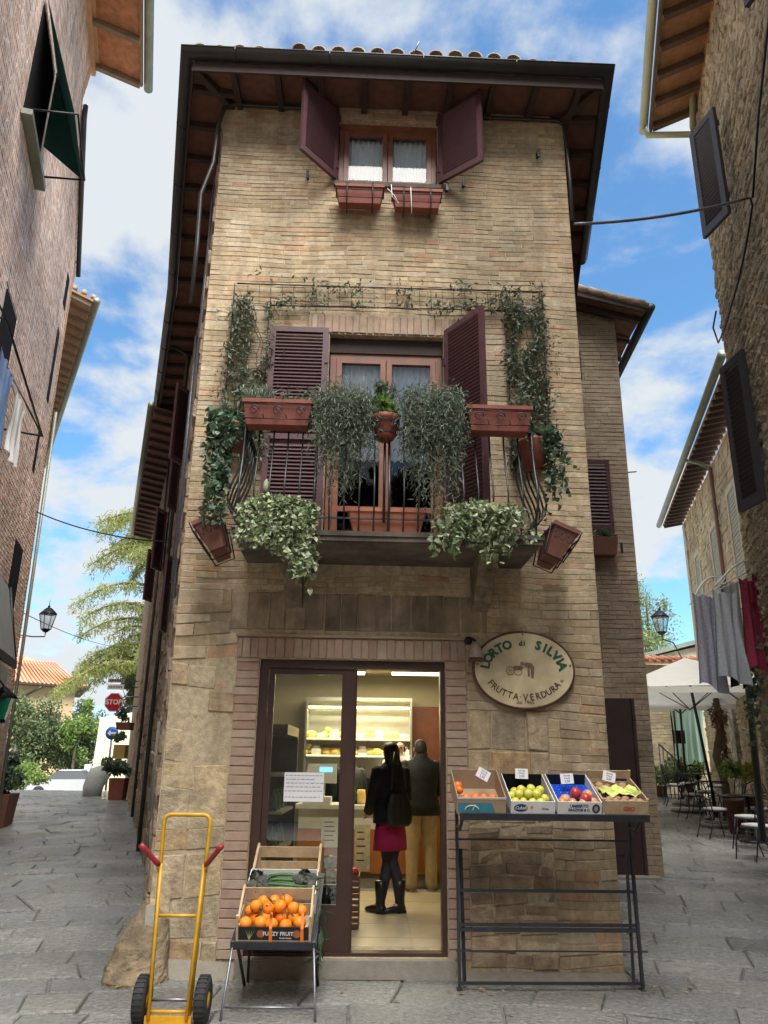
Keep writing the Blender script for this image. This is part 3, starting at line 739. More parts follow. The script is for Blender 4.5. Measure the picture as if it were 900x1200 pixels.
# ---- shop front: frame, fixed glass leaf, slid-open leaf
x0, x1, z0, z1 = DOOR[0], DOOR[1], DOOR[2], DOOR[3]
mb = MB()
mb.box(x0, x0 + .075, .05, .16, z0, z1); mb.box(x1 - .04, x1, .05, .16, z0, z1); mb.box(x0 + .075, x1 - .04, .05, .16, z1 - .07, z1)
mb.box(x0 + .075, x1 - .04, .05, .16, z0 + .0, z0 + .025)
df = mb.build('shop_door_frame', m_doorf, H)
mb = MB(); a, b = x0 + .078, -.225
mb.box(a, a + .05, .075, .115, z0 + .026, z1 - .072); mb.box(b - .115, b, .075, .115, z0 + .026, z1 - .072)
mb.box(a + .05, b - .115, .075, .115, z1 - .12, z1 - .072); mb.box(a + .05, b - .115, .075, .115, z0 + .026, z0 + .36)
leafo = mb.build('glass_door', m_doorf, H)
mb = MB(); mb.box(a + .05, b - .115, .092, .098, z0 + .36, z1 - .12); mb.build('pane', m_glass, leafo)
mb = MB(); mb.box(b + .002, b + .016, .125, .15, z0 + .026, z1 - .072); mb.box(b - .05, b + .002, .12, .135, z0 + .03, z1 - .08)
mb.build('sliding_leaf_edge', m_doorf, H)
# ---- shop interior (parts of the house: its room)
mb = MB(); F0 = .128
mb.slab([(-1.75, 7.10), (1.75, 7.22), (1.75, 12.6), (-2.5, 12.6), (-2.3, 9.6)], F0 - .05, F0); mb.build('shop_floor', m_floor, H, world=True)
mb = MB()
for i in range(6): mb.box(-1.7 + i * .6 + .18, -1.7 + i * .6 + .186, 7.14, 12.5, F0, F0 + .0012)
for i in range(9): mb.box(-1.7, 1.75, 7.5 + i * .6, 7.506 + i * .6, F0, F0 + .0016)
mb.build('tile_joints', m_plinth, H, world=True)
mb = MB(); mb.slab([(-1.75, 7.10), (1.75, 7.22), (1.75, 12.6), (-2.5, 12.6), (-2.3, 9.6)], 2.86, 2.93); mb.build('shop_ceiling', m_room, H, world=True)
mb = MB(); mb.box(-2.3, 1.75, 12.5, 12.6, F0, 2.86); mb.box(1.75, 1.8, 7.16, 12.6, F0, 2.86)
mb.add([(-1.72, 7.1, F0), (-2.5, 12.6, F0), (-2.5, 12.6, 2.86), (-1.72, 7.1, 2.86), (-1.76, 7.1, F0), (-2.55, 12.6, F0), (-2.55, 12.6, 2.86), (-1.76, 7.1, 2.86)], [(0, 1, 2, 3), (5, 4, 7, 6)])
mb.build('shop_wall', m_room, H, world=True)
mb = MB(); mb.box(.46, 1.3, 12.40, 12.498, F0, 2.4); bd = mb.build('inner_door_frame', m_wood, H, world=True)
mb = MB(); mb.box(.60, 1.2, 12.38, 12.398, F0 + .1, 2.28); mb.build('glowing_room_panel', mat('pale_room_glow', (.6, .5, .25), .8, .3, 3, emit=.35), bd, world=True)  # flat panel in the doorway, room light put in as its own glow

# ================================================================ BALCONY PLANTS
def fthing(name, label, cat, s, y, z, group=None, rz=0, rx=0):
    return thing(name, label, cat, FW(s, y, z), A2 + rz, group, rx)
def strands(mb, n, xr, yr, z0, drop, size, asp, lobes=0, per=22, spread=.08, lift=.08, out=.1, up=.6, stem=None, frng=None):
    """trailing stems that rise over the rim and hang; leaves all along"""
    for _ in range(n):
        x = random.uniform(*xr); y = random.uniform(*yr); dl = drop[0] + (drop[1] - drop[0]) * random.random() ** (1.7 if up > 1 else 1)
        if frng: dl *= frng((x - xr[0]) / (xr[1] - xr[0]))
        dx = random.gauss(0, spread); dy = -abs(random.gauss(0, out)) if y < (yr[0] + yr[1]) / 2 + .02 else random.gauss(0, out * .5)
        lf = random.uniform(0, lift); ph = random.uniform(0, 6)
        pts = []
        K = max(5, int(per * (dl + lf) / (drop[1] + lift)))
        for i in range(K):
            t = i / (K - 1); a = min(1, t * 3.5)
            z = z0 + lf * math.sin(min(PI, a * PI * .7)) - dl * max(0, t - .12)
            px = x + dx * a + .02 * math.sin(ph + t * 7); py = y + dy * a + .015 * math.cos(ph + t * 6)
            pts.append((px, py, z))
            for q in range(2 if per > 16 else 1): mb.leaf((px + random.gauss(0, .012), py + random.gauss(0, .012), z), size, asp, up, lobes)
        if stem and random.random() < .35: mb.cm = 1; mb.tube(pts[::3] + [pts[-1]], .0022, 3, cap=False); mb.cm = 0
def bush(mb, c, rx, ry, rz, n, size, asp=.5, lobes=0, clumps=14, cr=.35, up=0., flat=0):
    cs = []
    for _ in range(clumps):
        v = Vector((random.gauss(0, 1), random.gauss(0, 1), random.gauss(0, 1))).normalized() * random.uniform(.25, .85)
        cs.append((Vector((c[0] + v.x * rx, c[1] + v.y * ry, c[2] + v.z * rz)), random.uniform(.6, 1.2)))
    for _ in range(n):
        k, s_ = random.choice(cs); v = Vector((random.gauss(0, 1), random.gauss(0, 1), random.gauss(0, 1))).normalized() * (random.random() ** .5)
        mb.leaf((k.x + v.x * rx * cr * s_, k.y + v.y * ry * cr * s_, k.z + v.z * rz * cr * s_), size, asp, up, lobes)
def trough(name, label, w, d, h, loc, m, rx=0, group=None, rz=0, taper=.03, cat='planter', scroll=0, hook=0):
    t = fthing(name, label, cat, *loc, group=group, rz=rz, rx=rx)
    b = MB(); a = w / 2; c = d / 2; q = taper
    b.hull8([(-a + q, -c + q, 0), (a - q, -c + q, 0), (a - q, c - q, 0), (-a + q, c - q, 0), (-a, -c, h - .03), (a, -c, h - .03), (a, c, h - .03), (-a, c, h - .03)])
    for X0, X1, Y0, Y1 in ((-a - .012, a + .012, -c - .012, -c + .012), (-a - .012, a + .012, c - .012, c + .012), (-a - .012, -a + .012, -c + .012, c - .012), (a - .012, a + .012, -c + .012, c - .012)):
        b.box(X0, X1, Y0, Y1, h - .0295, h + .004)
    b.build('pot', m, t)
    s_ = MB(); s_.box(-a + .013, a - .013, -c + .013, c - .013, h - .029, h - .012); s_.build('soil', m_soil, t)
    if scroll:
        g = MB(); n = max(2, int(w / .17))
        g.tube([(-a, -c - .02, .03), (a, -c - .02, .03)], .005, 5); g.tube([(-a, -c - .02, h - .05), (a, -c - .02, h - .05)], .004, 5)
        for i in range(n):
            xx = -a + (i + .5) * w / n
            sp = [(xx + (.05 - .0022 * k) * math.cos(k * .55) * .8, -c - .024, h * .5 + (.045 - .0022 * k) * math.sin(k * .55)) for k in range(17)]
            g.tube(sp, .0045, 5); g.tube([sp[0], (xx + .075, -c - .024, h * .3), (xx + .08, -c - .022, .03)], .0045, 5)
        g.build('scroll_holder', m_iron, t)
    if hook:
        g = MB()
        for xx in (-a * .55, a * .55):
            g.tube([(xx, c + .02, h + .02), (xx, c + .016, -.012), (xx, -c - .016, -.012), (xx, -c - .02, h + .015)], .006, 5)
        g.tube([(-a - .01, -c - .02, h * .62), (a + .01, -c - .02, h * .62)], .005, 5); g.tube([(-a - .01, -c - .02, .03), (a + .01, -c - .02, .03)], .005, 5)
        g.build('hanging_bracket', m_iron, t)
    return t
GB = 'long planters on the balcony rail and floor'
t = trough('window_box', 'empty terracotta window box under the left half of the top window', .48, .16, .20, (-.30, -.16, 7.03), m_terra, group=None, hook=1)
t = trough('window_box', 'empty terracotta window box under the right half of the top window', .50, .16, .20, (.29, -.16, 7.0), m_terra, hook=1)
mb = MB(); mb.tube([(.02, -.26, 7.36), (.03, -.27, 7.2), (.1, -.27, 7.12), (.05, -.27, 7.22), (-.02, -.27, 7.3)], .004, 4); mb.tube([(.22, -.27, 7.33), (.23, -.275, 7.0)], .004, 4)
mb.build('loose_string', m_paper, t, loc=(-.29, .16, -7.13))
# upper left trough with green tuft and budding plant
t = trough('planter', 'terracotta trough with iron scrolls on the left end of the balcony rail', .56, .19, .21, (-.92, -.88, 4.20), m_terra, scroll=1)
mb = MB()
for _ in range(420):
    x = random.uniform(-.27, -.06); mb.leaf((x + random.gauss(0, .02), random.gauss(0, .05), .20 + random.uniform(0, .12)), .07, .12, -2.2)
mb.build('green_tuft', m_rosem, t)
mb = MB()
for _ in range(16):
    x = random.uniform(-.02, .27); y = random.gauss(0, .04); h = random.uniform(.08, .2); ex = random.gauss(0, .03)
    for k in range(9): mb.leaf((x + ex * k / 8, y, .2 + h * k / 8), .045, .45, -.2)
mb.build('budding_plant', m_vine, t)
t = trough('planter', 'terracotta trough with iron scrolls on the right end of the balcony rail', .53, .19, .21, (.915, -.88, 4.20), m_terra, scroll=1)
mb = MB()
for _ in range(10):
    x = random.uniform(.05, .3); h = random.uniform(.1, .25); ex = random.gauss(.05, .05)
    for k in range(9): mb.leaf((x + ex * k / 8, random.gauss(0, .03), .2 + h * k / 8), .06, .4, -.2)
mb.build('leafy_shoots', m_vine, t)
# rosemaries
for lab, xc, w, zz, dr in (('grey green trailing rosemary hanging from the rail left of the central pot', -.38, .44, 4.42, (.3, 1.02)), ('bushier trailing rosemary hanging from the rail right of the central pot', .37, .46, 4.44, (.35, 1.15))):
    t = fthing('trailing_rosemary', lab, 'plant', xc, -.86, zz)
    b = MB(); b.box(-w * .42, w * .42, -.08, .08, -.2, -.02); b.build('pot', m_terrad, t)
    mb = MB()
    strands(mb, 235, (-w / 2, w / 2), (-.15, .10), .0, dr, .058, .17, per=30, spread=.06, lift=.14, out=.05, up=1.1, frng=lambda u: .55 + .5 * math.sin(PI * min(1, max(0, u))) ** .8)
    for _ in range(1900): u_ = random.uniform(-1, 1); mb.leaf((u_ * w / 2, random.gauss(-.03, .08), random.uniform(-.38, .10 + .10 * (1 - u_ * u_))), .055, .17, -.4)
    mb.build('foliage', [m_rosem, m_twig], t)
# central pot on rail with houseleek and small shrub
t = fthing('potted_plant', 'round terracotta pot in a wire ring at the middle of the balcony rail', 'plant', -.03, -.88, 4.12)
mb = MB(); mb.lathe([(.07, 0), (.085, .02), (.105, .15), (.12, .16), (.12, .2), (.108, .2), (.1, .17), (.02, .165)], n=18); mb.build('pot', m_terra, t)
mb = MB()
for rr, z in ((.118, .14), (.095, .04)): mb.tube([(rr * math.cos(a * .524), rr * math.sin(a * .524), z) for a in range(12)], .004, 5, closed=True)
for a in range(6): mb.tube([(.118 * math.cos(a * 1.05), .118 * math.sin(a * 1.05), .14), (.095 * math.cos(a * 1.05), .095 * math.sin(a * 1.05), .04), (.04 * math.cos(a * 1.05), .04 * math.sin(a * 1.05), -.02)], .004, 5)
mb.tube([(0, .03, -.02), (0, .06, -.7)], .012, 6); mb.build('wire_ring', m_iron, t)
mb = MB(); bush(mb, (0, -.01, .26), .13, .12, .09, 420, .075, .45, clumps=12); mb.build('fresh_leaves', m_bright, t)
mb = MB(); bush(mb, (-.02, .02, .42), .12, .1, .12, 700, .045, .3, clumps=12); mb.build('upright_foliage', m_rosem, t)
# floor trough
t = trough('planter', 'plain salmon terracotta trough on the balcony floor behind the middle bars', .63, .19, .20, (0, -.655, 3.363), mat('salmon_terracotta', (.46, .17, .10), .7, .12, 8), taper=.045)
# side troughs hanging outside the railing ends
for sx, lab in ((-1, 'brown trough tilted outward on the left side of the balcony'), (1, 'brown trough tilted outward on the right side of the balcony')):
    t = fthing('planter', lab, 'planter', 1.39 * sx if sx > 0 else -1.38, -.45, 3.22, rz=PI / 2 * sx)
    b = MB(); b.x = M4((0, 0, 0), rx=R(24))
    b.hull8([(-.2, -.06, 0), (.2, -.06, 0), (.2, .06, 0), (-.2, .06, 0), (-.26, -.10, .24), (.26, -.10, .24), (.26, .10, .24), (-.26, .10, .24)])
    for X0, X1, Y0, Y1 in ((-.275, .275, -.115, -.09), (-.275, .275, .09, .115), (-.275, -.25, -.09, .09), (.25, .275, -.09, .09)): b.box(X0, X1, Y0, Y1, .235, .27)
    b.build('pot', m_terrad, t)
    b = MB(); b.x = M4((0, 0, 0), rx=R(24)); b.box(-.25, .25, -.089, .089, .236, .25); b.build('soil', m_soil, t)
    g = MB(); g.x = M4((0, 0, 0), rx=R(24))
    for xx in (-.24, 0, .24): g.tube([(xx, -.13, .28), (xx, -.128, .2), (xx * .85, -.085, -.015), (xx * .85, .085, -.015), (xx, .128, .25)], .007, 5)
    for z, yy, w in ((.1, -.10, .24), (.2, -.125, .27)): g.tube([(-w, -yy if 0 else yy, z), (w, yy, z)], .006, 5)
    for e in (-1, 1):
        for q in range(3): g.tube([(e * .285, -.06 + .06 * q + .022 * math.cos(k), .16 + .04 * math.sin(k)) for k in range(7)], .004, 4)
    g.build('hanging_bracket', m_iron, t)
# variegated ivies on the balcony floor
for lab, xc, w, wob, lens_ in (('variegated ivy spilling over the left corner of the balcony floor', -.86, .56, -1, (.10, .44)), ('variegated ivy spilling over the right corner of the balcony floor', .77, .58, 1, (.08, .36))):
    t = fthing('variegated_ivy', lab, 'plant', xc, -.85, 3.42)
    b = MB(); b.lathe([(.09, -.06), (.12, .12), (.13, .12), (.13, .15), (.11, .15)], c=(0, .13, 0), n=14); b.build('pot', m_terrad, t)
    mb = MB()
    bush(mb, (0, -.02, .08), w * .5, .15, .11, 1900, .040, .5, 1, clumps=20, cr=.4, up=.3)
    strands(mb, 80, (-w / 2, w / 2), (-.14, .0), .06, lens_, .040, .5, 1, per=24, spread=.05, lift=.08, out=.05, stem=1)
    if wob < 0: strands(mb, 12, (.12, .28), (-.12, -.05), .0, (.5, .68), .05, .5, 1, per=24, spread=.03, lift=.04, out=.03, stem=1)
    else: strands(mb, 12, (-.38, -.2), (-.12, -.05), -.02, (.2, .34), .06, .5, 1, per=12, spread=.05, lift=.04, out=.03, stem=1)
    strands(mb, 9, (-.1, .1) if wob < 0 else (-.1, .15), (-.12, -.05), -.02, (.25, .4), .06, .5, 1, per=14, spread=.06, lift=.04, out=.03, stem=1)
    mb.build('foliage', [m_varie, m_twig], t)
# ivies at both shoulders of the rail
t = fthing('trailing_ivy', 'dark green ivy trailing down the left end of the balcony rail', 'plant', -1.30, -.62, 4.30)
b = MB(); b.lathe([(.08, -.2), (.12, 0), (.125, .02), (.1, .02)], n=12); b.build('pot', m_terrad, t)
mb = MB(); bush(mb, (-.05, -.05, .02), .19, .16, .17, 950, .06, .5, 1, clumps=16, cr=.45)
strands(mb, 22, (-.2, -.06), (-.15, .0), -.05, (.45, 1.0), .055, .5, 1, per=26, spread=.03, lift=.04, out=.04, stem=1)
for k in range(5):
    for q in range(8): mb.leaf((-.1 - .02 * q * (1 - k * .5), -.05, .17 + .04 * k - .003 * q * q), .07, .25, -.2)
mb.build('foliage', [m_ivy, m_twig], t)
t = fthing('trailing_ivy', 'dark green ivy bunched at the right end of the balcony rail', 'plant', 1.33, -.60, 4.24)
b = MB(); b.lathe([(.09, -.24), (.13, 0), (.135, .02), (.1, .02)], c=(-.06, 0, 0), n=12); b.build('pot', m_terra, t)
mb = MB(); bush(mb, (.06, -.05, .03), .15, .15, .15, 760, .055, .5, 1, clumps=14, cr=.45)
strands(mb, 10, (.05, .16), (-.1, .0), -.05, (.3, .75), .05, .5, 1, per=18, spread=.05, lift=.04, out=.04, stem=1)
for q in range(16): mb.leaf((.12 + .012 * q, -.05, -.1 - .01 * q), .05, .5, .3, 1)
mb.build('foliage', [m_ivy, m_twig], t)
t = fthing('lemon_sapling', 'small glossy plant with a pale bud between the left ivy and the shutter', 'plant', -1.02, -.5, 3.37)
b = MB(); b.lathe([(.07, 0), (.1, .14), (.105, .16), (.08, .16)], n=12); b.build('pot', m_terrad, t)
mb = MB(); bush(mb, (0, -.05, .30), .09, .08, .12, 120, .07, .5, clumps=6); mb.build('foliage', m_ivy, t)
mb = MB(); mb.loft([((.0, -.1, .36), .012, .012), ((.0, -.1, .40), .03, .03), ((0, -.1, .45), .022, .022), ((0, -.1, .48), .004, .004)], 8); mb.build('pale_bud', mat('pale_bud', (.55, .6, .35), .6), t)
# wall trellis wires and jasmine
t = fthing('trellis', 'thin wire trellis framing the balcony doors on the brick wall', 'trellis', 0, 0, 0)
mb = MB(); mb.cs = True
zt, zb = 6.13, 5.89
mb.tube([(-1.51, -.05, zt), (1.58, -.05, zt + .02)], .007, 5); mb.tube([(-1.17, -.05, zb), (1.2, -.05, zb + .03)], .007, 5)
for x in (-1.53, -1.17): mb.tube([(x, -.05, 4.3), (x + (.0), -.05, zt if x < -1.4 else zb)], .006, 5)
for x in (1.2, 1.57): mb.tube([(x, -.05, 4.3), (x, -.05, zt if x > 1.4 else zb)], .006, 5)
for i in range(26):
    x = -1.4 + i * .115; mb.tube([(x, -.05, zt), (x + .01, -.05, zb + .01)], .0025, 4, cap=False)
for i in range(14):
    z = 4.4 + i * .11; mb.tube([(-1.53, -.05, z), (-1.17, -.05, z)], .0025, 4, cap=False); mb.tube([(1.2, -.05, z), (1.57, -.05, z)], .0025, 4, cap=False)
mb.build('wires', m_iron, t)
def vine(lab, x0, x1, top, seed, dens):
    t = fthing('climbing_jasmine', lab, 'climbing plant', (x0 + x1) / 2, -.05, 4.2); mb = MB(); cx = (x0 + x1) / 2
    for k in range(7):      # stems
        x = random.uniform(x0, x1) - cx; pts = []; z = 0
        while z < 1.8: pts.append((x, -.01 + random.gauss(0, .01), z)); x = max(x0 - cx, min(x1 - cx, x + random.gauss(0, .05))); z += .14
        mb.cm = 1; mb.tube(pts, .0045, 4, cap=False); mb.cm = 0
    for _ in range(int(2500 * dens)):
        z = random.uniform(0, 1.78); x = random.uniform(x0, x1) - cx + random.gauss(0, .035)
        if mnoise.noise(Vector((x * 5, z * 3.2, seed))) < -.13 and z > .5: continue
        mb.leaf((x, random.gauss(-.03, .03), z), .06, .36, .7)
    for xa, xb, dd in top:
        n = int(abs(xb - xa) * 620 * dd)
        for _ in range(n):
            x = random.uniform(xa, xb) - cx; z = random.choice((1.93, 1.72, 1.85)) + random.gauss(0, .05)
            if mnoise.noise(Vector((x * 4, z * 4, seed + 3))) < -.05: continue
            mb.leaf((x, random.gauss(-.04, .025), z), .06, .36, .6)
        for zz in (1.94, 1.72): mb.cm = 1; mb.tube([(xa - cx, 0, zz), ((xa + xb) / 2 - cx, -.02, zz - .03), (xb - cx, 0, zz)], .004, 4, cap=False); mb.cm = 0
    for _ in range(8):
        x = random.choice((x0, x1)) - cx; z = random.uniform(.3, 1.7); d = .1 if x > 0 else -.1
        for q in range(7): mb.leaf((x + d * q / 5, -.05, z + .04 * math.sin(q)), .045, .35, .4)
    mb.build('foliage', [m_vine, m_twig], t)
vine('sparse brownish jasmine climbing the wires left of the balcony doors', -1.54, -1.14, [(-1.5, -.9, 1.3), (-.9, -.25, .55), (-.25, .05, .15)], 1, 1.15)
vine('fuller silvery jasmine climbing the wires right of the balcony doors', 1.18, 1.58, [(.45, 1.58, 1.2), (.05, .45, .35)], 5, 1.25)

# ================================================================ SHOP SIGN, LAMP, NOTICES
t = fthing('shop_sign', 'oval cream greengrocer sign with green and brown lettering', 'sign', 1.226, -.05, 2.355)
EX, EZ = .435, .325
mb = MB(); n = 56
def oval(mb, a, c, y0, y1, n=56):
    vs = [(a * math.cos(2 * PI * i / n), y, c * math.sin(2 * PI * i / n)) for y in (y0, y1) for i in range(n)]
    mb.add(vs, [tuple(range(n)), tuple(range(2 * n - 1, n - 1, -1))] + [(i, i + n, (i + 1) % n + n, (i + 1) % n) for i in range(n)], False)
oval(mb, EX - .008, EZ - .008, -.012, .012); mb.build('sign_board', m_cream, t)
mb = MB(); mb.tube([(EX * math.cos(2 * PI * i / n), 0, EZ * math.sin(2 * PI * i / n)) for i in range(n)], .013, 6, closed=True)
for a in (90, 8, 172): mb.ball((EX * .94 * math.cos(R(a)), -.014, EZ * .94 * math.sin(R(a))), .008)
mb.build('rim', m_brownp, t)
def arc_text(mb, chars, a, c, size, bold, up=True, xs=1):
    for ch, ang, sz in chars:
        r_ = R(ang); x, z = a * math.cos(r_), c * math.sin(r_)
        nx, nz_ = math.cos(r_) / a, math.sin(r_) / c; rot = math.atan2(nz_, nx) - PI / 2
        if not up: rot += PI
        text_mesh(mb, ch, size * sz, (x, z), bold, .002, rot, -.0155, xs)
def spread_chars(txt, a0, a1, sizes=None):
    w = {'I': .55, "'": .35, 'L': .85, ' ': .6, '.': .4, 'd': .8, 'i': .5, '·': .5, 'c': .7}; ws = [w.get(ch, 1) for ch in txt]; T = sum(ws); p = 0; o = []
    for ch, k in zip(txt, ws):
        o.append((ch, a0 + (a1 - a0) * (p + k / 2) / T, 1)); p += k
    return [q for q in o if q[0] != ' ']
mb = MB()
arc_text(mb, spread_chars("L'ORTO", 178, 108), .335, .225, .105, .0045); arc_text(mb, spread_chars('SILVIA', 74, 2), .335, .225, .105, .0045)
arc_text(mb, spread_chars('di', 97, 86), .335, .225, .062, .002)
# little serifs on the tall letters
mb.build('green_lettering', m_green, t)
mb = MB(); arc_text(mb, spread_chars('FRUTTA·VERDURA', 204, 332), .335, .235, .078, .0005, up=False, xs=.92)
arc_text(mb, [('c', 338, .6), ('.', 341, .6)], .345, .235, .078, 0, up=False)
text_mesh(mb, 'dal 1965', .045, (.0, -.275), 0, .001, 0, -.0145)
mb.build('brown_lettering', m_brownp, t)
mb = MB(); yy = -.0155   # stooping porter with a barrow
def disc(mb, x, z, r, y=yy, n=14, rz=None):
    rz = rz or r; mb.add([(x + r * math.cos(2 * PI * i / n), y, z + rz * math.sin(2 * PI * i / n)) for i in range(n)], [tuple(range(n))], False)
def ring(mb, x, z, r, w=.005, y=yy):
    mb.tube([(x + r * math.cos(2 * PI * i / 14), y, z + r * math.sin(2 * PI * i / 14)) for i in range(14)], w / 2, 4, closed=True)
ring(mb, -.12, -.01, .035); ring(mb, -.055, -.012, .035); [mb.bar((-.12, yy, -.01), (-.12 + .034 * math.cos(a), yy, -.01 + .034 * math.sin(a)), .004, .002) for a in (0, 1.05, 2.1, 3.14, 4.2, 5.2)]
for x in (-.075, -.05, -.03): disc(mb, x, .015, .02, yy - .0005 - x * .001)
mb.bar((-.06, yy, .0), (.03, yy, .03), .004, .006, (0, 1, 0))
mb.add([(-.01, yy, .045), (.02, yy, .065), (.07, yy, .055), (.09, yy, .02), (.085, yy, -.02), (.06, yy, -.02), (.055, yy, .01), (.02, yy, .03)], [tuple(range(8))], False)
disc(mb, -.015, .052, .017, yy - .001); mb.add([(.055, yy, -.018), (.088, yy, -.018), (.08, yy, -.06), (.085, yy, -.072), (.06, yy, -.07)], [(0, 1, 2, 3, 4)], False)
mb.add([(.03, yy, .03), (.045, yy, .035), (.05, yy, -.055), (.03, yy, -.06)], [(0, 1, 2, 3)], False)
mb.build('porter_emblem', mat('faded_sepia', (.2, .12, .09), .6, .2, 30), t)
t = fthing('wall_lamp', 'small wall lamp with frosted bell shade at the upper left of the oval sign', 'lamp', .80, -.06, 2.50)
mb = MB(); mb.lathe([(.0, -.04), (.035, -.035), (.035, .02), (.01, .03)], c=(-.05, .03, .10), axis='y', n=12); mb.tube([(-.05, 0, .10), (-.03, -.05, .11), (0, -.07, .085)], .011, 6); mb.build('lamp_arm', m_iron, t)
mb = MB(); mb.lathe([(.02, .07), (.035, .06), (.05, .02), (.062, -.04), (.066, -.06), (.058, -.06), (.04, .02), (.0, .05)], c=(0, -.07, 0), n=16); mb.build('lamp_shade', mat('frosted_shade', (.45, .37, .3), .4, .05, trans=.3), t)
mb = MB(); mb.box(-.05, .07, -.09, .045, -.085, -.062); mb.build('stone_bracket', m_slab, t)
t = fthing('paper_notice', 'handwritten white paper notice taped inside the glass shop door', 'notice', -.635, .088, 1.375)
mb = MB(); mb.box(-.165, .165, -.001, .001, -.115, .115); mb.build('sheet', m_paper, t)
mb = MB(); rr = random.Random(4)
for i, z in enumerate((.09, .06, .03, .0, -.032, -.08)):
    x = -.15
    while x < (.14 if i != 1 else .09):
        w = rr.uniform(.012, .034)
        k = x
        while k < x + w:
            h = rr.uniform(.006, .011); mb.bar((k, -.0022, z - h / 2), (k + rr.uniform(-.003, .004), -.0022, z + h / 2), .0022, .0006, (0, 1, 0)); k += .0058
        mb.bar((x, -.0022, z), (x + w * .9, -.0022, z + rr.uniform(-.001, .002)), .0018, .0006, (0, 1, 0))
        x += w + .010
mb.build('handwriting', m_ink, t)

# ================================================================ FRUIT RACK (right of the door)
t = fthing('display_rack', 'blue black folding metal rack against the wall under four fruit boxes', 'rack', 1.25, -.31, 0)
mb = MB(); mb.cs = False
for x in (-.66, .70):
    mb.bar((x, -.03, .0), (x, .0, 1.30), .022, .03); mb.bar((x + (.045 if x < 0 else -.045), .03, .03), (x + (.03 if x < 0 else -.03), .02, .95), .02, .02)
    mb.tube([(x, -.01, 1.12), (x + .005, -.14, 1.10), (x + .01, -.30, 1.20)], .012, 6)
    mb.box(x - .02, x + .02, -.05, .02, -.03, .01)
for z, w, y in ((1.02, .014, .01), (.66, .02, 0), (.43, .022, -.015), (.395, .026, -.01), (.255, .010, -.02), (.045, .02, -.02)):
    mb.bar((-.66 if z != .255 else -.68, y, z), (.70 if z != .255 else .76, y, z), w, w)
mb.build('frame', m_dsteel, t)
TILT = R(22)
mb = MB(); mb.x = M4((0, -.445, 1.235), rx=TILT); mb.box(-.69, .71, 0, .50, -.03, -.006); mb.box(-.69, .71, -.012, -.001, -.045, .004)
mb.build('top_shelf', m_dsteel, t)
def on_shelf(u, v, w=0):    # facade coordinates of a point on the tilted shelf
    return (1.25 + u, -.31 - .445 + v * math.cos(TILT) - w * math.sin(TILT), 1.235 + v * math.sin(TILT) + w * math.cos(TILT))
def crate(name, label, w, d, hf, hb, u, m_front, m_in, m_side, style='card', extra=None, pos=None, tilt=TILT, group=None, rz=0):
    p = pos or on_shelf(u, 0, -.004)
    t = fthing(name, label, 'crate', *p, rx=tilt, group=group, rz=rz)
    a = w / 2; b = MB(); b.box(-a, a, 0.001, d, 0, .008); b.build('base', m_in, t)
    th = .006 if style == 'card' else .01
    for s_ in (-1, 1):
        b = MB()
        if style == 'card':
            x0, x1 = (s_ * a, s_ * (a - th)); x0, x1 = min(x0, x1), max(x0, x1)
            b.hull8([(x0, 0, .008), (x1, 0, .008), (x1, d, .008), (x0, d, .008), (x0, 0, hf), (x1, 0, hf), (x1, d, hb), (x0, d, hb)])
        else:
            x0 = s_ * (a - .005)
            b.box(x0 - .005, x0 + .005, .02, d - .02, .012, hf * .55); b.box(x0 - .005, x0 + .005, .02, d - .02, hf * .65, hf)
            for y in (.012, d - .03): b.box(x0 - .014 * (1 if s_ > 0 else 0) - .003, x0 + .014 * (0 if s_ > 0 else 1) + .003, y, y + .02, .008, (hf if y < .1 else hb) + .01)
        b.build('side_panel', m_side, t)
    b = MB()
    if style == 'card': b.box(-a + th, a - th, 0, th, .008, hf)
    else: b.box(-a + .012, a - .012, 0, .008, .01, hf)
    fr_ = b.build('front_panel', m_front, t)
    b = MB()
    if style == 'card': b.box(-a + th, a - th, d - th, d, .008, hb)
    else: b.box(-a + .012, a - .012, d - .008, d, .01, hb * .45); b.box(-a + .012, a - .012, d - .008, d, hb * .6, hb)
    b.build('back_panel', m_in if style == 'card' else m_side, t)
    t['_tilt'] = tilt
    return t, fr_
def fruit_mesh(name, r, m, kind='ball'):
    b = MB(); b.ball((0, 0, 0), r, r, r * .93, 12, 8, dent=.10)
    b.cm = 1; b.tube([(0, 0, r * .8), (0, .001, r * .92)], r * .06, 5)
    me_o = b.build(name, [m, m_twig]); me = me_o.data; bpy.data.objects.remove(me_o)
    return me
def pile(me, name, label, group, t, spots, cat='fruit'):
    Mx = t.matrix_basis.copy()
    for (x, y, z) in spots:
        o = bpy.data.objects.new(name, me); col.objects.link(o)
        o.location = Mx @ Vector((x, y, z)); o.rotation_euler = (random.uniform(-1, 1), random.uniform(-1, 1), random.uniform(0, 6))
        k = random.uniform(.93, 1.07); o.scale = (k, k, k)
        tag(o, label, cat, group)
def rows(w, d0, d1, step, z, jit=.006):
    o = []; y = d0; k = 0
    while y <= d1:
        x = -w + (step / 2 if k % 2 else 0)
        while x <= w: o.append((x + random.uniform(-jit, jit), y + random.uniform(-jit, jit), z + random.uniform(-jit, jit))); x += step
        y += step * .9; k += 1
    return o
W = .325
t1, f1 = crate('cardboard_crate', 'brown cardboard crate with a teal print holding a few tangerines', .36, .42, .125, .16, -.535, m_card, m_card, m_card)
b = MB(); b.add([(-.172, -.0008, .012), (.105, -.0008, .012), (.075, -.0008, .085), (-.172, -.0008, .085)], [(0, 1, 2, 3)]); b.build('teal_print', m_teal, f1)
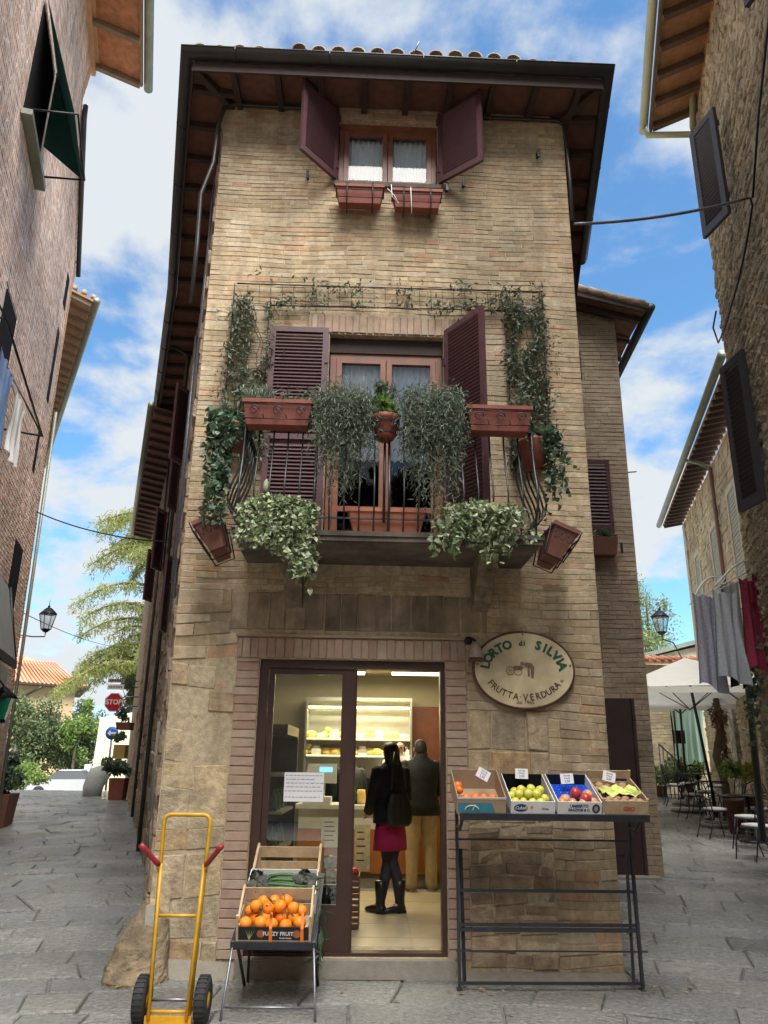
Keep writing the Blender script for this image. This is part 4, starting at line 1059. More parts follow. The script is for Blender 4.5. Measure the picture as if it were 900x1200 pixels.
b = MB(); b.box(-.178, .178, -.003, .0, .113, .127); b.tube([(-.07 + .05 * math.cos(k * .4), -.002, .03 + .035 * math.sin(k * .4)) for k in range(9)], .005, 4); b.bar((-.065, -.002, .03), (-.045, -.002, .072), .008, .002, (0, 1, 0)); b.build('pale_print', m_paper if 0 else mat('pale_print', (.6, .6, .55), .8), f1)
me = fruit_mesh('tangerine', .034, m_tanger)
pile(me, 'tangerine', 'bright tangerine lying in the brown cardboard crate with teal print', 'tangerines in the teal printed crate', t1, rows(.13, .05, .16, .068, .075) + [(-.14, .2, .09), (-.145, .25, .10)])
t2, f2 = crate('cardboard_crate', 'white cardboard crate with a dark blue oval logo full of yellow apples', W, .42, .10, .13, -.155, m_cardw, m_blackp, m_cardw)
b = MB(); b.add([(-.09 + .052 * math.cos(a * .393), -.0008, .05 + .03 * math.sin(a * .393)) for a in range(16)], [tuple(range(16))]); b.build('oval_logo', m_navy, f2)
b = MB(); text_mesh(b, 'Cubelli', .033, (-.09, .05), .0006, .0004, 0, -.0016, .95, shear=.3); b.build('logo_lettering', m_cardw, f2)
b = MB(); b.box(-.02, .0, -.0012, -.0002, .045, .065); b.build('orange_mark', m_tanger, f2)
b = MB(); text_mesh(b, 'Frutta', .02, (.09, .045), .0004, .0004, 0, -.0012); b.build('small_lettering', m_navy, f2)
me = fruit_mesh('yellow_apple', .036, m_applef)
pile(me, 'yellow_apple', 'yellow apple heaped in the white crate with a blue oval logo', 'yellow apples', t2, rows(.125, .05, .24, .066, .07) + rows(.09, .09, .17, .07, .12))
t3, f3 = crate('cardboard_crate', 'white cardboard crate with black lettering and blue tray of red apples', W, .42, .10, .13, .19, m_cardw, m_blackp, m_cardw)
b = MB(); text_mesh(b, 'UMBERTO', .030, (-.005, .068), .0012, .0004, 0, -.0012); text_mesh(b, 'GRAZIOSI & C.', .028, (-.005, .038), .0012, .0004, 0, -.0012, .9)
b.add([(.12 + .03 * math.cos(a * .393), -.0008, .05 + .035 * math.sin(a * .393)) for a in range(16)], [tuple(range(16))]); b.build('black_lettering', m_navy, f3)
b = MB(); b.add([(.12 + .014 * math.cos(a * .393), -.0018, .05 + .02 * math.sin(a * .393)) for a in range(16)], [tuple(range(16))]); b.build('portrait_oval', m_card, f3)
b = MB(); b.box(-.155, .155, .15, .405, .05, .056)
for i in range(6):
    for j in range(4): b.ball((-.13 + i * .052, .19 + j * .055, .056), .02, .02, .012, 8, 5)
b.build('blue_tray', m_bluep, t3)
spots = rows(.12, .05, .13, .078, .07)
pile(fruit_mesh('red_apple', .04, m_appler), 'red_apple', 'deep red apple in the white crate with black lettering', 'deep red apples', t3, [(.0, .12, .115), (.06, .06, .1)])
pile(fruit_mesh('blushed_apple', .04, m_applep), 'blushed_apple', 'red and yellow blushed apple in the white crate with black lettering', 'blushed apples', t3, spots[:5] + [(.09, .12, .10)])
t4, f4 = crate('wooden_crate', 'raw wood crate wrapped in clear film at the right end of the rack', W + .02, .44, .11, .16, .535, m_crate, m_crate, m_crate, style='wood')
b = MB(); text_mesh(b, 'GEO', .042, (.02, .05), .002, .0004, 0, -.0014); b.build('red_lettering', mat('red_print', (.5, .08, .05), .7), f4)
pile(fruit_mesh('brown_pear', .032, m_potato), 'brown_pear', 'brown speckled pear in the raw wood crate on the rack', 'brown pears', t4, rows(.13, .045, .36, .062, .075))
b = MB(); nx = 12
vs = [(-.15 + .3 * i / nx, .09 + .15 * j / 4 + .01 * math.sin(i * 1.3), .118 + .012 * math.sin(i * 1.7 + j) + .008 * math.cos(j * 2 + i)) for j in range(5) for i in range(nx + 1)]
b.add(vs, [(j * 13 + i, j * 13 + i + 1, j * 13 + i + 14, j * 13 + i + 13) for j in range(4) for i in range(nx)], True)
o = b.build('lime_wrapping', mat('lime_wrapping', (.55, .62, .16), .4, .5, 14), t4)
tag(fthing('price_card', 'tilted white price card at the back of the tangerine crate', 'price card', *on_shelf(-.50, .30, .14)), 0)
def card(lab, u, v, w, rot):
    t = fthing('price_card', lab, 'price card', *on_shelf(u, v, w)); b = MB(); b.x = Matrix.Rotation(rot, 4, 'Y') @ Matrix.Rotation(-.15, 4, 'X')
    b.box(-.05, .05, -.001, .001, 0, .075); b.build('card', m_paper, t)
    b = MB(); b.x = Matrix.Rotation(rot, 4, 'Y') @ Matrix.Rotation(-.15, 4, 'X')
    for i, (s_, z) in enumerate((('Euro/kg', .06), ('ITALIA', .04), ('2,50', .018))): text_mesh(b, s_, .016 if i < 2 else .024, (0, z), .0003, .0003, 0, -.0016)
    b.build('price_writing', m_ink, t)
bpy.data.objects.remove([o for o in bpy.data.objects if o.name.startswith('price_card')][0])
card('tilted white price card in the tangerine crate', -.50, .26, .15, R(28)); card('white price card over the yellow apples', -.17, .34, .12, R(2))
card('white price card over the red apples', .17, .27, .115, R(-3)); card('small white price card among the brown pears', .50, .31, .12, R(14))

# ================================================================ STAND LEFT OF THE DOOR
t = thing('folding_stand', 'folding steel stand under the orange crates in front of the glass door', 'stand', (-.70, 5.78, 0), R(1))
mb = MB(); mb.cs = True
for x in (-.27, .27):
    mb.tube([(x * 1.12, -.10, 0), (x * 1.1, -.08, .08), (x, .0, .41)], .009, 6); mb.ball((x, 0, .42), .018, n=8, k=6)
mb.tube([(-.30, -.08, .07), (.30, -.08, .07)], .007, 6)
mb.build('front_legs', m_steel, t)
mb = MB()
for x in (-.26, .26): mb.bar((x, .10, .42), (x * 1.05, .72, .0), .018, .018); mb.bar((x, .75, .62), (x, .80, .0), .018, .018)
mb.build('rear_legs', m_iron, t)
ST = R(19)
mb = MB(); mb.x = M4((0, -.01, .435), rx=ST); mb.box(-.285, .285, 0, .96, -.03, -.01); mb.box(-.285, .285, -.012, -.001, -.05, .0)
mb.build('shelf', m_dsteel, t)
def on_st(v, w=0): return (-.70, 5.77 + v * math.cos(ST) - w * math.sin(ST), .435 + v * math.sin(ST) + w * math.cos(ST))
def crate_w(name, label, w, d, hf, hb, v, mf, mi, ms, style):
    p = on_st(v); t, f = crate(name, label, w, d, hf, hb, 0, mf, mi, ms, style, pos=(0, 0, 0), tilt=ST)
    t.location = p; t.rotation_euler = (ST, 0, R(1)); return t, f
c1, f1 = crate_w('wooden_crate', 'raw wood crate of large oranges with a black label strip', .50, .32, .095, .20, .0, m_blackp, m_crate, m_crate, 'wood')
b = MB()
for s_ in (-1, 1):
    x = s_ * .243; b.hull8([(x - .007, .0, .09), (x + .007, .0, .09), (x + .007, .30, .2), (x - .007, .30, .2), (x - .007, .0, .11), (x + .007, .0, .11), (x + .007, .30, .23), (x - .007, .30, .23)])
    b.box(x - .008, x + .008, -.002, .02, .0, .17)
b.build('corner_posts', m_crate, c1)
b = MB(); text_mesh(b, 'FUZZY FRUIT', .036, (.03, .052), .0008, .0004, 0, -.0014, .95); text_mesh(b, 'frutta fresca', .016, (.08, .024), .0002, .0004, 0, -.0014); b.build('white_lettering', m_cardw, f1)
b = MB(); 
for k in range(5): b.add([(-.165, -.0012 - k * .0002, .012), (-.16, -.0012 - k * .0002, .012), (-.19 + .017 * k, -.0012 - k * .0002, .085)], [(0, 1, 2)])
b.build('leaf_print', mat('lime_print', (.35, .5, .1), .7), f1)
b = MB()
for x, c_ in ((-.085, 0), (.155, 0)): b.add([(x + .027 * math.cos(a * .524), -.0012, .052 + .027 * math.sin(a * .524)) for a in range(12)], [tuple(range(12))])
b.build('fruit_print', mat('russet_print', (.35, .12, .04), .7), f1)
b = MB()
for x in (-.02, .19): b.add([(x - .012, -.004, -.02), (x + .012, -.004, -.02), (x + .01, -.004, .09), (x + .008, .05, .17), (x - .008, .05, .17), (x - .01, -.004, .09)], [(0, 1, 2, 5), (5, 2, 3, 4)])
b.build('orange_ribbon', m_tanger, c1)
b = MB()
for q_ in range(14): b.leaf((random.uniform(-.16, .16), random.uniform(.05, .24), random.uniform(.13, .2)), .07, .4, .1)
b.build('green_leaves', m_ivy, c1)
pile(fruit_mesh('orange', .044, m_orangef), 'orange', 'large orange piled in the wood crate with a black label strip', 'large oranges in the front crate', c1, rows(.19, .055, .26, .088, .085, .008) + rows(.15, .14, .26, .088, .155, .01))
c2, f2 = crate_w('cardboard_crate', 'white cardboard crate of leeks and artichokes behind the oranges', .50, .27, .15, .19, .34, m_cardw, m_cardw, m_cardw, 'card')
me_l = MB(); me_l.tube([(-.17, 0, 0), (-.08, .01, .012), (.05, -.01, .01), (.19, .02, 0)], [.014, .012, .012, .006], 7)
me_l.add([(.02, 0, .012), (.2, .03, .02), (.21, .05, .014), (.03, .012, .006)], [(0, 1, 2, 3)]); me_l.add([(.02, 0, .012), (.2, -.03, .015), (.21, -.05, .01), (.03, -.012, .006)], [(3, 2, 1, 0)])
o = me_l.build('leek', m_leek); ml = o.data; bpy.data.objects.remove(o)
Mx = c2.matrix_basis.copy()
for i in range(9):
    o = bpy.data.objects.new('leek', ml); col.objects.link(o); o.location = Mx @ Vector((random.uniform(-.03, .06), .04 + i * .024, .13 + .012 * (i % 3))); o.rotation_euler = (random.uniform(-.3, .3), 0, random.uniform(-.25, .25) + (PI if i % 3 == 0 else 0))
    tag(o, 'long green leek lying across the white crate behind the oranges', 'vegetable', 'leeks in the white crate')
b = MB(); b.ball((0, 0, 0), .03, .03, .035, 10, 7)
for k in range(60):
    a = random.uniform(0, 6.28); z = random.uniform(-.8, .9); q = math.sqrt(1 - z * z * .9); p = Vector((.03 * q * math.cos(a), .03 * q * math.sin(a), .035 * z)); d = p.normalized(); x = d.cross(Vector((0, 0, 1))).normalized()
    b.add([p - x * .012, p + x * .012, p + d * .012 + Vector((0, 0, .022))], [(0, 1, 2)])
b.tube([(0, 0, -.03), (0, 0, -.07)], .007, 6)
o = b.build('artichoke', m_artich); ma = o.data; bpy.data.objects.remove(o)
for x, y, z in ((-.2, .06, .15), (-.15, .12, .16), (-.20, .18, .17), (-.13, .06, .15), (.13, .13, .17), (.2, .07, .15), (.21, .16, .17), (.15, .2, .18)):
    o = bpy.data.objects.new('artichoke', ma); col.objects.link(o); o.location = Mx @ Vector((x, y, z)); o.rotation_euler = (random.uniform(.6, 2), random.uniform(-1, 1), random.uniform(0, 6)); o.scale = (1.35,) * 3
    tag(o, 'dark purple green artichoke in the white crate behind the oranges', 'vegetable', 'artichokes in the white crate')
c3, f3 = crate_w('wooden_crate', 'nearly empty raw wood crate leaning against the glass door', .50, .32, .15, .21, .62, m_cardw, m_crate, m_crate, 'wood')
b = MB()
for s_ in (-1, 1): x = s_ * .243; b.hull8([(x - .009, .0, .14), (x + .009, .0, .14), (x + .009, .31, .2), (x - .009, .31, .2), (x - .009, .0, .17), (x + .009, .0, .17), (x + .009, .31, .24), (x - .009, .31, .24)])
b.build('top_rails', m_crate, c3)
mb = MB(); mb.x = M4((.0, .3, .05)); 
for k in range(26): mb.leaf((random.uniform(.27, .31), random.uniform(-.1, .25), random.uniform(.2, .55)), .12, .3, 1.2)
mb.build('hanging_leaves', m_ivy, t)
t = thing('plastic_tub', 'black tub with pale bags standing just inside the glass door', 'tub', (-.43, 7.42, .128), R(2))
mb = MB(); mb.hull8([(-.08, -.1, .0), (.07, -.1, .0), (.07, .1, 0), (-.08, .1, 0), (-.10, -.13, .42), (.09, -.13, .42), (.09, .13, .42), (-.10, .13, .42)]); mb.build('tub', m_blackp, t)
mb = MB(); mb.lathe([(.0, .44), (.08, .44), (.085, .50), (.07, .54), (0, .55)], n=12); mb.build('pale_bag', mat('pale_yellow_bag', (.6, .58, .3), .5, .3, 20), t)
mb = MB(); mb.lathe([(.0, .56), (.06, .56), (.065, .64), (0, .66)], c=(-.01, .03, 0), n=12); mb.build('printed_pack', mat('printed_pack', (.5, .55, .5), .4, .5, 30), t)

# ================================================================ HAND TRUCK
t = thing('hand_truck', 'yellow tubular hand truck with red grips standing by the house corner', 'hand truck', (-1.30, 5.53, 0), R(1), rx=R(-3))
mb = MB()
def rcorner(x0, x1, z0, z1, r, y=0):
    pts = [(x0 + .03, y, z0)]
    for k in range(5): a = PI - k * PI / 8; pts.append((x0 + r + r * math.cos(a) - .0, y, z1 - r + r * math.sin(a)))
    for k in range(5): a = PI / 2 - k * PI / 8; pts.append((x1 - r + r * math.cos(a), y, z1 - r + r * math.sin(a)))
    pts.append((x1 - .03, y, z0)); return pts
mb.tube(rcorner(-.155, .155, .04, 1.23, .045), .0135, 10)
mb.tube([(-.118, -.035, .05), (-.13, -.025, .5), (-.142, -.012, .93)], .0115, 8); mb.tube([(.118, -.035, .05), (.13, -.025, .5), (.142, -.012, .93)], .0115, 8)
mb.tube([(-.14, 0, .62), (.14, 0, .62)], .010, 8); mb.tube([(-.13, 0, .085), (.13, 0, .085)], .010, 8)
mb.tube([(-.15, 0, .88), (-.165, -.03, .93)], .013, 8); mb.tube([(.15, 0, .88), (.165, -.03, .93)], .013, 8)
for s_ in (-1, 1): mb.bar((s_ * .125, 0, .09), (s_ * .15, .06, .13), .02, .03)
mb.build('frame', m_yellow, t)
mb = MB(); mb.box(-.145, .145, -.02, .0, -.0, .065); mb.box(-.145, .145, -.20, -.021, .005, .012); mb.build('toe_plate', m_yellow, t)
for s_ in (-1, 1):
    b = MB(); p0, p1 = (s_ * .155, -.02, .92), (s_ * .265, -.115, 1.045)
    pts = [tuple(p0[i] + (p1[i] - p0[i]) * k / 6 for i in range(3)) for k in range(7)]; b.tube(pts, [.017, .018, .0165, .018, .0165, .019, .0195], 10); b.build('grip', m_red, t)
    b = MB(); cx = s_ * .192
    prof = [(.045, -.035), (.10, -.042), (.125, -.036), (.136, -.022), (.139, 0), (.136, .022), (.125, .036), (.10, .042), (.045, .035)]
    b.lathe(prof, c=(cx, .07, .135), n=26, axis='x')
    for k in range(26):
        a = 2 * PI * k / 26; b.box(0, 0, 0, 0, 0, 0) if 0 else None
        q = Vector((cx, .07 + .136 * math.cos(a), .135 + .136 * math.sin(a))); r_ = Vector((0, math.cos(a), math.sin(a)))
        b.bar(q + Vector((-.03, 0, 0)), q + Vector((.03, 0, 0)), .012, .010, tuple(r_))
    wh = b.build('wheel', m_rubber, t)
    b = MB(); b.lathe([(.0, -.037), (.044, -.037), (.05, -.03), (.05, .03), (.044, .037), (0, .037)], c=(cx, .07, .135), n=16, axis='x'); b.build('hub', m_yellow, wh)
mb = MB(); mb.tube([(-.2, .07, .135), (.2, .07, .135)], .01, 8); mb.build('axle', m_steel, t)

# ================================================================ guard stone at the corner
t = thing('guard_stone', 'worn sloping guard stone leaning on the left corner of the house', 'stone', (-1.84, 6.62, 0), 0)
mb = MB(); n = 30; rings = []
KZ = [(-.05, .25, .02, -.03), (.02, .245, .02, -.03), (.12, .225, .03, .0), (.26, .185, .04, .05), (.38, .145, .05, .09), (.47, .105, .06, .12), (.54, .05, .075, .16)]
for (z0_, r0_, a0_, b0_), (z1_, r1_, a1_, b1_) in zip(KZ, KZ[1:]):
    for q in range(4): u = q / 4; rings.append((Vector((a0_ + (a1_ - a0_) * u, b0_ + (b1_ - b0_) * u, z0_ + (z1_ - z0_) * u)), (r0_ + (r1_ - r0_) * u), (r0_ + (r1_ - r0_) * u) * .95))
mb.loft(rings, n)
vs = []
for v in mb.v:
    q = Vector(v); k = .10 * mnoise.noise(q * 4) + .06 * abs(mnoise.noise(q * 11)) + .03 * mnoise.noise(q * 26); d = Vector((v[0] - .04, v[1] - .05, 0))
    vs.append((v[0] + d.x * k * 1.6, v[1] + d.y * k * 1.6, v[2] + k * .05))
mb.v = vs; mb.sm = [False] * len(mb.sm); mb.build('stone_body', mat('mossy_tuff', (.26, .2, .13), .95, .35, 9, 1, 26, bdist=.03, big=4), t)
mb = MB(); mb.hull8([(.10, -.20, -.02), (.24, -.16, -.02), (.22, .2, -.02), (.04, .2, -.02), (.04, -.01, .5), (.10, .0, .5), (.10, .1, .5), (.04, .1, .5)]); mb.build('mortar_fillet', m_concrete, t)
mb = MB(); mb.x = M4((0, 6.75, 0), A2)
mb.hull8([(-1.78, -.12, -.03), (-1.1, -.12, -.03), (-1.1, .0, -.03), (-1.78, .0, -.03), (-1.78, -.02, .13), (-1.1, -.02, .10), (-1.1, .0, .10), (-1.78, .0, .13)])
mb.build('footing', m_concrete, H, world=True); mb = MB(); mb.x = M4((0, 6.75, 0), A2)
mb.hull8([(.6, -.16, -.03), (1.93, -.14, -.03), (1.93, .0, -.03), (.6, .0, -.03), (.6, -.02, .045), (1.93, -.02, .04), (1.93, .0, .04), (.6, .0, .045)])
mb.build('footing', m_concrete, H, world=True)

# ================================================================ INSIDE THE SHOP
F0 = .128
t = thing('shop_counter', 'cherry wood shop counter with a pale top across the back of the shop', 'counter', (-.1, 10.65, F0), 0)
mb = MB(); mb.box(-.95, 1.05, 0, .55, .10, .86); mb.build('front_panel', m_counter, t)
mb = MB(); mb.box(-.96, 1.06, .03, .5, 0, .099); mb.build('plinth', m_plinth, t)
mb = MB(); mb.box(-1.0, 1.1, -.08, .65, .861, .91); mb.box(-.95, .2, -.005, .0, .62, .86); mb.build('counter_top', m_white, t)
for i, (x, z, w, h, m, lab) in enumerate(((-.52, .58, .26, .36, m_paper, 'pale paper poster with printed lines taped to the counter front'), (-.12, .40, .20, .55, mat('cream_poster', (.55, .5, .38), .8, .3, 12), 'tall cream picture poster on the counter front'))):
    q = thing('poster', lab, 'poster', (x - .1, 10.642, F0 + z)); b = MB(); b.box(-w / 2, w / 2, -.004, -.001, -h / 2, h / 2); b.build('sheet', m, q)
    b = MB()
    for k in range(5): b.box(-w * .35, w * (.1 + .05 * (k % 3)), -.0055, -.0045, h * .32 - k * h * .15, h * .35 - k * h * .15)
    b.build('printed_lines', m_brownp, q)
t = thing('shop_scale', 'beige shop scale with a lit blue display on the counter', 'scale', (-.78, 10.75, F0 + .91), 0)
mb = MB(); mb.box(-.22, .14, -.15, .2, 0, .09); mb.box(-.05, .05, -.02, .05, .09, .3); mb.build('scale_body', m_white, t)
mb = MB(); mb.hull8([(-.22, -.1, .26), (.2, -.1, .26), (.2, .05, .26), (-.22, .05, .26), (-.17, -.06, .5), (.2, -.06, .5), (.2, .03, .5), (-.17, .03, .5)]); hd = mb.build('display_head', m_white, t)
mb = MB(); mb.add([(-.02, -.085, .40), (.15, -.085, .40), (.15, -.075, .46), (-.02, -.075, .46)], [(0, 1, 2, 3)]); mb.build('lit_screen', m_screen, hd)
t = thing('display_cabinet', 'steel shelving cabinet lit in warm yellow with cheeses behind the counter', 'cabinet', (-.25, 12.05, F0), 0)
mb = MB(); mb.box(-.9, .72, .38, .42, .3, 2.32); mb.box(-.9, -.87, 0, .38, .3, 2.32); mb.box(.69, .72, 0, .38, .3, 2.32); mb.box(-.9, .72, 0, .42, 2.321, 2.37); mb.build('carcass', m_chrome, t)
mb = MB(); mb.box(-.9, .72, 0, .42, 0, .3); mb.box(-.86, .68, .0, .36, .3, 1.2); mb.build('dark_base', m_dark, t)
for z in (1.50, 1.74): mb = MB(); mb.box(-.868, .688, -.02, .37, z, z + .03); mb.build('shelf', m_white, t)
mb = MB(); mb.box(-.86, .68, .02, .06, 2.21, 2.24); mb.build('light_tube', m_strip, t)
mb = MB(); mb.box(-.86, .68, -.035, -.021, 1.755, 1.772); mb.box(-.86, .68, -.035, -.021, 1.515, 1.532); mb.build('glowing_shelf_edge', mat('glowing_shelf_edge', (1, .85, .4), emit=.9), t)  # edges look lit through their own glow
ld = bpy.data.lights.new('cabinet_light', 'AREA'); ld.shape = 'RECTANGLE'; ld.size = 1.5; ld.size_y = .08; ld.energy = 12; ld.color = (1, .84, .45)
lo = bpy.data.objects.new('cabinet_light', ld); col.objects.link(lo); ld.energy = 10; lo.location = (-.34, 12.14, F0 + 2.19); lo.rotation_euler = (R(-12), 0, 0)
rr = random.Random(11)
for i in range(24):
    z = 1.771 if i < 12 else 1.531; x = -.82 + (i % 12) * .128 + rr.uniform(-.03, .03); b = MB(); k = (i * 7 + i // 5) % 4
    if k == 0: b.lathe([(.05, 0), (.085, .02), (.09, .06), (.07, .10), (0, .11)], n=12)
    elif k == 1: b.box(-.07, .07, -.08, .08, 0, .09); b.box(-.05, .05, -.06, .06, .0901, .13)
    elif k == 2:
        b.ball((-.04, 0, .05), .05, n=10, k=6); b.ball((.05, 0, .05), .048, n=10, k=6); b.ball((0, .02, .12), .045, n=10, k=6)
    else: b.lathe([(.07, 0), (.08, .03), (.075, .07), (.0, .075)], n=12)
    o = b.build(('cheese', 'packet_stack', 'small_cheese_heap', 'round_cheese')[k], (m_cheese, m_white, m_cheese, mat('pale_cheese', (.75, .68, .45), .5))[k], loc=(-.25 + x, 12.17 + rr.uniform(-.03, .05), F0 + z))
    lab = ('domed yellow cheese', 'stack of white packets', 'heap of small round cheeses', 'flat pale cheese wheel')[k] + ' on the %s lit shelf of the cabinet' % ('upper' if i < 12 else 'lower')
    tag(o, lab, ('cheese', 'packets', 'cheese', 'cheese')[k], lab)
for i, (x, yl) in enumerate(((-.55, 11.45), (.35, 11.45), (-.2, 9.3))):  # third tube is added out of view to light people and counter
    t = thing('ceiling_light', ('left hand fluorescent tube at the back of the shop ceiling', 'right hand fluorescent tube at the back of the shop ceiling', 'added unseen fluorescent tube nearer the door to light people and counter')[i], 'light', (x - (.1 if i == 0 else 0) + .2 * (i == 1), yl, 2.80))
    mb = MB(); mb.box(-.42, .42, -.05, .05, .02, .058); mb.build('housing', m_white, t)
    mb = MB(); mb.tube([(-.4, 0, 0), (.4, 0, 0)], .02, 8); mb.build('tube', m_lamp, t)
    ld = bpy.data.lights.new('tube_light', 'AREA'); ld.shape = 'RECTANGLE'; ld.size = .8; ld.size_y = .06; ld.energy = 12; ld.color = (1, .86, .56)
    lo = bpy.data.objects.new('tube_light', ld); col.objects.link(lo); lo.location = (x, yl, 2.77)
t = thing('drinks_fridge', 'dark glass fronted display unit inside the left of the shop', 'fridge', (-1.16, 8.6, F0), 0)
mb = MB(); mb.box(-.22, .22, -.55, .55, 0, .3); mb.box(-.22, -.18, -.55, .55, .3, 1.7); mb.box(-.22, .22, .5, .55, .3, 1.7); mb.box(-.22, .22, -.55, .55, 1.7, 1.8); mb.build('carcass', m_blackp, t)
for z in (.6, .95, 1.3): mb = MB(); mb.box(-.178, .2, -.54, .49, z, z + .025); mb.build('shelf', m_chrome, t)
mb = MB(); 
for k in range(7): mb.lathe([(.04, 0), (.04, .12), (.015, .17), (.015, .2), (0, .2)], c=(.1, -.45 + k * .14, .976 - .35 * (k % 2)), n=10)
mb.build('bottles', m_green, t)
for i, (x, y, z) in enumerate(((-.62, 7.9, 0), (-.62, 7.9, .22))):
    t = thing('carton', ('lower', 'upper')[i] + ' cardboard carton stacked behind the glass door', 'carton', (x, y, F0 + z)); mb = MB(); mb.box(-.14, .14, -.2, .2, 0, .2); mb.build('box', m_card, t)
    mb = MB(); mb.box(-.08, .08, -.203, -.2005, .05, .14); mb.build('label', mat('yellow_label', (.6, .5, .12), .6), t)
for i in range(3):
    t = thing('produce_crate', ('lowest', 'middle', 'topmost')[i] + ' red slatted crate stacked just inside the doorway', 'crate', (-.30, 7.95, F0 + i * .15)); mb = MB()
    for z in (.01, .06, .11): mb.box(-.10, .12, -.16, -.15, z, z + .035); mb.box(.11, .12, -.149, .16, z, z + .035)
    mb.box(-.10, .109, -.149, .16, 0, .01); mb.build('slats', m_brownp, t)
t = thing('red_bunch', 'bunch of red radishes on top of the crate stack inside the doorway', 'vegetables', (-.29, 7.92, F0 + .46)); mb = MB()
for k in range(14): mb.ball((random.uniform(-.07, .08), random.uniform(-.1, .1), random.uniform(0, .05)), .03, n=8, k=5)
mb.build('radishes', mat('radish_red', (.55, .02, .04), .4), t)

# ================================================================ PEOPLE
def skin_body(name, pts, edges, m, parent):
    """one continuous figure grown over joints: pts {key: (x, y, z, radius)}"""
    keys = list(pts); me = bpy.data.meshes.new(name)
    me.from_pydata([pts[k][:3] for k in keys], [(keys.index(a), keys.index(b)) for a, b in edges], [])
    me.materials.append(m)
    o = bpy.data.objects.new(name, me); col.objects.link(o); o.parent = parent
    sk = o.modifiers.new('skin', 'SKIN'); sk.use_smooth_shade = True
    lay = me.skin_vertices[0].data
    for i, k in enumerate(keys):
        r = pts[k][3]; lay[i].radius = r if isinstance(r, tuple) else (r, r); lay[i].use_root = (k == 'pelvis')
    ss = o.modifiers.new('sub', 'SUBSURF'); ss.levels = 1; ss.render_levels = 2
    dg = bpy.context.evaluated_depsgraph_get(); dg.update()
    nm = bpy.data.meshes.new_from_object(o.evaluated_get(dg))
    nm.name = name
    bpy.data.objects.remove(o); bpy.data.meshes.remove(me)
    o = bpy.data.objects.new(name, nm); col.objects.link(o); o.parent = parent
    for p in nm.polygons: p.use_smooth = True
    return o
def human(parent, J, headr=.075):
    """J: joints in metres with the feet at z = 0"""
    p = dict(J); e = [('pelvis', 'waist'), ('waist', 'chest'), ('chest', 'neck'), ('neck', 'head'), ('head', 'crown')]
    for s_ in 'LR':
        e += [('pelvis', 'hip' + s_), ('hip' + s_, 'knee' + s_), ('knee' + s_, 'ank' + s_), ('ank' + s_, 'toe' + s_), ('chest', 'sh' + s_), ('sh' + s_, 'elb' + s_), ('elb' + s_, 'wri' + s_), ('wri' + s_, 'palm' + s_)]
        w = Vector(p['wri' + s_][:3]); q = Vector(p['palm' + s_][:3]); d = (q - w).normalized(); sx = d.cross(Vector((0, 1, .2))).normalized()
        for i in range(4):
            b = q + sx * (-.028 + .0185 * i) + d * .01; c = b + d * (.032 + .006 * (i in (1, 2))); f = c + (d * .7 + Vector((0, .5, 0))).normalized() * .03
            p['f%d%s' % (i, s_)] = (*c, .0085); p['g%d%s' % (i, s_)] = (*f, .0075); e += [('palm' + s_, 'f%d%s' % (i, s_)), ('f%d%s' % (i, s_), 'g%d%s' % (i, s_))]
        tb = w + d * .03 - sx * .03; tt = tb + (d - sx * .6).normalized() * .035
        p['t' + s_] = (*tb, .010); p['u' + s_] = (*tt, .009); e += [('wri' + s_, 't' + s_), ('t' + s_, 'u' + s_)]
    return skin_body('body', p, e, m_skin, parent)
def base_joints(h, lean=0, dx=0, armL=None, armR=None, feet=None):
    k = h / 1.7
    J = dict(pelvis=(0, 0, .95 * k, (.15 * k, .10 * k)), waist=(0, 0, 1.10 * k, (.125 * k, .09 * k)), chest=(0, lean * .5, 1.32 * k, (.15 * k, .095 * k)),
             neck=(0, lean, 1.47 * k, .052 * k), head=(0, lean + .01, 1.575 * k, (.072 * k, .085 * k)), crown=(0, lean + .01, 1.66 * k, (.05 * k, .06 * k)))
    f = feet or {'L': (-.09, 0, .0), 'R': (.09, 0, .0)}
    for s_, sg in (('L', -1), ('R', 1)):
        fx, fy, ft = f[s_]
        J['hip' + s_] = (sg * .09 * k, 0, .88 * k, .085 * k); J['knee' + s_] = ((sg * .09 * k + fx) / 2, fy * .4 + .01, .48 * k, .055 * k)
        J['ank' + s_] = (fx, fy, .09 * k, .036 * k); J['toe' + s_] = (fx + math.sin(ft) * .11, fy + math.cos(ft) * .11, .035, (.035, .025))
    for s_, sg, a in (('L', -1, armL), ('R', 1, armR)):
        J['sh' + s_] = (sg * .175 * k, lean * .7, 1.40 * k, .055 * k)
        a = a or ((.22, .0, 1.12), (.22, .08, .88))
        J['elb' + s_] = (sg * a[0][0] * k, a[0][1] + lean * .5, a[0][2] * k, .040 * k); J['wri' + s_] = (sg * a[1][0] * k, a[1][1], a[1][2] * k, .026 * k)
        d = (Vector(J['wri' + s_][:3]) - Vector(J['elb' + s_][:3])).normalized() * .055
        J['palm' + s_] = (J['wri' + s_][0] + d.x, J['wri' + s_][1] + d.y, J['wri' + s_][2] + d.z, (.036, .016))
    return J
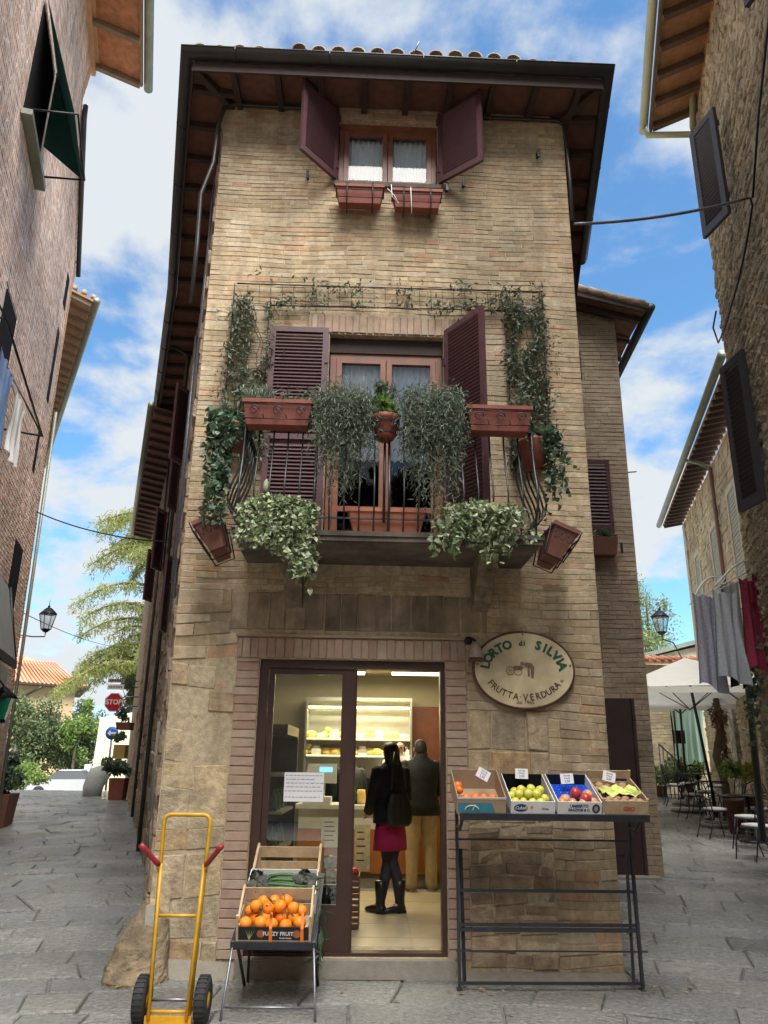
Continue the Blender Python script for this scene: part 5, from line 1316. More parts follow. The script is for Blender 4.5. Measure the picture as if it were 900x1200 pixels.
def face(parent, J, m_lip=None):
    """eyes, nose, mouth and ears set on the head, looking along +y"""
    c = Vector(J['head'][:3]); k = J['head'][3][0] / .072
    b = MB(); b.loft([(c + Vector((0, .082, -.035)) * k, .014, .010), (c + Vector((0, .098, -.025)) * k, .014, .014), (c + Vector((0, .088, .01)) * k, .008, .01), (c + Vector((0, .08, .025)) * k, .004, .006)], 8)
    for s_ in (-1, 1): b.ball(c + Vector((s_ * .078, .0, -.008)) * k, .011, .02, .03, 8, 6)
    b.build('nose_and_ears', m_skin, parent)
    for s_ in (-1, 1): b = MB(); b.ball(c + Vector((s_ * .03, .078, .008)) * k, .012, .008, .009, 8, 6); b.build('eye', m_dark, parent)
    b = MB(); b.ball(c + Vector((0, .082, -.055)) * k, .024, .008, .006, 8, 6); b.build('mouth', m_pink, parent)
def sleeve(parent, J, s_, m, extra=.018, cuff=.0):
    a, b_, c = (Vector(J[q + s_][:3]) for q in ('sh', 'elb', 'wri')); b = MB()
    pts = [a + (a - b_).normalized() * .04, a, (a + b_) / 2, b_, (b_ + c) / 2, c + (c - b_).normalized() * cuff]
    r = [.035, .062 + extra, .055 + extra, .048 + extra, .042 + extra, .036 + extra]; b.tube(pts, r, 14); b.build('sleeve', m, parent)
def torso(parent, J, m, z0, w=1.0, hem=.19, name='jacket', collar=True, hemy=.14):
    b = MB(); zc = J['neck'][2]; lean = J['neck'][1]; ks = zc / 1.47
    prof = [(z0, hem, hemy, 0), (z0 + .12, hem * .98, hemy * .98, 0), (1.08 * ks, .175 * w, .13 * w, 0), (1.22 * ks, .19 * w, .14 * w, lean * .3), (1.34 * ks, .205 * w, .14 * w, lean * .6), (1.41 * ks, .19 * w, .115 * w, lean * .8), (1.455 * ks, .12 * w, .085 * w, lean * .95), (1.485 * ks, .075 * w, .07 * w, lean)]
    if collar: prof += [(1.53 * ks, .07 * w, .068 * w, lean)]
    prof = [q for q in prof if q[0] >= z0]
    b.loft([((.006 * math.sin(z * 9), y, z), rx, ry) for z, rx, ry, y in prof], 22)
    vs = []
    for v in b.v:
        k = mnoise.noise(Vector((v[0] * 7, v[1] * 7, v[2] * 3))) * .05; vs.append((v[0] * (1 + k), v[1] * (1 + k), v[2]))
    b.v = vs; return b.build(name, m, parent)
# woman
for i, (x, h, m_) in enumerate(((-.35, .22, m_green), (-.25, .18, m_cheese), (-.02, .12, m_white), (.10, .20, m_appler), (.45, .16, m_cheese), (.72, .24, m_green))):
    t = thing('counter_jar', ('green bottle', 'squat amber jar', 'low white dish', 'red tin', 'pale wrapped loaf', 'tall green bottle')[i] + ' standing on the shop counter top', 'jar', (x, 10.85, F0 + .912)); mb = MB(); mb.lathe([(.045, 0), (.05, h * .6), (.02, h * .8), (.02, h), (0, h)] if i in (0, 5) else [(.055, 0), (.06, h * .5), (.05, h), (0, h)], n=12); mb.build('body', m_, t)
P = thing('person', 'woman in black coat and magenta skirt with long black hair waiting in the doorway', 'person', (.11, 8.62, F0), R(42))
J = base_joints(1.66, feet={'L': (-.09, .04, -.2), 'R': (.085, -.06, -1.25)}, armL=((.21, .05, 1.12), (.13, .2, .98)), armR=((.23, .0, 1.12), (.2, .12, .92)))
J['kneeL'] = (.02, .05, .48, .052); J['kneeR'] = (.03, .0, .49, .052)
human(P, J); face(P, J)
torso(P, J, m_blackc, .85, .98, .215, 'coat'); [sleeve(P, J, s_, m_blackc) for s_ in 'LR']
b = MB(); b.loft([((0, 0, .59), .195, .15), ((0, 0, .72), .185, .145), ((0, 0, .85), .165, .13), ((0, 0, .98), .15, .12)], 20); b.build('skirt', m_pink, P)
for s_ in 'LR':
    h_, k_, a_ = (Vector(J[q + s_][:3]) for q in ('hip', 'knee', 'ank')); b = MB(); b.tube([h_, (h_ + k_) / 2, k_, (k_ + a_) / 2 + Vector((0, -.012, .05)), a_], [.09, .078, .060, .056, .042], 14); b.build('tights', m_tights, P)
    t_ = Vector(J['toe' + s_][:3]); b = MB(); d = (t_ - a_); d.z = 0; d.normalize(); ang = math.atan2(d.y, d.x); b.x = M4((a_.x, a_.y, 0), ang)
    b.loft([((0, 0, .0), .05, .042), ((0, 0, .06), .052, .044), ((.0, 0, .14), .05, .048), ((0, 0, .22), .058, .054), ((0, 0, .30), .062, .058), ((0, 0, .305), .05, .048)], 14)
    b.loft([((-.05, 0, .04), .04, .038, Matrix.Rotation(PI / 2, 3, 'Y')), ((.03, 0, .045), .045, .042, Matrix.Rotation(PI / 2, 3, 'Y')), ((.11, 0, .036), .034, .04, Matrix.Rotation(PI / 2, 3, 'Y')), ((.17, 0, .028), .024, .03, Matrix.Rotation(PI / 2, 3, 'Y')), ((.19, 0, .025), .01, .012, Matrix.Rotation(PI / 2, 3, 'Y'))], 12)
    b.box(-.06, -.01, -.035, .035, 0, .03); b.build('boot', m_leather, P)
hc = Vector(J['head'][:3]); b = MB()
b.loft([(hc + Vector((0, -.03, -.22)), .06, .03), (hc + Vector((0, -.035, -.14)), .085, .05), (hc + Vector((0, -.03, -.05)), .092, .075), (hc + Vector((0, -.018, .02)), .090, .088), (hc + Vector((0, -.005, .07)), .078, .09), (hc + Vector((0, 0, .105)), .05, .06), (hc + Vector((0, 0, .12)), .01, .012)], 16)
b.build('long_hair', m_hairb, P)
t = thing('shoulder_bag', 'large black gathered leather bag hanging at the back of the woman in the coat', 'bag', (.19, 8.41, F0 + .83), R(20))
b = MB(); n = 28; rings = []
for z, rx, ry in ((0, .11, .035), (.03, .14, .05), (.12, .15, .06), (.22, .13, .05), (.30, .10, .04), (.33, .08, .03)): rings.append(((0, 0, z), rx, ry))
b.loft(rings, n); b.v = [(v[0] * (1 + .05 * math.sin(40 * math.atan2(v[1], v[0]))), v[1] * (1 + .25 * math.sin(14 * math.atan2(v[1] * 3, v[0]))), v[2]) for v in b.v]; b.build('bag_body', m_leather, t)
b = MB(); b.tube([(-.08, .0, .35), (-.06, .03, .55), (-.02, .07, .72)], .012, 6); b.tube([(.08, .0, .35), (.05, .03, .55), (.0, .07, .72)], .012, 6); b.build('strap', m_leather, t)
# man in the dark jacket
P = thing('person', 'man in dark jacket and khaki trousers standing at the right of the doorway', 'person', (.50, 10.02, F0), R(8))
J = base_joints(1.73, lean=.03, feet={'L': (-.12, .0, -.25), 'R': (.13, .03, .35)}, armL=((.25, .06, 1.13), (.18, .28, 1.02)), armR=((.25, .06, 1.13), (.18, .28, 1.02)))
human(P, J); face(P, J)
torso(P, J, m_navyc, .84, 1.14, .235, 'jacket', hemy=.16); [sleeve(P, J, s_, m_navyc, .026) for s_ in 'LR']
for s_ in 'LR':
    h_, k_, a_ = (Vector(J[q + s_][:3]) for q in ('hip', 'knee', 'ank')); b = MB(); b.tube([h_ + Vector((0, 0, .08)), h_, (h_ + k_) / 2, k_, (k_ + a_) / 2, a_ + Vector((0, 0, .0)), a_ + Vector((0, .01, -.05))], [.10, .115, .10, .083, .074, .07, .072], 16)
    b.v = [(v[0] + .010 * mnoise.noise(Vector(v) * 9), v[1] + .012 * mnoise.noise(Vector(v) * 8 + Vector((3, 0, 0))), v[2]) for v in b.v]; b.build('trouser_leg', m_khaki, P)
    t_ = Vector(J['toe' + s_][:3]); d = (t_ - a_); ang = math.atan2(d.y, d.x); b = MB(); b.x = M4((a_.x, a_.y, 0), ang); Q = Matrix.Rotation(PI / 2, 3, 'Y')
    b.loft([((-.07, 0, .05), .035, .03, Q), ((-.05, 0, .055), .055, .042, Q), ((.03, 0, .06), .055, .048, Q), ((.12, 0, .04), .038, .05, Q), ((.19, 0, .03), .025, .035, Q), ((.205, 0, .028), .01, .012, Q)], 12); b.box(-.075, .18, -.042, .042, -.0, .018); b.build('shoe', m_shoe, P)
hc = Vector(J['head'][:3]); b = MB()
b.loft([(hc + Vector((0, -.055, -.06)), .045, .03), (hc + Vector((0, -.03, -.02)), .078, .065), (hc + Vector((0, -.02, .03)), .080, .078), (hc + Vector((0, -.01, .08)), .068, .078), (hc + Vector((0, 0, .11)), .04, .05), (hc + Vector((0, 0, .12)), .01, .01)], 16); b.build('short_hair', m_hairg, P)
# shopkeepers behind the counter
P = thing('person', 'bald shopkeeper in a pale shirt facing out from behind the counter', 'person', (.30, 11.55, F0), R(165))
J = base_joints(1.76, lean=.08); human(P, J); face(P, J); torso(P, J, m_white, .9, 1.05, .2, 'shirt'); [sleeve(P, J, s_, m_white) for s_ in 'LR']
b = MB(); b.loft([((0, 0, .1), .16, .12), ((0, 0, .5), .15, .12), ((0, 0, .95), .17, .13)], 14); b.build('trousers', m_navyc, P)
hc = Vector(J['head'][:3]); b = MB(); b.loft([(hc + Vector((0, -.05, -.06)), .06, .04), (hc + Vector((0, -.03, -.02)), .082, .065), (hc + Vector((0, -.03, .03)), .078, .06), (hc + Vector((0, -.03, .035)), .06, .05)], 14); b.build('fringe_of_hair', m_hairg, P)
P = thing('person', 'fair haired person in dark top bending behind the counter beside the door frame', 'person', (-.42, 11.5, F0), R(20))
J = base_joints(1.60, lean=.10); human(P, J); face(P, J); torso(P, J, m_navyc, .86, 1.05, .2, 'dark_top'); [sleeve(P, J, s_, m_navyc) for s_ in 'LR']
b = MB(); b.loft([((0, 0, .1), .16, .12), ((0, 0, .5), .15, .12), ((0, 0, .95), .17, .13)], 14); b.build('trousers', m_navyc, P)
hc = Vector(J['head'][:3]); b = MB(); b.loft([(hc + Vector((0, -.04, -.11)), .06, .04), (hc + Vector((0, -.03, -.05)), .088, .075), (hc + Vector((0, -.018, .02)), .088, .088), (hc + Vector((0, -.005, .07)), .074, .085), (hc + Vector((0, 0, .112)), .03, .04)], 16); b.build('fair_hair', m_hairl, P)

# ================================================================ THINGS ON THE LEFT FLANK OF THE HOUSE
dL = (Wl1 - Wl0).normalized(); nL = Vector((-dL.y, dL.x, 0)).normalized(); nL = nL if nL.x < 0 else -nL
dL2 = (Wl2 - Wl1).normalized(); nL2 = Vector((-dL2.y, dL2.x, 0)); nL2 = nL2 if nL2.x < 0 else -nL2
def LW(s, out, z):
    L1 = (Wl1 - Wl0).length
    p = Wl0 + dL * s + nL * out if s < L1 else Wl1 + dL2 * (s - L1) + nL2 * out
    return (p.x, p.y, z)
angL = math.atan2(-dL.y, -dL.x); angL2 = math.atan2(-dL2.y, -dL2.x)
mb = MB(); mb.cs = True
mb.tube([LW(5.6, .08, .3), LW(5.6, .08, 8.3), LW(5.5, .4, 8.42)], .032, 8); mb.tube([LW(9.5, .06, .5), LW(9.5, .06, 7.9)], .03, 8)
mb.build('downpipe', m_gutter, H, world=True)
mb = MB(); mb.tube([LW(.8, .03, 8.2), LW(.75, .03, 6.2), LW(1.1, .03, 5.0), LW(1.15, .03, 2.9)], .022, 6); mb.tube([LW(2.4, .05, 6.9), LW(2.5, .05, 3.6)], .03, 6); mb.build('pale_cable', m_steel, H, world=True)
for s_, z, h, w, ang in ((3.6, 5.5, 1.15, .34, 34), (5.2, 5.3, 1.05, .30, 30), (8.2, 5.0, 1.2, .34, 35), (4.6, 3.3, 1.1, .30, 20), (11.5, 5.0, 1.2, .34, 35)):
    a0 = angL if s_ < 4.4 else angL2
    shutter(None, w, h, LW(s_, .06, z), a0 + R(-ang if w > 0 else -ang)) if 0 else None
    o = shutter(H, w, h, (0, 0, 0), 0, pitch=.05); Mi = H.matrix_basis.inverted() @ (Matrix.Translation(Vector(LW(s_, .06, z))) @ Matrix.Rotation(a0 + (R(-ang) if w > 0 else R(-ang)), 4, 'Z'))
    o.location = Mi.to_translation(); o.rotation_euler = Mi.to_euler()
mb = MB()
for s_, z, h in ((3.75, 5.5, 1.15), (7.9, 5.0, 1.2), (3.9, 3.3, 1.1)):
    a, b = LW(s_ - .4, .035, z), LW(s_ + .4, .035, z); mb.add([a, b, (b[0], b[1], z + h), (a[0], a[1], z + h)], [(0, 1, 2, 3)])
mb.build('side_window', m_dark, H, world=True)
mb = MB(); mb.tube([LW(3.0, .04, 1.0), LW(3.0, .04, 2.0)], .022, 6); mb.build('vent_pipe', m_concrete, H, world=True); mb = MB(); mb.tube([LW(2.2, .03, .6), LW(2.2, .03, 1.6), LW(2.2, .1, 1.65)], .018, 6); mb.build('vent_pipe', m_concrete, H, world=True)

# ================================================================ TALL HOUSE ON THE LEFT
AL = R(106.5); LO = Vector((-2.45, 0, 0))
TL = thing('tall_brick_house', 'tall rosy brick house closing the left side with a green awning and laundry racks', 'house', tuple(LO), AL)
# local x runs away down the alley, local -y is the alley side
def sil(z):      # far edge of the wall at height z
    P = [(0, 15.6), (3.3, 14.8), (6, 14.6), (8.1, 14.4), (10.9, 14.4), (11.2, 14.5), (13.65, 12.2), (14.72, 12.6), (17, 12.6)]
    for (a, b), (c, d) in zip(P, P[1:]):
        if a <= z <= c: return b + (d - b) * (z - a) / (c - a)
    return 12.6
wz = [0, 3.3, 8.1, 11.15, 13.65, 14.7, 15.4]
mb = MB(); K = [(-1.5, 0)] + [(sil(z), z) for z in wz] + [(-1.5, 15.4)]
win = (8.40, 9.72, 9.66, 11.7)
mb.prism(K[:], .012, .5); mb.build('wall', m_mortL, TL)
mb = MB(); bricks(mb, -1.0, 12, -.1, 15.3, .072, (.24, .28), [(8.40, 9.70, 9.62, 11.6), (5.2, 6.4, 5.2, 7.4), (9.2, 10.2, 5.8, 7.6)], p=.006, jit=.0015, gap=.012, chamf=.002, edge=lambda z: (-1.0, sil(z) - .22), y=.01)
mb.build('brickwork', m_brickL, TL)
mb = MB(); bricks(mb, 0, 1, 2.5, 15.3, .072, (.16, .22), [], p=.012, jit=.002, gap=.008, edge=lambda z: (sil(z) - .22, sil(z)), y=.01)
for z in (14.75, 14.9, 15.05): mb.box(9.0, 12.7, -.05 - (z - 14.7) * .4, .01, z, z + .12)
mb.build('orange_brick_edge', m_orange, TL)
# flat panel, window recess shade put into its colour, with green awning frame
mb = MB(); mb.box(8.42, 9.68, -.004, .012, 9.66, 11.58); mb.build('dark_recess_panel', m_dark, TL)
mb = MB(); mb.box(8.3, 9.8, -.14, .0, 9.57, 9.655); mb.build('window_sill', m_gutterg, TL)
GA = mat('dark_green_canvas', (.015, .06, .045), .8, .2, 6, trans=.1)
aw = MB(); aw.add([(8.42, -.02, 11.75), (9.72, -.02, 11.75), (9.72, -.62, 9.85), (8.42, -.62, 9.85)], [(0, 1, 2, 3)]); aw.add([(9.722, -.02, 11.75), (9.722, -.62, 9.85), (9.722, -.02, 10.3)], [(0, 1, 2)])
aw.v = [(x, y - .0, z) for x, y, z in aw.v]; aw.build('awning_cloth', GA, TL)
mb = MB(); mb.cs = True
def rackL(x0, x1, z, out):
    mb.tube([(x0, -.02, z), (x0, -out, z - .05), (x1, -out, z - .05), (x1, -.02, z)], .014, 6); mb.tube([(x0, -.02, z + 1.1), (x0, -out, z - .05)], .012, 6); mb.tube([(x1, -.02, z + 1.1), (x1, -out, z - .05)], .012, 6)
    for k in range(3): mb.tube([(x0, -out * (k + 1) / 4, z - .02), (x1, -out * (k + 1) / 4, z - .02)], .004, 4)
mb.tube([(8.42, -.02, 9.75), (8.42, -.66, 9.85), (9.72, -.66, 9.85), (9.72, -.02, 9.75)], .016, 6); mb.tube([(9.72, -.66, 9.85), (9.72, -.02, 11.7)], .014, 6)
rackL(6.4, 9.3, 5.55, .72)
mb.build('drying_rack', m_iron, TL)
for w in ((5.3, 6.3, 5.3, 7.4), (9.3, 10.1, 5.85, 7.55), (13.25, 13.45, 6.4, 7.2), (13.5, 13.75, 7.9, 9.4), (13.6, 13.9, 10.0, 10.7), (12.8, 13.6, 3.6, 5.0)): mb = MB(); mb.box(w[0], w[1], -.006, .012, w[2], w[3]); mb.build('dark_window_panel', m_dark, TL)  # flush panels, shade of the window depth put into their colour
mb = MB(); mb.box(4.9, 14.0, -.008, .008, -.1, 3.0); mb.build('plaster_base', mat('grey_plaster', (.32, .3, .27), .9, .15, 2, .4, 30), TL)
# eave at the top
mb = MB(); mb.hull8([(8.4, -1.0, 14.72), (12.62, -1.0, 14.72), (12.62, .0, 14.95), (8.4, .0, 14.95), (8.4, -1.0, 14.76), (12.62, -1.0, 14.76), (12.62, .0, 15.0), (8.4, .0, 15.0)]); mb.build('soffit', mat('rusty_soffit', (.42, .19, .10), .8, .3, 7, .3, 40), TL)
mb = MB()
for x in (9.2, 10.35, 11.5, 12.55): mb.bar((x, -.95, 14.66), (x, -.02, 14.88), .10, .11)
mb.bar((8.4, -.97, 14.72), (12.6, -.97, 14.72), .05, .10); mb.build('rafters', mat('grey_rafter', (.22, .17, .12), .8, .2, 6, .2, 30), TL)
mb = MB(); mb.tube([(8.4, -1.10, 14.78), (12.75, -1.10, 14.78)], .09, 12); mb.build('gutter', m_gutterg, TL)
mb = MB(); mb.tube([(12.30, -.05, 13.6), (12.3, -.06, 13.3), (14.5, -.06, 11.2)], .05, 8); mb.build('rake_flashing', m_gutter, TL)
mb = MB(); mb.tube([(14.9, -.07, .3), (14.75, -.07, 3.5), (14.35, -.07, 8)], .03, 8); mb.build('downpipe', m_gutterg, TL)
mb = MB(); mb.hull8([(8, -.28, 3.0), (12.9, -.28, 3.0), (12.9, .0, 4.2), (8, .0, 4.2), (8, -.25, 2.97), (12.9, -.25, 2.97), (12.9, .0, 4.17), (8, .0, 4.17)]); mb.build('shop_awning', mat('grey_awning', (.28, .28, .26), .8, .1, 4, trans=.2), TL)
mb = MB(); mb.box(8, 12.9, -.30, -.26, 2.9, 3.02); mb.tube([(12.9, -.28, 2.95), (12.9, -.02, 4.2)], .025, 6); mb.build('awning_frame', m_iron, TL)
def LL(x, y, z): c, s_ = math.cos(AL), math.sin(AL); return (LO.x + x * c - y * s_, LO.y + x * s_ + y * c, z)
def cloth(mb, w, h, folds=4, amp=.03, ny=10, flare=0, hem=0):
    nx = folds * 8; vs = []
    for j in range(ny + 1):
        v = j / ny
        for i in range(nx + 1):
            u = i / nx; q = mnoise.noise(Vector((u * 3 + w, v * 1.2, h))); x = (u - .5) * w * (1 + flare * v - .12 * math.sin(v * PI)) + .03 * q * v
            y = amp * (.25 + .9 * v) * math.sin((u + .06 * q) * folds * 2 * PI + .8 * v) + amp * 1.2 * mnoise.noise(Vector((u * 5 + h, v * 2, w))) * (.3 + v) + amp * .3 * math.sin(u * 23 + v * 3)
            vs.append((x, y, -h * v * (1 + .05 * math.sin(u * 5 + w * 9)) - hem * math.sin(u * PI) + .012 * math.sin(u * 19) - .03 * (1 - v) * abs(math.sin(u * PI * 2))))
    b = len(vs); vs += [(x, y + .004, z) for x, y, z in vs]; W = nx + 1
    fs = [(j * W + i, j * W + i + 1, (j + 1) * W + i + 1, (j + 1) * W + i) for j in range(ny) for i in range(nx)]
    fs += [tuple(b + q for q in reversed(f)) for f in fs]
    mb.add(vs, fs, True)
def garment(name, label, w, h, loc, rz, m, **k):
    b = MB(); cloth(b, w, h, **k); return tag(b.build(name, m, loc=loc, rot=(0, 0, rz)), label, 'laundry')
garment('hanging_towel', 'blue towel on the drying rack of the left house', .7, .9, LL(7.3, -.6, 5.5), AL, mat('blue_towel', (.16, .25, .45), .9), folds=2)
garment('hanging_shirt', 'white shirt hanging beside the blue towel on the left rack', .6, .75, LL(8.25, -.6, 5.5), AL, m_cardw, folds=3)
t = thing('wall_lantern', 'green glazed lantern hanging low on the left house', 'lantern', LL(12.9, -.17, 2.12), AL)
mb = MB(); mb.hull8([(-.08, -.08, 0), (.08, -.08, 0), (.08, .08, 0), (-.08, .08, 0), (-.15, -.15, .32), (.15, -.15, .32), (.15, .15, .32), (-.15, .15, .32)]); mb.build('green_glass', mat('green_glass', (.01, .16, .09), .2, .1), t)
mb = MB(); mb.lathe([(.24, .321), (.10, .44), (.03, .5), (0, .52)], n=4); mb.tube([(0, 0, .5), (0, .1, .62), (0, .3, .62)], .014, 6); mb.lathe([(.0, -.06), (.09, -.05), (.09, -.001)], n=4); mb.build('iron_frame', m_iron, t)
t = thing('potted_shrub', 'leafy shrub in a dark square planter against the left house', 'plant', (-6.98, 14.95, zg(-6, 15)), R(10))
mb = MB(); mb.hull8([(-.25, -.3, 0), (.25, -.3, 0), (.25, .3, 0), (-.25, .3, 0), (-.3, -.35, .55), (.3, -.35, .55), (.3, .35, .55), (-.3, .35, .55)]); mb.build('pot', m_terrad, t)
mb = MB(); bush(mb, (0, 0, .9), .38, .4, .45, 900, .12, .5, clumps=16); mb.build('foliage', m_ivy, t)
t = thing('post_lantern', 'small grey iron lantern on a post by the left planter', 'lantern', (-7.35, 16.2, zg(-6, 16)), 0)
mb = MB(); mb.tube([(0, 0, 0), (0, 0, .95)], .02, 8); mb.lathe([(.06, .95), (.09, .97), (.12, 1.2), (.15, 1.21), (.05, 1.3), (.0, 1.4)], n=6); mb.build('lantern_body', m_gutterg, t)
# ---------------- second house on the left: only its eave shows past the first
A3 = R(118); S2 = Vector((-6.75, 14.25, 0))
T2 = thing('eaved_house', 'farther brick house on the left whose long tiled eave slants over the alley', 'house', tuple(S2), A3)
mb = MB(); mb.box(.0, 11.5, .35, .8, 0, 10.85); mb.build('wall', m_brickL, T2)
mb = MB(); mb.hull8([(0, -.45, 10.95), (11.5, -.45, 10.95), (11.5, .5, 11.2), (0, .5, 11.2), (0, -.45, 11.0), (11.5, -.45, 11.0), (11.5, .5, 11.26), (0, .5, 11.26)]); mb.build('soffit', m_soffit2, T2)
mb = MB()
for i in range(26): mb.bar((.1 + i * .44, -.42, 10.90), (.1 + i * .44, .4, 11.12), .10, .10)
mb.build('rafters', mat('grey_rafter', (.2, .15, .1)), T2)
mb = MB(); mb.tube([(0, -.52, 11.0), (11.5, -.52, 11.0)], .08, 10); mb.build('gutter', m_gutterg, T2)
mb = MB()
for i in range(5):
    for k in range(3): mb.tube([(i * .0 + .0 + .03 * k, -.45 + i * .2, 11.06 + i * .052 + .03 * k), (.6, -.45 + i * .2, 11.08 + i * .052)], .06, 7)
mb.build('roof_tiles', m_tile, T2)
# ---------------- neighbour joined to the left flank of the shop house
NA = math.atan2(23.3 - 14.0, -7.93 + 4.68)
T3 = thing('grey_eaved_house', 'narrow neighbour house beyond the shop house on the left alley with its own lower eave', 'house', (-4.68, 14.0, 0), NA)
mb = MB(); mb.box(5.8, 10.5, -1.2, -.62, 0, 7.9); mb.build('wall', m_side, T3)
mb = MB(); mb.tube([(0, 0, 8.3), (9.9, 0, 8.3)], .07, 10); mb.build('gutter', m_gutterg, T3)
mb = MB(); mb.hull8([(0, -.62, 8.16), (9.9, -.62, 8.16), (9.9, -.05, 8.24), (0, -.05, 8.24), (0, -.62, 8.2), (9.9, -.62, 8.2), (9.9, -.05, 8.28), (0, -.05, 8.28)]); mb.build('soffit', m_soffit, T3)
mb = MB()
for i in range(20): mb.bar((.1 + i * .5, -.6, 8.12), (.1 + i * .5, -.06, 8.2), .07, .07)
mb.build('rafters', m_rafter, T3)

# ================================================================ ANNEX BEHIND RIGHT
AX = thing('brick_annex', 'grey tan brick house set back at the right with one shutter', 'house', (3.65, 10.8, 0), 0)
gz = zg(3.4, 10.8)
mb = MB(); mb.prism([(-1.9, -.1), (.0, -.1), (0, 8.38), (-1.9, 8.92)], .014, .4); mb.prism([(.0, 0), (.0, 0), (0, 0)], 0, 0) if 0 else None
mb.build('front_wall', m_mortar, AX)
mb = MB(); dh = (-1.15, -.205, gz + .02, 2.44)
bricks(mb, -1.7, 0, gz - .1, 8.7, (.06, .075), (.2, .32), [dh, (-.95, -.26, 4.84, 5.94)], p=.008, jit=.003, gap=.006, wav=.02, edge=lambda z: (-1.7, 0), y=.012)
b2 = MB(); b2.v = mb.v; keepf = []
for f, m_, s_ in zip(mb.f, mb.m, mb.sm):
    if max(mb.v[i][2] + (mb.v[i][0]) * .285 for i in f) < 8.38: keepf.append((f, m_, s_))
b2.f = [k[0] for k in keepf]; b2.m = [k[1] for k in keepf]; b2.sm = [k[2] for k in keepf]
b2.build('brickwork', m_brickA, AX)
mb = MB(); mb.hull8([(-.0, .03, -.1), (.02, .03, -.1), (.6, 9, -.1), (.3, 9, -.1), (.0, .03, 8.38), (.02, .03, 8.38), (.6, 9, 8.3), (.3, 9, 8.3)]); mb.build('side_wall', m_brickA, AX)
mb = MB(); mb.box(dh[0], dh[1], -.006, .012, dh[2], dh[3]); dr = mb.build('door', mat('dark_plum_door', (.05, .028, .028), .5, .2, 4), AX)
mb = MB()
for z in (gz + .25, 1.25): mb.box(dh[0] + .45, dh[1] - .12, -.02, -.0065, z, z + .75)
mb.bar((dh[1] - .02, -.02, dh[2]), (dh[1] - .02, -.02, dh[3]), .05, .04); mb.build('door_panels', mat('dark_plum_door', (.05, .03, .03)), dr)
mb = MB(); mb.box(-1.3, -.1, -.22, .0, gz - .1, gz + .015); mb.build('step', m_concrete, AX)
shutter(AX, .62, 1.10, (-.9, -.03, 4.84), 0, m_shut, pitch=.055)
mb = MB(); mb.tube([(-.62, -.04, 3.62), (-.61, -.04, 3.55), (-.61, -.04, 2.98)], .02, 6); mb.build('white_pipe', m_chrome, AX)
mb = MB(); mb.box(-.66, -.58, -.01, .01, 7.3, 7.8); mb.box(-.2, -.18, -.05, .0, 4.5, 4.65); mb.tube([(.0, -.02, 5.75), (.12, -.05, 5.75)], .01, 5); mb.build('wall_hook', m_iron, AX)
t = thing('planter', 'small dark planter with a sprig under the annex shutter', 'planter', (3.65 - .5, 10.66, 4.42)); mb = MB(); mb.hull8([(-.2, -.08, 0), (.17, -.08, 0), (.17, .12, 0), (-.2, .12, 0), (-.24, -.11, .26), (.2, -.11, .26), (.2, .13, .26), (-.24, .13, .26)]); mb.build('pot', m_terrad, t)
mb = MB(); bush(mb, (0, 0, .30), .24, .1, .09, 330, .06, .4, clumps=12); mb.build('foliage', m_vine, t)
# eave: sloping verge towards the right, gutter along the right side
mb = MB(); sl = .285
mb.hull8([(-1.6, -.42, 8.38 + 1.6 * sl), (.38, -.42, 8.42 - .38 * sl), (.38, .4, 8.42 - .38 * sl), (-1.6, .4, 8.38 + 1.6 * sl), (-1.6, -.42, 8.43 + 1.6 * sl), (.38, -.42, 8.47 - .38 * sl), (.38, .4, 8.47 - .38 * sl), (-1.6, .4, 8.43 + 1.6 * sl)])
mb.hull8([(.02, .4, 8.34), (.38, .4, 8.30), (.82, 7, 8.30), (.4, 7, 8.34), (.02, .4, 8.40), (.38, .4, 8.34), (.82, 7, 8.34), (.4, 7, 8.40)]); mb.build('soffit', m_soffit, AX)
mb = MB(); mb.bar((-1.6, -.40, 8.40 + 1.6 * sl), (.38, -.40, 8.44 - .38 * sl), .05, .14); mb.bar((-1.2, -.15, 8.33 + 1.2 * sl), (.36, -.15, 8.37 - .36 * sl), .08, .08)
for i in range(9): mb.bar((.05, .5 + i * .6, 8.32), (.40 + i * .04, .5 + i * .6, 8.28), .06, .06)
mb.build('rafters', m_rafter, AX)
mb = MB()
for k in range(9):
    x0 = -1.6 + k * .22; mb.tube([(x0, -.42, 8.50 - x0 * sl + .0), (x0 + .25, -.42, 8.50 - (x0 + .25) * sl - .02)], [.062, .052], 8)
for k in range(3): mb.tube([(.36, -.42 + .22 * k, 8.40), (.1, -.42 + .22 * k, 8.47)], .06, 8)
mb.build('roof_tiles', m_tile, AX)
mb = MB(); mb.tube([(.44, -.46, 8.33), (.88, 7.0, 8.33)], .07, 10); mb.build('gutter', m_gutter, AX)

# ================================================================ STONE HOUSE ON THE RIGHT
RA = R(255); RO = Vector((2.3, 0, 0)); RD = Vector((math.sin(R(15)), math.cos(R(15)), 0))
Rfar = RO + RD * 10.45
TR = thing('rubble_stone_house', 'rubble stone house closing the right side with grey shutters and a cream gutter', 'house', (Rfar.x, Rfar.y, 0), RA)
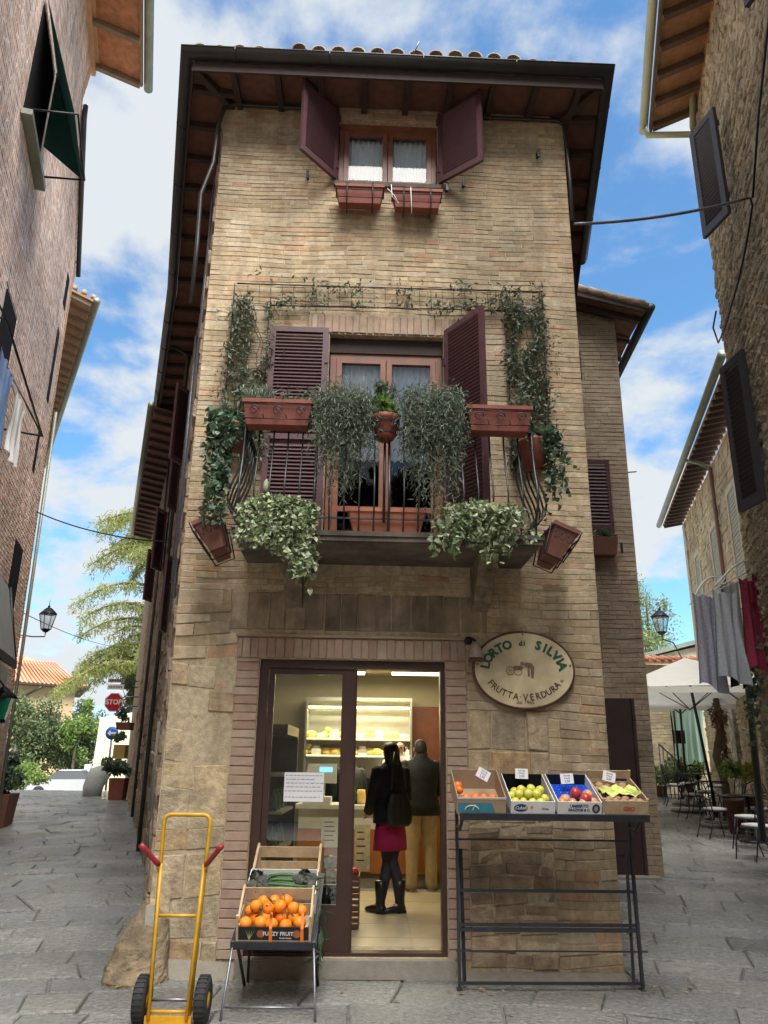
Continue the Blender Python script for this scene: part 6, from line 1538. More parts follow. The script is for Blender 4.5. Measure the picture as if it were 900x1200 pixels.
# local x runs towards the viewer, -y is the alley side; wall foot spreads outwards at the far end
def edR(z):
    P = [(0, -1.2), (.85, -1.2), (2.7, -.9), (7.3, .05), (9.7, .05), (11.4, -.15), (16, -.15)]
    for (a, b), (c, d) in zip(P, P[1:]):
        if a <= z <= c: return b + (d - b) * (z - a) / (c - a)
    return 0
mb = MB(); mb.prism([(edR(z), z) for z in (0, .85, 2.7, 7.3, 9.7, 11.4)][::-1] + [(edR(0), -.1), (12, -.1), (12, 11.4)], .012, .6); mb.build('wall', m_rubble, TR)
mb = MB(); bricks(mb, 0, 10.5, 0, 11.4, (.045, .10), (.07, .22), [], p=.018, jit=.012, gap=.012, chamf=.012, wav=.06, edge=lambda z: (edR(z), 9.5), y=.01)
mb.build('stonework', m_rubble, TR)
shutter(TR, .52, 1.67, (2.26, -.17, 8.14), R(-153), m_shutg, th=.05, fr=.09, pitch=.062)
shutter(TR, .60, 2.05, (.30, -.06, 8.5), R(-158), m_shutg, th=.05, fr=.09, pitch=.062) if 0 else None
shutter(TR, .53, 2.0, (1.61, -.10, 4.58), R(-158.7), m_shutg, th=.05, fr=.10, pitch=.066)
shutter(TR, .52, 1.67, (5.3, -.12, 8.5), R(-153), m_shutg, th=.05, fr=.09, pitch=.062)
# eave
mb = MB(); mb.hull8([(.3, -.72, 11.42), (7, -.72, 11.42), (7, .0, 11.62), (.3, .0, 11.62), (.3, -.72, 11.46), (7, -.72, 11.46), (7, .0, 11.66), (.3, .0, 11.66)]); mb.box(-.15, 7, .0, .5, 11.4, 11.7); mb.build('soffit', m_soffit2, TR)
mb = MB()
for i in range(12): mb.bar((.4 + i * .5, -.68, 11.36), (.4 + i * .5, .0, 11.56), .09, .10)
mb.bar((.3, -.70, 11.42), (7, -.70, 11.42), .04, .12); mb.build('rafters', mat('brown_rafter', (.13, .08, .05), .8, .2, 6, .2, 30), TR)
mb = MB(); mb.tube([(.2, -.80, 11.5), (7, -.80, 11.5)], .07, 12); mb.tube([(.35, -.80, 11.42), (.32, -.76, 11.30), (.30, -.10, 11.18), (.34, -.07, 11.3), (1.2, -.07, 12.2)], .05, 8); mb.build('gutter', m_guttery, TR)
mb = MB(); mb.tube([(-1.45, -.07, .6), (-.95, -.07, 3.2)], .05, 8); mb.build('downpipe', m_gutter, TR)
def RW(x, y, z): c, s_ = math.cos(RA), math.sin(RA); return (Rfar.x + x * c - y * s_, Rfar.y + x * s_ + y * c, z)
# cables
def sag(a, b, d, n=14): a, b = Vector(a), Vector(b); return [a.lerp(b, i / n) - Vector((0, 0, d * 4 * (i / n) * (1 - i / n))) for i in range(n + 1)]
mb = MB(); mb.tube(sag(FW(1.97, -.02, 7.02), RW(2.96, -.12, 7.78), .07), .017, 6); tag(mb.build('overhead_cable', m_steel), 'thick grey cable strung from the shop house to the right hand stone wall', 'cable')
mb = MB(); mb.tube([RW(2.96, -.10, 7.78), RW(2.9, -.07, 7.72), RW(2.3, -.06, 7.58), RW(1.65, -.06, 7.50), RW(.6, -.06, 7.48), RW(.05, -.07, 7.55), RW(-.02, -.10, 7.85), RW(.2, -.07, 8.0)], .013, 6); mb.tube([RW(2.96, -.07, 7.78), RW(3.6, -.06, 8.3), RW(4.6, -.06, 8.8)], .013, 6); tag(mb.build('wall_cable', m_iron), 'dark cable clipped down the right hand stone wall', 'cable')
mb = MB(); mb.tube(sag((-6.53, 13.78, 5.95), LW(6.1, .06, 5.05), .12), .012, 5); tag(mb.build('overhead_cable', m_iron), 'thin cable crossing the left alley above the lantern', 'cable')
mb = MB(); mb.tube(sag((-6.66, 14.2, 4.1), (-9.5, 30, 5.6), .2), .008, 5); tag(mb.build('overhead_cable', m_iron), 'faint low cable running out along the left alley', 'cable')
# street lanterns
def lantern(lab, loc, rz, arm):
    t = thing('street_lantern', lab, 'street lamp', loc, rz)
    b = MB(); b.loft([((0, 0, 0), .10, .10), ((0, 0, .30), .17, .17)], 4); b.build('lamp_glass', mat('milky_glass', (.5, .55, .58), .2, .05, trans=.4, alpha=.35), t)
    b = MB(); b.loft([((0, 0, .301), .2, .2), ((0, 0, .34), .17, .17), ((0, 0, .44), .06, .06)], 4); b.lathe([(.02, .44), (.03, .47), (.008, .5), (.004, .62)], n=8); b.lathe([(.04, -.07), (.11, -.01), (.11, -.001)], n=4)
    for k in range(4): a = k * PI / 2; b.tube([(.105 * math.cos(a), .105 * math.sin(a), 0), (.175 * math.cos(a), .175 * math.sin(a), .30)], .009, 5)
    b.tube([(0, 0, -.07), (0, 0, -.16)] + arm, .013, 6); b.build('iron_frame', m_iron, t)
lantern('left street lantern on a bracket from the brick house wall', (-7.0, 16, 4.10), 0, [(-.2, -.1, -.18), (-.92, -.38, -.12)])
lantern('right street lantern on a curled bracket beyond the annex', (5.82, 16, 4.22), 0, [(.3, .2, -.2), (.9, 1.4, -.35), (1.3, 2.4, -.3)])
# ================================================================ LAUNDRY on the right wall
t = thing('drying_frame', 'white curved drying frame fixed to the end of the right stone house', 'laundry rack', (4.35, 10.1, 3.72), 0)
mb = MB(); mb.cs = True
def arcp(p0, p1, h, n=10): p0, p1 = Vector(p0), Vector(p1); return [p0.lerp(p1, i / n) + Vector((0, 0, h * math.sin(PI * i / n))) for i in range(n + 1)]
mb.tube(arcp((-.22, 0, -.05), (.25, .25, .34), .10), .013, 6); mb.tube(arcp((.1, .0, .15), (.95, .3, .62), .12), .013, 6); mb.tube(arcp((.12, .2, .12), (.98, .5, .55), .02), .010, 6)
for y in (.0, .12, .24, .36): mb.tube([(-.2 + y * .2, y, -.03), (.95, y + .15, .45)], .005, 5)
mb.tube([(.2, .1, .14), (.3, .1, .30)], .010, 6); mb.tube([(.5, .1, .22), (.45, .2, .50)], .01, 6); mb.tube([(.8, .1, .35), (.72, .2, .60)], .01, 6); mb.build('frame', m_white, t)
m_grey_cl = mat('lilac_grey_print', (.38, .38, .44), .95, .3, 45, rust=(.6, .15, .25, 7, .74)); m_pgrey = mat('pale_grey_print', (.42, .44, .47), .95, .25, 60); m_mint = mat('grey_mint_cloth', (.40, .42, .38), .95, .08, 5)
m_pinkd = mat('crimson_print', (.27, .03, .06), .95, .3, 15, rust=(.75, .55, .6, 38, .66))
garment('hanging_dress', 'lilac grey printed dress at the left end of the right drying frame', .42, 1.22, (4.26, 10.02, 3.74), R(25), m_grey_cl, folds=3, amp=.025, flare=.15)
garment('hanging_dress', 'pale blue grey patterned dress second on the right drying frame', .36, 1.16, (4.50, 9.95, 3.80), R(12), m_pgrey, folds=3, amp=.04, flare=.3, hem=.04)
garment('hanging_cloth', 'plain mint grey cloth third on the right drying frame', .17, .98, (4.66, 10.2, 3.92), R(20), m_mint, folds=1, amp=.02)
garment('hanging_cloth', 'plain mint grey cloth half hidden by the crimson skirt', .15, 1.25, (4.78, 10.25, 3.98), R(20), m_mint, folds=1, amp=.02)
garment('hanging_skirt', 'crimson skirt with white specks on the right drying frame', .30, 1.20, (4.84, 10.0, 3.96), R(25), m_pinkd, folds=2, amp=.025, flare=.3)
garment('hanging_skirt', 'second crimson speckled skirt at the right end of the frame', .30, 1.02, (5.06, 10.08, 4.04), R(25), m_pinkd, folds=2, amp=.025, flare=.3)
garment('hanging_shirt', 'black shirt sleeve hanging low behind the pale clothes', .22, 1.35, (4.72, 10.35, 3.95), R(25), m_blackc, folds=2, amp=.03)
m_dot = mat('white_speck', (.7, .6, .62), .9)

# ================================================================ DOWN THE LEFT ALLEY
gL = zg(-6, 20)
t = thing('stop_sign', 'red octagonal stop sign on a wall bracket down the left alley', 'road sign', (-6.42, 19, 2.83)); mb = MB()
mb.prism([(.235 * math.cos(R(22.5 + 45 * k)), .235 * math.sin(R(22.5 + 45 * k))) for k in range(8)], -.01, .01); mb.build('white_border', m_cardw, t)
mb = MB(); mb.prism([(.215 * math.cos(R(22.5 + 45 * k)), .215 * math.sin(R(22.5 + 45 * k))) for k in range(8)], -.013, -.0105); mb.build('red_face', mat('sign_red', (.45, .01, .02), .5, .05), t)
mb = MB(); text_mesh(mb, 'STOP', .165, (0, 0), .004, .001, 0, -.016, .95); mb.build('lettering', m_cardw, t)
mb = MB(); mb.tube([(.1, .02, .12), (.55, .1, .14)], .015, 6); mb.tube([(.1, .02, -.1), (.55, .1, -.08)], .015, 6); mb.build('bracket', m_steel, t)
t = thing('direction_sign', 'round blue sign with a white arrow on a grey post', 'road sign', (-8.4, 25, zg(-8, 25))); mb = MB()
mb.lathe([(0, -.012), (.2, -.012), (.2, .012), (0, .012)], c=(0, 0, 1.70), axis='y', n=20); mb.build('blue_disc', mat('sign_blue', (.02, .13, .5), .5, .05), t)
mb = MB(); mb.add([(-.14, -.014, 1.70), (-.04, -.014, 1.79), (-.04, -.014, 1.73), (.14, -.014, 1.73), (.14, -.014, 1.67), (-.04, -.014, 1.67), (-.04, -.014, 1.61)], [tuple(range(7))]); mb.build('white_arrow', m_cardw, t)
mb = MB(); mb.tube([(0, .03, 0), (0, .03, 1.9)], .035, 8); mb.build('post', m_steel, t)
for i, (z, h, lab) in enumerate(((3.34, .09, 'grey street plate above the stop sign'), (3.19, .12, 'paler lower street plate just above the stop sign'))):
    t = thing('street_plate', lab, 'plate', (-6.42 + .0 * i, 19, z)); mb = MB(); mb.box(-.2, .2, -.01, .01, -h / 2, h / 2); mb.build('plate', m_chrome if i == 0 else m_white, t)
    mb = MB(); [mb.box(-.15 + k * .04, -.13 + k * .04, -.0125, -.0105, -.02, .02) for k in range(8)]; mb.tube([(.2, 0, 0), (.5, .1, 0)], .012, 5); mb.build('lettering', m_gutter, t)
t = thing('terracotta_planter', 'square terracotta planter with a dark leafy shrub at the far left alley wall', 'plant', (-6.44, 20.1, gL)); mb = MB()
mb.hull8([(-.17, -.17, 0), (.17, -.17, 0), (.17, .17, 0), (-.17, .17, 0), (-.19, -.19, .5), (.19, -.19, .5), (.19, .19, .5), (-.19, .19, .5)]); mb.build('pot', m_terra, t)
mb = MB(); bush(mb, (-.15, 0, .75), .5, .35, .26, 1100, .12, .5, clumps=18); mb.build('foliage', m_ivy, t)
t = thing('fleece_covered_pot', 'low pot wrapped in pale frost fleece beside the terracotta planter', 'plant', (-7.65, 21.8, gL)); mb = MB()
mb.loft([((0, 0, 0), .24, .24), ((0, 0, .25), .27, .26), ((.05, 0, .5), .30, .28), ((.08, 0, .68), .2, .2), ((.12, 0, .76), .04, .04)], 14)
mb.v = [(v[0] + .09 * mnoise.noise(Vector(v) * 5), v[1] + .05 * mnoise.noise(Vector(v) * 5 + Vector((4, 0, 0))), v[2]) for v in mb.v]; mb.build('fleece', mat('frost_fleece', (.5, .52, .5), .95, .1, 8, trans=.2), t)
for (x, y, z, c_, lab) in ((-5.36, 16.6, 2.12, m_terrad, 'brown planter with a small plant high on the left alley wall'), (-5.25, 16.2, 1.55, mat('mustard_box', (.4, .26, .08), .7), 'mustard box planter lower on the left alley wall')):
    t = thing('wall_planter', lab, 'planter', (x, y, z)); mb = MB(); mb.hull8([(-.10, -.1, 0), (.16, -.1, 0), (.16, .2, 0), (-.10, .2, 0), (-.13, -.12, .15), (.16, -.12, .15), (.16, .22, .15), (-.13, .22, .15)]) if z > 2 else mb.box(-.10, .13, -.08, .16, 0, .27); mb.build('pot', c_, t)
    mb = MB(); bush(mb, (-.05, 0, .3 if z > 2 else .42), .16, .14, .14, 260, .08, .5, clumps=8); mb.build('foliage', m_ivy, t)
# small parked car beyond the crest
t = thing('parked_car', 'pale silver car parked across the end of the left alley', 'car', (-17.0, 44.5, zg(-17, 44.5)), R(8))
mb = MB(); prof = [(-2.0, .3), (-2.05, .62), (-1.95, .80), (-1.15, .92), (-.75, .95), (.95, .98), (1.75, .92), (1.95, .8), (2.0, .35), (1.6, .25), (-1.6, .25)]
mb.prism(prof, -.82, .82); mb.build('body', mat('silver_car_paint', (.62, .64, .62), .3, .05, metal=.3), t)
mb = MB(); mb.hull8([(-1.15, -.76, .93), (1.25, -.76, .97), (1.25, .76, .97), (-1.15, .76, .93), (-.45, -.58, 1.40), (.75, -.58, 1.42), (.75, .58, 1.42), (-.45, .58, 1.40)]); mb.build('windows', mat('dark_car_glass', (.02, .03, .035), .35, .05), t)
mb = MB(); mb.hull8([(-.45, -.6, 1.401), (.78, -.6, 1.421), (.78, .6, 1.421), (-.45, .6, 1.401), (-.4, -.55, 1.44), (.7, -.55, 1.46), (.7, .55, 1.46), (-.4, .55, 1.44)]); mb.build('roof', MATS['silver_car_paint'], t)
for x in (-1.3, 1.3):
    for y in (-.84, .7): mb = MB(); mb.lathe([(0, 0), (.3, 0), (.32, .03), (.32, .11), (.3, .14), (0, .14)], c=(x, y, .32), axis='y', n=16); mb.build('wheel', m_rubber, t)
for y in (-.6, .6): mb = MB(); mb.ball((-1.99, y, .68), .06, .16, .07); mb.build('headlight', m_cardw, t)
# garden fence
t = thing('iron_fence', 'dark garden railing with a white post beyond the parked car', 'fence', (-19.5, 49, zg(-19, 49)), R(5))
mb = MB(); [mb.box(i * .16, i * .16 + .04, 0, .04, 0, 1.75) for i in range(34)]; mb.box(0, 5.4, -.01, .05, 1.55, 1.62); mb.build('railings', m_iron, t)
mb = MB(); mb.box(1.6, 1.95, -.1, .15, 0, 1.95); mb.build('post', m_cardw, t)
# cream wall
t = thing('cream_wall', 'cream rendered garden building end wall at the far end of the left alley', 'wall', (-11.75, 33, zg(-12, 33)), R(4))
mb = MB(); mb.prism([(0, 0), (5, 0), (5, 3.9), (.1, 3.0)], 0, .5); mb.build('render', mat('cream_render', (.74, .66, .44), .9, .06, 2, .2, 30), t)
# villa
t = thing('ochre_villa', 'ochre villa with a red tiled roof rising behind the shrubs on the left', 'house', (-23.3, 60, -1), R(24))
mb = MB(); mb.box(-14, 0, 0, 9, 0, 7.7); mb.build('wall', mat('ochre_brick_wall', (.55, .40, .22), .9, .12, 3, .2, 20), t)
mb = MB(); mb.add([(-14.5, -.9, 7.9), (.9, -.9, 7.6), (.9, 10, 7.6), (-14.5, 10, 7.9), (-11, 4.5, 10.6), (-4.2, 4.5, 10.3)], [(0, 1, 5, 4), (1, 2, 5), (2, 3, 4, 5), (3, 0, 4)])
mb.build('roof', m_tiler, t); mb = MB(); mb.hull8([(-14.5, -.9, 7.72), (.9, -.9, 7.45), (.9, 10, 7.45), (-14.5, 10, 7.72), (-14.5, -.9, 7.88), (.9, -.9, 7.59), (.9, 10, 7.59), (-14.5, 10, 7.88)]); mb.build('soffit', m_rafter, t)
mb = MB(); [mb.tube([(-14.4 + i * .3, -.92, 7.93 - i * .0056), (-12.5 + i * .22, 2.6, 9.6)], .07, 5) for i in range(50)]; mb.build('tile_rows', m_tiler, t)
mb = MB(); mb.box(-5.2, -4.4, 3, 3.8, 9.6, 11.5); mb.box(-5.3, -4.3, 2.9, 3.9, 11.5, 11.7); mb.build('chimney', m_brickL, t)
for x in (-1.9, -6.5): mb = MB(); mb.box(x, x + .55, -.06, -.0, 3.9, 5.6); mb.box(x + .56, x + 1.1, -.06, -.0, 3.9, 5.6); mb.build('shutters', mat('brown_villa_shutter', (.12, .07, .04)), t)
mb = MB(); mb.tube([(-2.4, -.9, 7.4), (-3.4, -.08, 6.8), (-3.5, -.08, 0)], .09, 6); mb.build('downpipe', m_gutter, t)
def tree(name, label, x, y, h, crown, mleaf, n, size, asp=.5, trunk=.12, clumps=26, cr=.32, group=None, lim=7, up=.2):
    z0 = zg(x, y) - .1; t = thing(name, label, 'tree' if trunk > .05 else 'shrub', (x, y, z0), 0, group)
    cx, cy, cz, rx, ry, rz = crown; cz -= z0
    b = MB(); b.tube([(0, 0, 0), (.05, 0, cz * .4), (cx * .5, cy * .5, cz * .8), (cx, cy, cz + rz * .5)], [trunk, trunk * .85, trunk * .6, trunk * .15], 9)
    for k in range(lim):
        a = random.uniform(0, 6.28); q = random.uniform(.4, .85); s_ = Vector((cx * .4, cy * .4, cz * random.uniform(.5, .95)))
        e = Vector((cx + rx * q * math.cos(a), cy + ry * q * math.sin(a), cz + rz * random.uniform(-.5, .7))); b.tube([s_, s_.lerp(e, .5) + Vector((0, 0, -.05 * rz)), e], [trunk * .4, trunk * .25, trunk * .07], 6)
    b.build('trunk', m_trunk, t)
    b = MB(); bush(b, (cx, cy, cz), rx, ry, rz, n, size, asp, 0, clumps, cr, up); b.build('crown', mleaf, t); return t
m_oliv = mat('olive_leaf', (.1, .13, .06), .6, .2, 1, trans=.3, island=[(.05, .08, .03), (.11, .15, .06), (.17, .21, .09), (.08, .11, .05)])
m_yel = mat('yellow_green_needles', (.26, .28, .08), .6, .2, 1, trans=.45, island=[(.14, .18, .05), (.32, .35, .10), (.42, .43, .14), (.22, .27, .08)])
m_hedge = mat('bright_hedge_leaf', (.16, .24, .06), .6, .2, 1, trans=.35, island=[(.08, .14, .03), (.2, .3, .07), (.26, .36, .1)])
tree('broad_shrub', 'rounded grey green tree in front of the ochre villa', -22.2, 51, 5, (0, 0, 2.8, 2.9, 2.0, 3.2), m_oliv, 8000, .24, group=None, clumps=34)
tree('clipped_hedge', 'bright green clipped hedge bush at the left edge of the alley end', -13.1, 29, 2, (0, 0, 1.05, 1.25, 1.0, .75), m_hedge, 4500, .13, trunk=.04, clumps=26, lim=3)
tree('dark_shrub', 'dark olive tree between the villa and the cream wall', -20.2, 53, 5, (0, 0, 2.1, 2.1, 1.6, 3.2), m_oliv, 6000, .24, clumps=28)
tree('dark_shrub', 'taller grey tree crown hanging above the cream wall and stop sign', -11.6, 38, 6, (0, 0, 4.9, 1.6, 1.3, 1.5), m_oliv, 5200, .17, clumps=26)
tree('bright_shrub', 'yellow green bush directly left of the blue arrow sign', -19.4, 51, 4, (.1, 0, 3.2, 1.5, 1.2, 2.0), m_hedge, 4200, .22, clumps=22)
# the big drooping cedar
t = thing('drooping_cedar', 'tall yellow green cedar with drooping boughs above the left alley', 'tree', (-10.6, 37, -.5))
b = MB(); b.tube([(0, 0, 0), (.1, 0, 6), (.1, 0, 12), (-.2, 0, 15.5)], [.42, .34, .2, .05], 10); lf = MB()
rr = random.Random(21)
boughs = []
for k in range(46):
    z = rr.uniform(5.2, 14.4); L = rr.uniform(2.2, 5.4) * (1.0 if z < 13 else .85); a = rr.gauss(PI, .75) if rr.random() < .75 else rr.uniform(0, 6.28)
    if 9.9 < z < 11.2 and rr.random() < .6: continue
    dr = rr.uniform(.15, .32) * L
    P_ = [Vector((L * u * math.cos(a), L * u * math.sin(a) * .8, z + .75 * math.sin(u * 2.0) - dr * 1.6 * u * u)) for u in [i / 8 for i in range(9)]]
    b.tube(P_, [.09 * (1 - i / 9) + .012 for i in range(9)], 5)
    for i in range(int(L * 38)):
        u = rr.uniform(.18, 1); q = P_[min(7, int(u * 8))].lerp(P_[min(8, int(u * 8) + 1)], (u * 8) % 1); sx = rr.gauss(0, .30 * (1.15 - u)); sy = rr.gauss(0, .4)
        hang = rr.uniform(.1, .55)
        for j in range(5): lf.leaf(q + Vector((sx - .03 * j, sy, .05 - hang * j / 4)), .22, .22, 1.0)
b.build('trunk', m_trunk, t); lf.build('crown', m_yel, t)
# far hills
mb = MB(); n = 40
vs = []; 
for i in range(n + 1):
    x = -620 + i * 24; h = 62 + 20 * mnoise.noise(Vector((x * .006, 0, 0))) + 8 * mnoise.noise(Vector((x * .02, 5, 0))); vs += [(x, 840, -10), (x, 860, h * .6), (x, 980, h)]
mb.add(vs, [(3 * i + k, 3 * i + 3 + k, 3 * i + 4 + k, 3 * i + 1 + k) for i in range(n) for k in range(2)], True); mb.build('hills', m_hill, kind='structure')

# ================================================================ DOWN THE RIGHT ALLEY
FA_ = R(256.7); FO = (8.80, 21.6, 0)
TF = thing('yellow_stone_house', 'sunny yellow stone house far down the right alley with a long raftered eave', 'house', FO, FA_)
mb = MB(); mb.box(0, 11.0, .012, .5, 0, 8.3); mb.build('wall', m_farwall, TF)
mb = MB(); wins = [(1.4, 2.0, 5.0, 6.9), (3.9, 4.6, 5.0, 6.9), (6.2, 6.9, 5.2, 7.1), (1.3, 3.6, .3, 2.6), (.7, 1.0, 3.2, 4.2)]
bricks(mb, 0, 9.3, .3, 8.3, (.09, .17), (.15, .4), wins[:3], p=.02, jit=.012, gap=.012, chamf=.012, wav=.05, y=.01); mb.build('stonework', m_farwall, TF)
mb = MB(); mb.box(-.02, .32, -.03, .009, 3.0, 8.25); mb.build('corner_plaster', mat('pale_plaster', (.6, .54, .40), .9, .1, 3), TF)
for w in wins[:3]: mb = MB(); mb.box(w[0] - .14, w[0], -.025, .009, w[2] - .1, w[3] + .14); mb.box(w[1], w[1] + .14, -.025, .009, w[2] - .1, w[3] + .14); mb.box(w[0], w[1], -.025, .009, w[3], w[3] + .14); mb.build('window_surround', MATS['pale_plaster'], TF)
for w in wins[:3]: mb = MB(); mb.box(w[0] + .001, w[1] - .001, .004, .011, w[2], w[3]); [mb.box(w[0] + .03, w[1] - .03, -.008, .0039, w[2] + .05 + k * .09, w[2] + .10 + k * .09) for k in range(20)]; mb.build('closed_shutter', mat('pale_green_shutter', (.42, .44, .36), .7), TF)
mb = MB(); mb.hull8([(-.5, -.5, 8.42), (10, -.5, 8.42), (10, .1, 8.52), (-.5, .1, 8.52), (-.5, -.5, 8.46), (10, -.5, 8.46), (10, .1, 8.56), (-.5, .1, 8.56)]); mb.build('soffit', m_soffit2, TF)
mb = MB(); [mb.bar((-.4 + i * .33, -.48, 8.38), (-.4 + i * .33, .05, 8.46), .09, .09) for i in range(31)]; mb.build('rafters', m_rafter, TF)
mb = MB(); mb.tube([(-.6, -.60, 8.48), (10, -.60, 8.48)], .08, 10); mb.tube([(5.0, -.56, 8.42), (5.1, -.3, 8.3), (5.1, -.07, 8.15)], .05, 7); mb.build('gutter', m_gutterg, TF)
mb = MB(); mb.tube([(5.1, -.07, 8.15), (5.1, -.07, 3.2)], .045, 7); mb.build('downpipe', mat('red_pipe', (.28, .15, .12), .5), TF)
mb = MB(); mb.box(3.7, 4.3, -.09, .0, .3, 4.6); mb.build('mottled_pilaster', mat('mottled_plaster', (.45, .42, .34), .95, .6, 9, .6, 30, big=3), TF)
mb = MB(); mb.box(2.2, 3.5, -.02, .009, .3, 2.9); mb.build('brick_arch', m_brickA, TF)
t = thing('old_vine_trunk', 'gnarled brown vine trunk with dry hanging bundles on the yellow stone house', 'plant', (7.25, 17.2, zg(7, 17)))
mb = MB(); mb.tube([(0, 0, 0), (.06, .02, .6), (-.08, 0, 1.2), (.1, .05, 1.8), (.05, 0, 2.4), (.35, .1, 2.7)], [.09, .08, .09, .08, .07, .05], 8); mb.build('trunk', m_trunk, t)
mb = MB(); bush(mb, (.1, 0, 1.75), .2, .15, .75, 900, .10, .3, clumps=14, up=1.2); mb.build('dry_leaves', mat('dry_leaf', (.2, .12, .07), .9, .2, 1, island=[(.12, .07, .04), (.26, .17, .1), (.18, .11, .07)]), t)
# back wall with curtain, tile coping, roof beyond
BW = thing('garden_wall', 'pale brick wall with red tile coping closing the right alley', 'wall', (4.6, 22.2, .5))
mb = MB(); mb.box(0, 4.6, .012, .4, 0, 3.78); mb.build('wall', m_farwall, BW)
mb = MB(); bricks(mb, 0, 4.4, 0, 3.78, .075, (.2, .3), [(3.5, 4.3, 1.0, 2.6)], p=.01, jit=.004, gap=.009, y=.01); mb.build('brickwork', m_farwall, BW)
mb = MB(); mb.hull8([(-.1, -.2, 3.79), (4.7, -.2, 3.79), (4.7, .5, 3.95), (-.1, .5, 3.95), (-.1, -.2, 3.88), (4.7, -.2, 3.88), (4.7, .5, 4.05), (-.1, .5, 4.05)]); [mb.tube([(.05 + i * .22, -.22, 3.9), (.05 + i * .22, .5, 4.07)], .06, 6) for i in range(21)]; mb.build('tile_coping', m_tiler, BW)
mb = MB(); cloth(mb, .92, 1.72, folds=5, amp=.03); mb.build('curtain', mat('sage_curtain', (.36, .52, .40), .9, .06, 3, trans=.2), BW, loc=(3.92, -.10, 2.72))
mb = MB(); mb.tube([(3.4, -.10, 2.74), (4.45, -.10, 2.74)], .015, 6); mb.build('curtain_rod', m_iron, BW)
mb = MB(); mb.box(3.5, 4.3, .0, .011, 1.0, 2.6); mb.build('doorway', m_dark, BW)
t = thing('grey_roofed_house', 'low house with a slanting grey roof just above the tile coping', 'house', (7.5, 26, .8))
mb = MB(); mb.prism([(0, 0), (5, 0), (5, 5.0), (1.1, 4.1), (0, 3.8)], 0, 4); mb.build('wall', m_farwall, t); mb = MB(); mb.hull8([(-.4, -.3, 3.72), (5, -.3, 5.15), (5, 4.3, 5.15), (-.4, 4.3, 3.72), (-.4, -.3, 3.85), (5, -.3, 5.3), (5, 4.3, 5.3), (-.4, 4.3, 3.85)]); mb.build('roof', m_gutterg, t)
t = thing('stair_railing', 'thin iron stair railing beside the annex corner at the back', 'railing', (7.2, 20.5, zg(7, 20))); mb = MB(); mb.cs = True
mb.tube([(-.1, 0, 1.35), (.5, .3, .9)], .02, 5); [mb.tube([(-.1 + k * .12, .06 * k, 0), (-.1 + k * .12, .06 * k, 1.35 - k * .09)], .014, 5) for k in range(6)]; mb.box(-.1, .55, 0, .3, .55, .60); mb.build('railing', m_steel, t)
tree('leafy_tree', 'pale green tree showing in the gap right of the annex', 10.4, 30, 8, (0, 0, 6.7, 1.45, 1.5, 2.2), mat('pale_tree_leaf', (.2, .25, .1), .6, .2, 1, trans=.4, island=[(.1, .15, .05), (.24, .3, .12), (.34, .38, .18)]), 4200, .13, asp=.4, clumps=34, cr=.26)
# parasols
def parasol(lab, cx, cy, zr, zt, hw, hd, rz, base, poleb, stub=False):
    t = thing('parasol', lab, 'parasol', (cx, cy, zg(cx, cy)), rz); g = zg(cx, cy); b = MB()
    c4 = [(-hw, -hd), (hw, -hd), (hw, hd), (-hw, hd)]; ap = (0, 0, zt - g); zr -= g
    for i in range(4):
        (ax, ay), (bx, by) = c4[i], c4[(i + 1) % 4]; mx_, my = (ax + bx) / 2, (ay + by) / 2
        b.add([(ax, ay, zr), (mx_ * .985, my * .985, zr + .03), ap], [(0, 1, 2)]); b.add([(mx_ * .985, my * .985, zr + .03), (bx, by, zr), ap], [(0, 1, 2)])
        b.add([(ax, ay, zr), (bx, by, zr), (bx, by, zr - .10), (ax, ay, zr - .10)], [(0, 1, 2, 3)])
    b.build('canopy', m_canvas, t); b = MB()
    for (ax, ay) in c4: b.bar((ax * .98, ay * .98, zr - .01), (0, 0, zt - g - .05), .02, .02); b.bar((ax * .5, ay * .5, zr + (zt - g - zr) * .45), (0, 0, zr - .25), .014, .014)
    b.build('ribs', m_iron, t)
    b = MB(); M_ = Matrix.Rotation(-rz, 3, 'Z'); bp = M_ @ Vector((poleb[0] - cx, poleb[1] - cy, 0)); b.tube([(bp.x, bp.y, 0), (0, 0, zt - g - .02)], .028, 8); b.build('pole', m_iron, t)
    b = MB(); b.lathe([(.36, 0), (.37, .04), (.34, .075), (.08, .10), (.06, .16), (.05, .16)], c=(bp.x, bp.y, 0), n=22); b.tube([(bp.x, bp.y, .1), (bp.x, bp.y, .35)], .04, 8); b.build('base', m_concrete, t)
parasol('large off white parasol nearest the drying laundry', 6.05, 15.5, 2.86, 3.62, 1.45, 2.2, R(-14), None, (6.42, 15.62))
parasol('smaller white parasol farther back by the sage curtain', 7.3, 19.3, 3.0, 3.45, 1.0, 1.1, R(-14), None, (7.25, 19.3))
t = thing('umbrella_weight', 'empty round concrete parasol weight with a short tube standing alone', 'umbrella stand', (6.72, 17.9, zg(6.7, 17.9))); mb = MB(); mb.lathe([(.36, 0), (.37, .04), (.34, .075), (.08, .10)], n=22); mb.build('disc', m_concrete, t); mb = MB(); mb.tube([(0, 0, .09), (-.02, 0, .42)], .045, 8); mb.build('tube', m_steel, t)
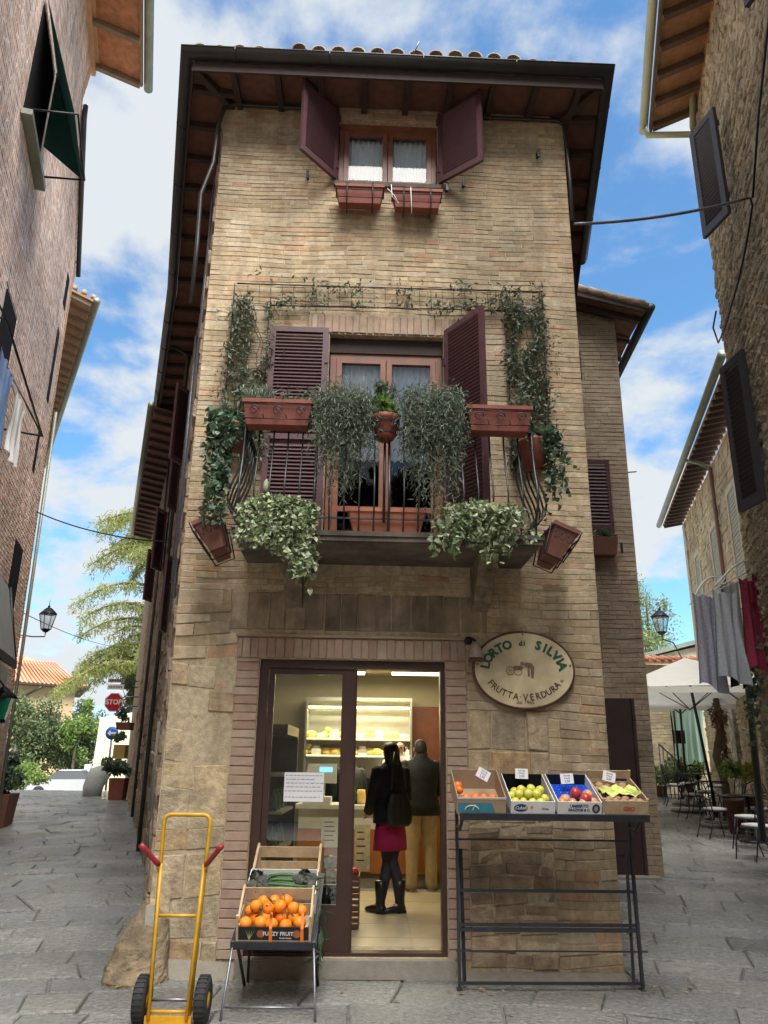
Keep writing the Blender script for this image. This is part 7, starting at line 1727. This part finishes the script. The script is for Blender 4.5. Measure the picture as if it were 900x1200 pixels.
# bistro furniture
def chair(lab, x, y, rz, cush=True):
    t = thing('bistro_chair', lab, 'chair', (x, y, zg(x, y)), rz, 'black iron bistro chairs')
    for sx in (-1, 1):
        b = MB(); b.tube([(sx * .17, -.17, .44), (sx * .2, -.2, .25), (sx * .19, -.25, 0)], .010, 6); b.build('leg', m_iron, t)
        b = MB(); b.tube([(sx * .17, .17, .44), (sx * .19, .2, .2), (sx * .19, .28, 0)], .010, 6); b.build('leg', m_iron, t)
    b = MB(); b.tube([(.2 * math.cos(k * .39), .2 * math.sin(k * .39), .44) for k in range(16)], .011, 6, closed=True); b.tube([(.2 * math.cos(k * .39), .2 * math.sin(k * .39), .25) for k in range(16)], .006, 5, closed=True)
    b.lathe([(0, .435), (.19, .435), (.19, .445), (0, .445)], n=18); b.build('seat', m_iron, t)
    b = MB(); b.tube([(-.18, .16, .44), (-.19, .22, .7), (-.14, .25, .86), (0, .26, .93), (.14, .25, .86), (.19, .22, .7), (.18, .16, .44)], .011, 6)
    for s_ in (-1, 1): b.tube([(s_ * (.09 + .055 * math.cos(k * .6)), .235, .72 + .055 * math.sin(k * .6)) for k in range(10)], .006, 5); b.tube([(s_ * .06, .18, .45), (s_ * .05, .23, .66)], .006, 5)
    b.tube([(-.18, .21, .62), (0, .225, .66), (.18, .21, .62)], .007, 5); b.tube([(.07 * math.cos(k * .8), .245, .82 + .05 * math.sin(k * .8)) for k in range(8)], .006, 5, closed=True); b.build('backrest', m_iron, t)
    if cush: b = MB(); b.lathe([(0, .446), (.18, .446), (.2, .465), (.19, .49), (.1, .5), (0, .5)], n=18); b.build('cushion', m_cushion, t)
def table(lab, x, y, r=.32):
    t = thing('bistro_table', lab, 'table', (x, y, zg(x, y)), 0, 'small black bistro tables')
    b = MB(); b.lathe([(0, .71), (r, .71), (r + .01, .72), (r, .735), (0, .735)], n=24); b.build('tabletop', m_iron, t)
    b = MB(); b.tube([(0, 0, .05), (0, 0, .71)], .03, 8); b.lathe([(.22, 0), (.22, .02), (.06, .05), (.03, .09)], n=16); b.build('pedestal', m_iron, t)
chair('nearest bistro chair with a red and pale cushion at the right picture edge', 5.48, 12.05, R(-70))
chair('bistro chair second from the camera turned toward its table', 5.85, 13.1, R(-120))
chair('bistro chair behind the nearest table on its right', 6.55, 14.2, R(-20)); chair('bistro chair just left of the nearest table with its back to the alley', 5.75, 14.1, R(100)); chair('bistro chair behind the middle table', 6.9, 17.3, R(10))
chair('bistro chair on the left of the middle table', 6.35, 16.6, R(95)); chair('bistro chair on the right of the middle table', 7.1, 16.5, R(-80))
chair('bistro chair left of the farthest table', 6.85, 18.9, R(80)); chair('bistro chair right of the farthest table', 7.75, 18.8, R(-95)); chair('bistro chair behind the farthest table facing the camera', 7.35, 19.4, R(0))
table('round table nearest the camera on the right', 6.2, 12.9 + .9); table('middle round table under the large parasol', 6.75, 16.6); table('farthest round table by the shrubs', 7.35, 18.8)
for lab, x, y, c, r_, m_, nn in (('yellow green leafy plant in front of the sage curtain', 7.9, 21.0, .65, .55, m_hedge, 1500), ('trailing plant beside the stair railing', 7.3, 21.2, .5, .45, m_hedge, 1100), ('yellow flowering pot plant by the vine trunk', 7.45, 16.2, .95, .24, mat('yellow_flower', (.6, .5, .05), .6, .2, 2, island=[(.7, .55, .04), (.15, .22, .06), (.55, .5, .08)]), 420), ('yellow green pot plant against the right stone house', 6.35, 14.7, 1.05, .25, m_hedge, 420)):
    g = zg(x, y); t = thing('potted_plant', lab, 'plant', (x, y, g)); mb = MB(); mb.lathe([(.12, 0), (.17, c * .55), (.18, c * .55), (.15, c * .5)], n=14); mb.build('pot', m_terrad, t); mb = MB(); bush(mb, (0, 0, c), r_, r_ * .8, r_ * .7, nn, .11, .5, clumps=14); mb.build('foliage', m_, t)
t = thing('wall_ivy', 'sparse ivy on the lower right stone house wall', 'plant', RW(-.5, -.06, 2.6), RA); mb = MB()
for _ in range(130): mb.leaf((random.gauss(0, .4), random.uniform(-.12, 0), random.gauss(0, .4)), .085, .5, .4, 1)
mb.build('foliage', m_ivy, t)
t = thing('meter_box', 'small black box on the thin pole by the sage curtain', 'box', (7.62, 20.4, 2.25)); mb = MB(); mb.box(-.12, .12, -.06, .06, -.16, .16); mb.box(-.08, .08, -.065, -.061, -.12, -.02); mb.build('box', m_blackp, t); mb = MB(); mb.tube([(-.05, .1, -1.5), (-.05, .1, 1.0)], .025, 6); mb.build('pole', m_iron, t)
# house across the square behind the viewer (mirrored in the shop glass)
t = thing('facing_house', 'plain brick house across the square behind the viewer', 'house', (0, -9, 0), PI)
mb = MB(); wh = [(-4.5, -3.3, .8, 2.6), (-.6, .6, 0, 2.4), (3.3, 4.5, .8, 2.6), (-4.4, -3.4, 3.9, 5.4), (-.5, .5, 3.9, 5.4), (3.4, 4.4, 3.9, 5.4)]; wall_holes(mb, -8, 8, -.1, 6.5, wh, 0, .4); mb.build('wall', m_brickA, t)
mb = MB(); [mb.box(a, b, .2, .25, c, d) for a, b, c, d in wh]; mb.build('window', m_dark, t); mb = MB(); mb.box(-8.3, 8.3, -.5, 1.5, 6.5, 6.65); mb.build('roof', m_tile, t)
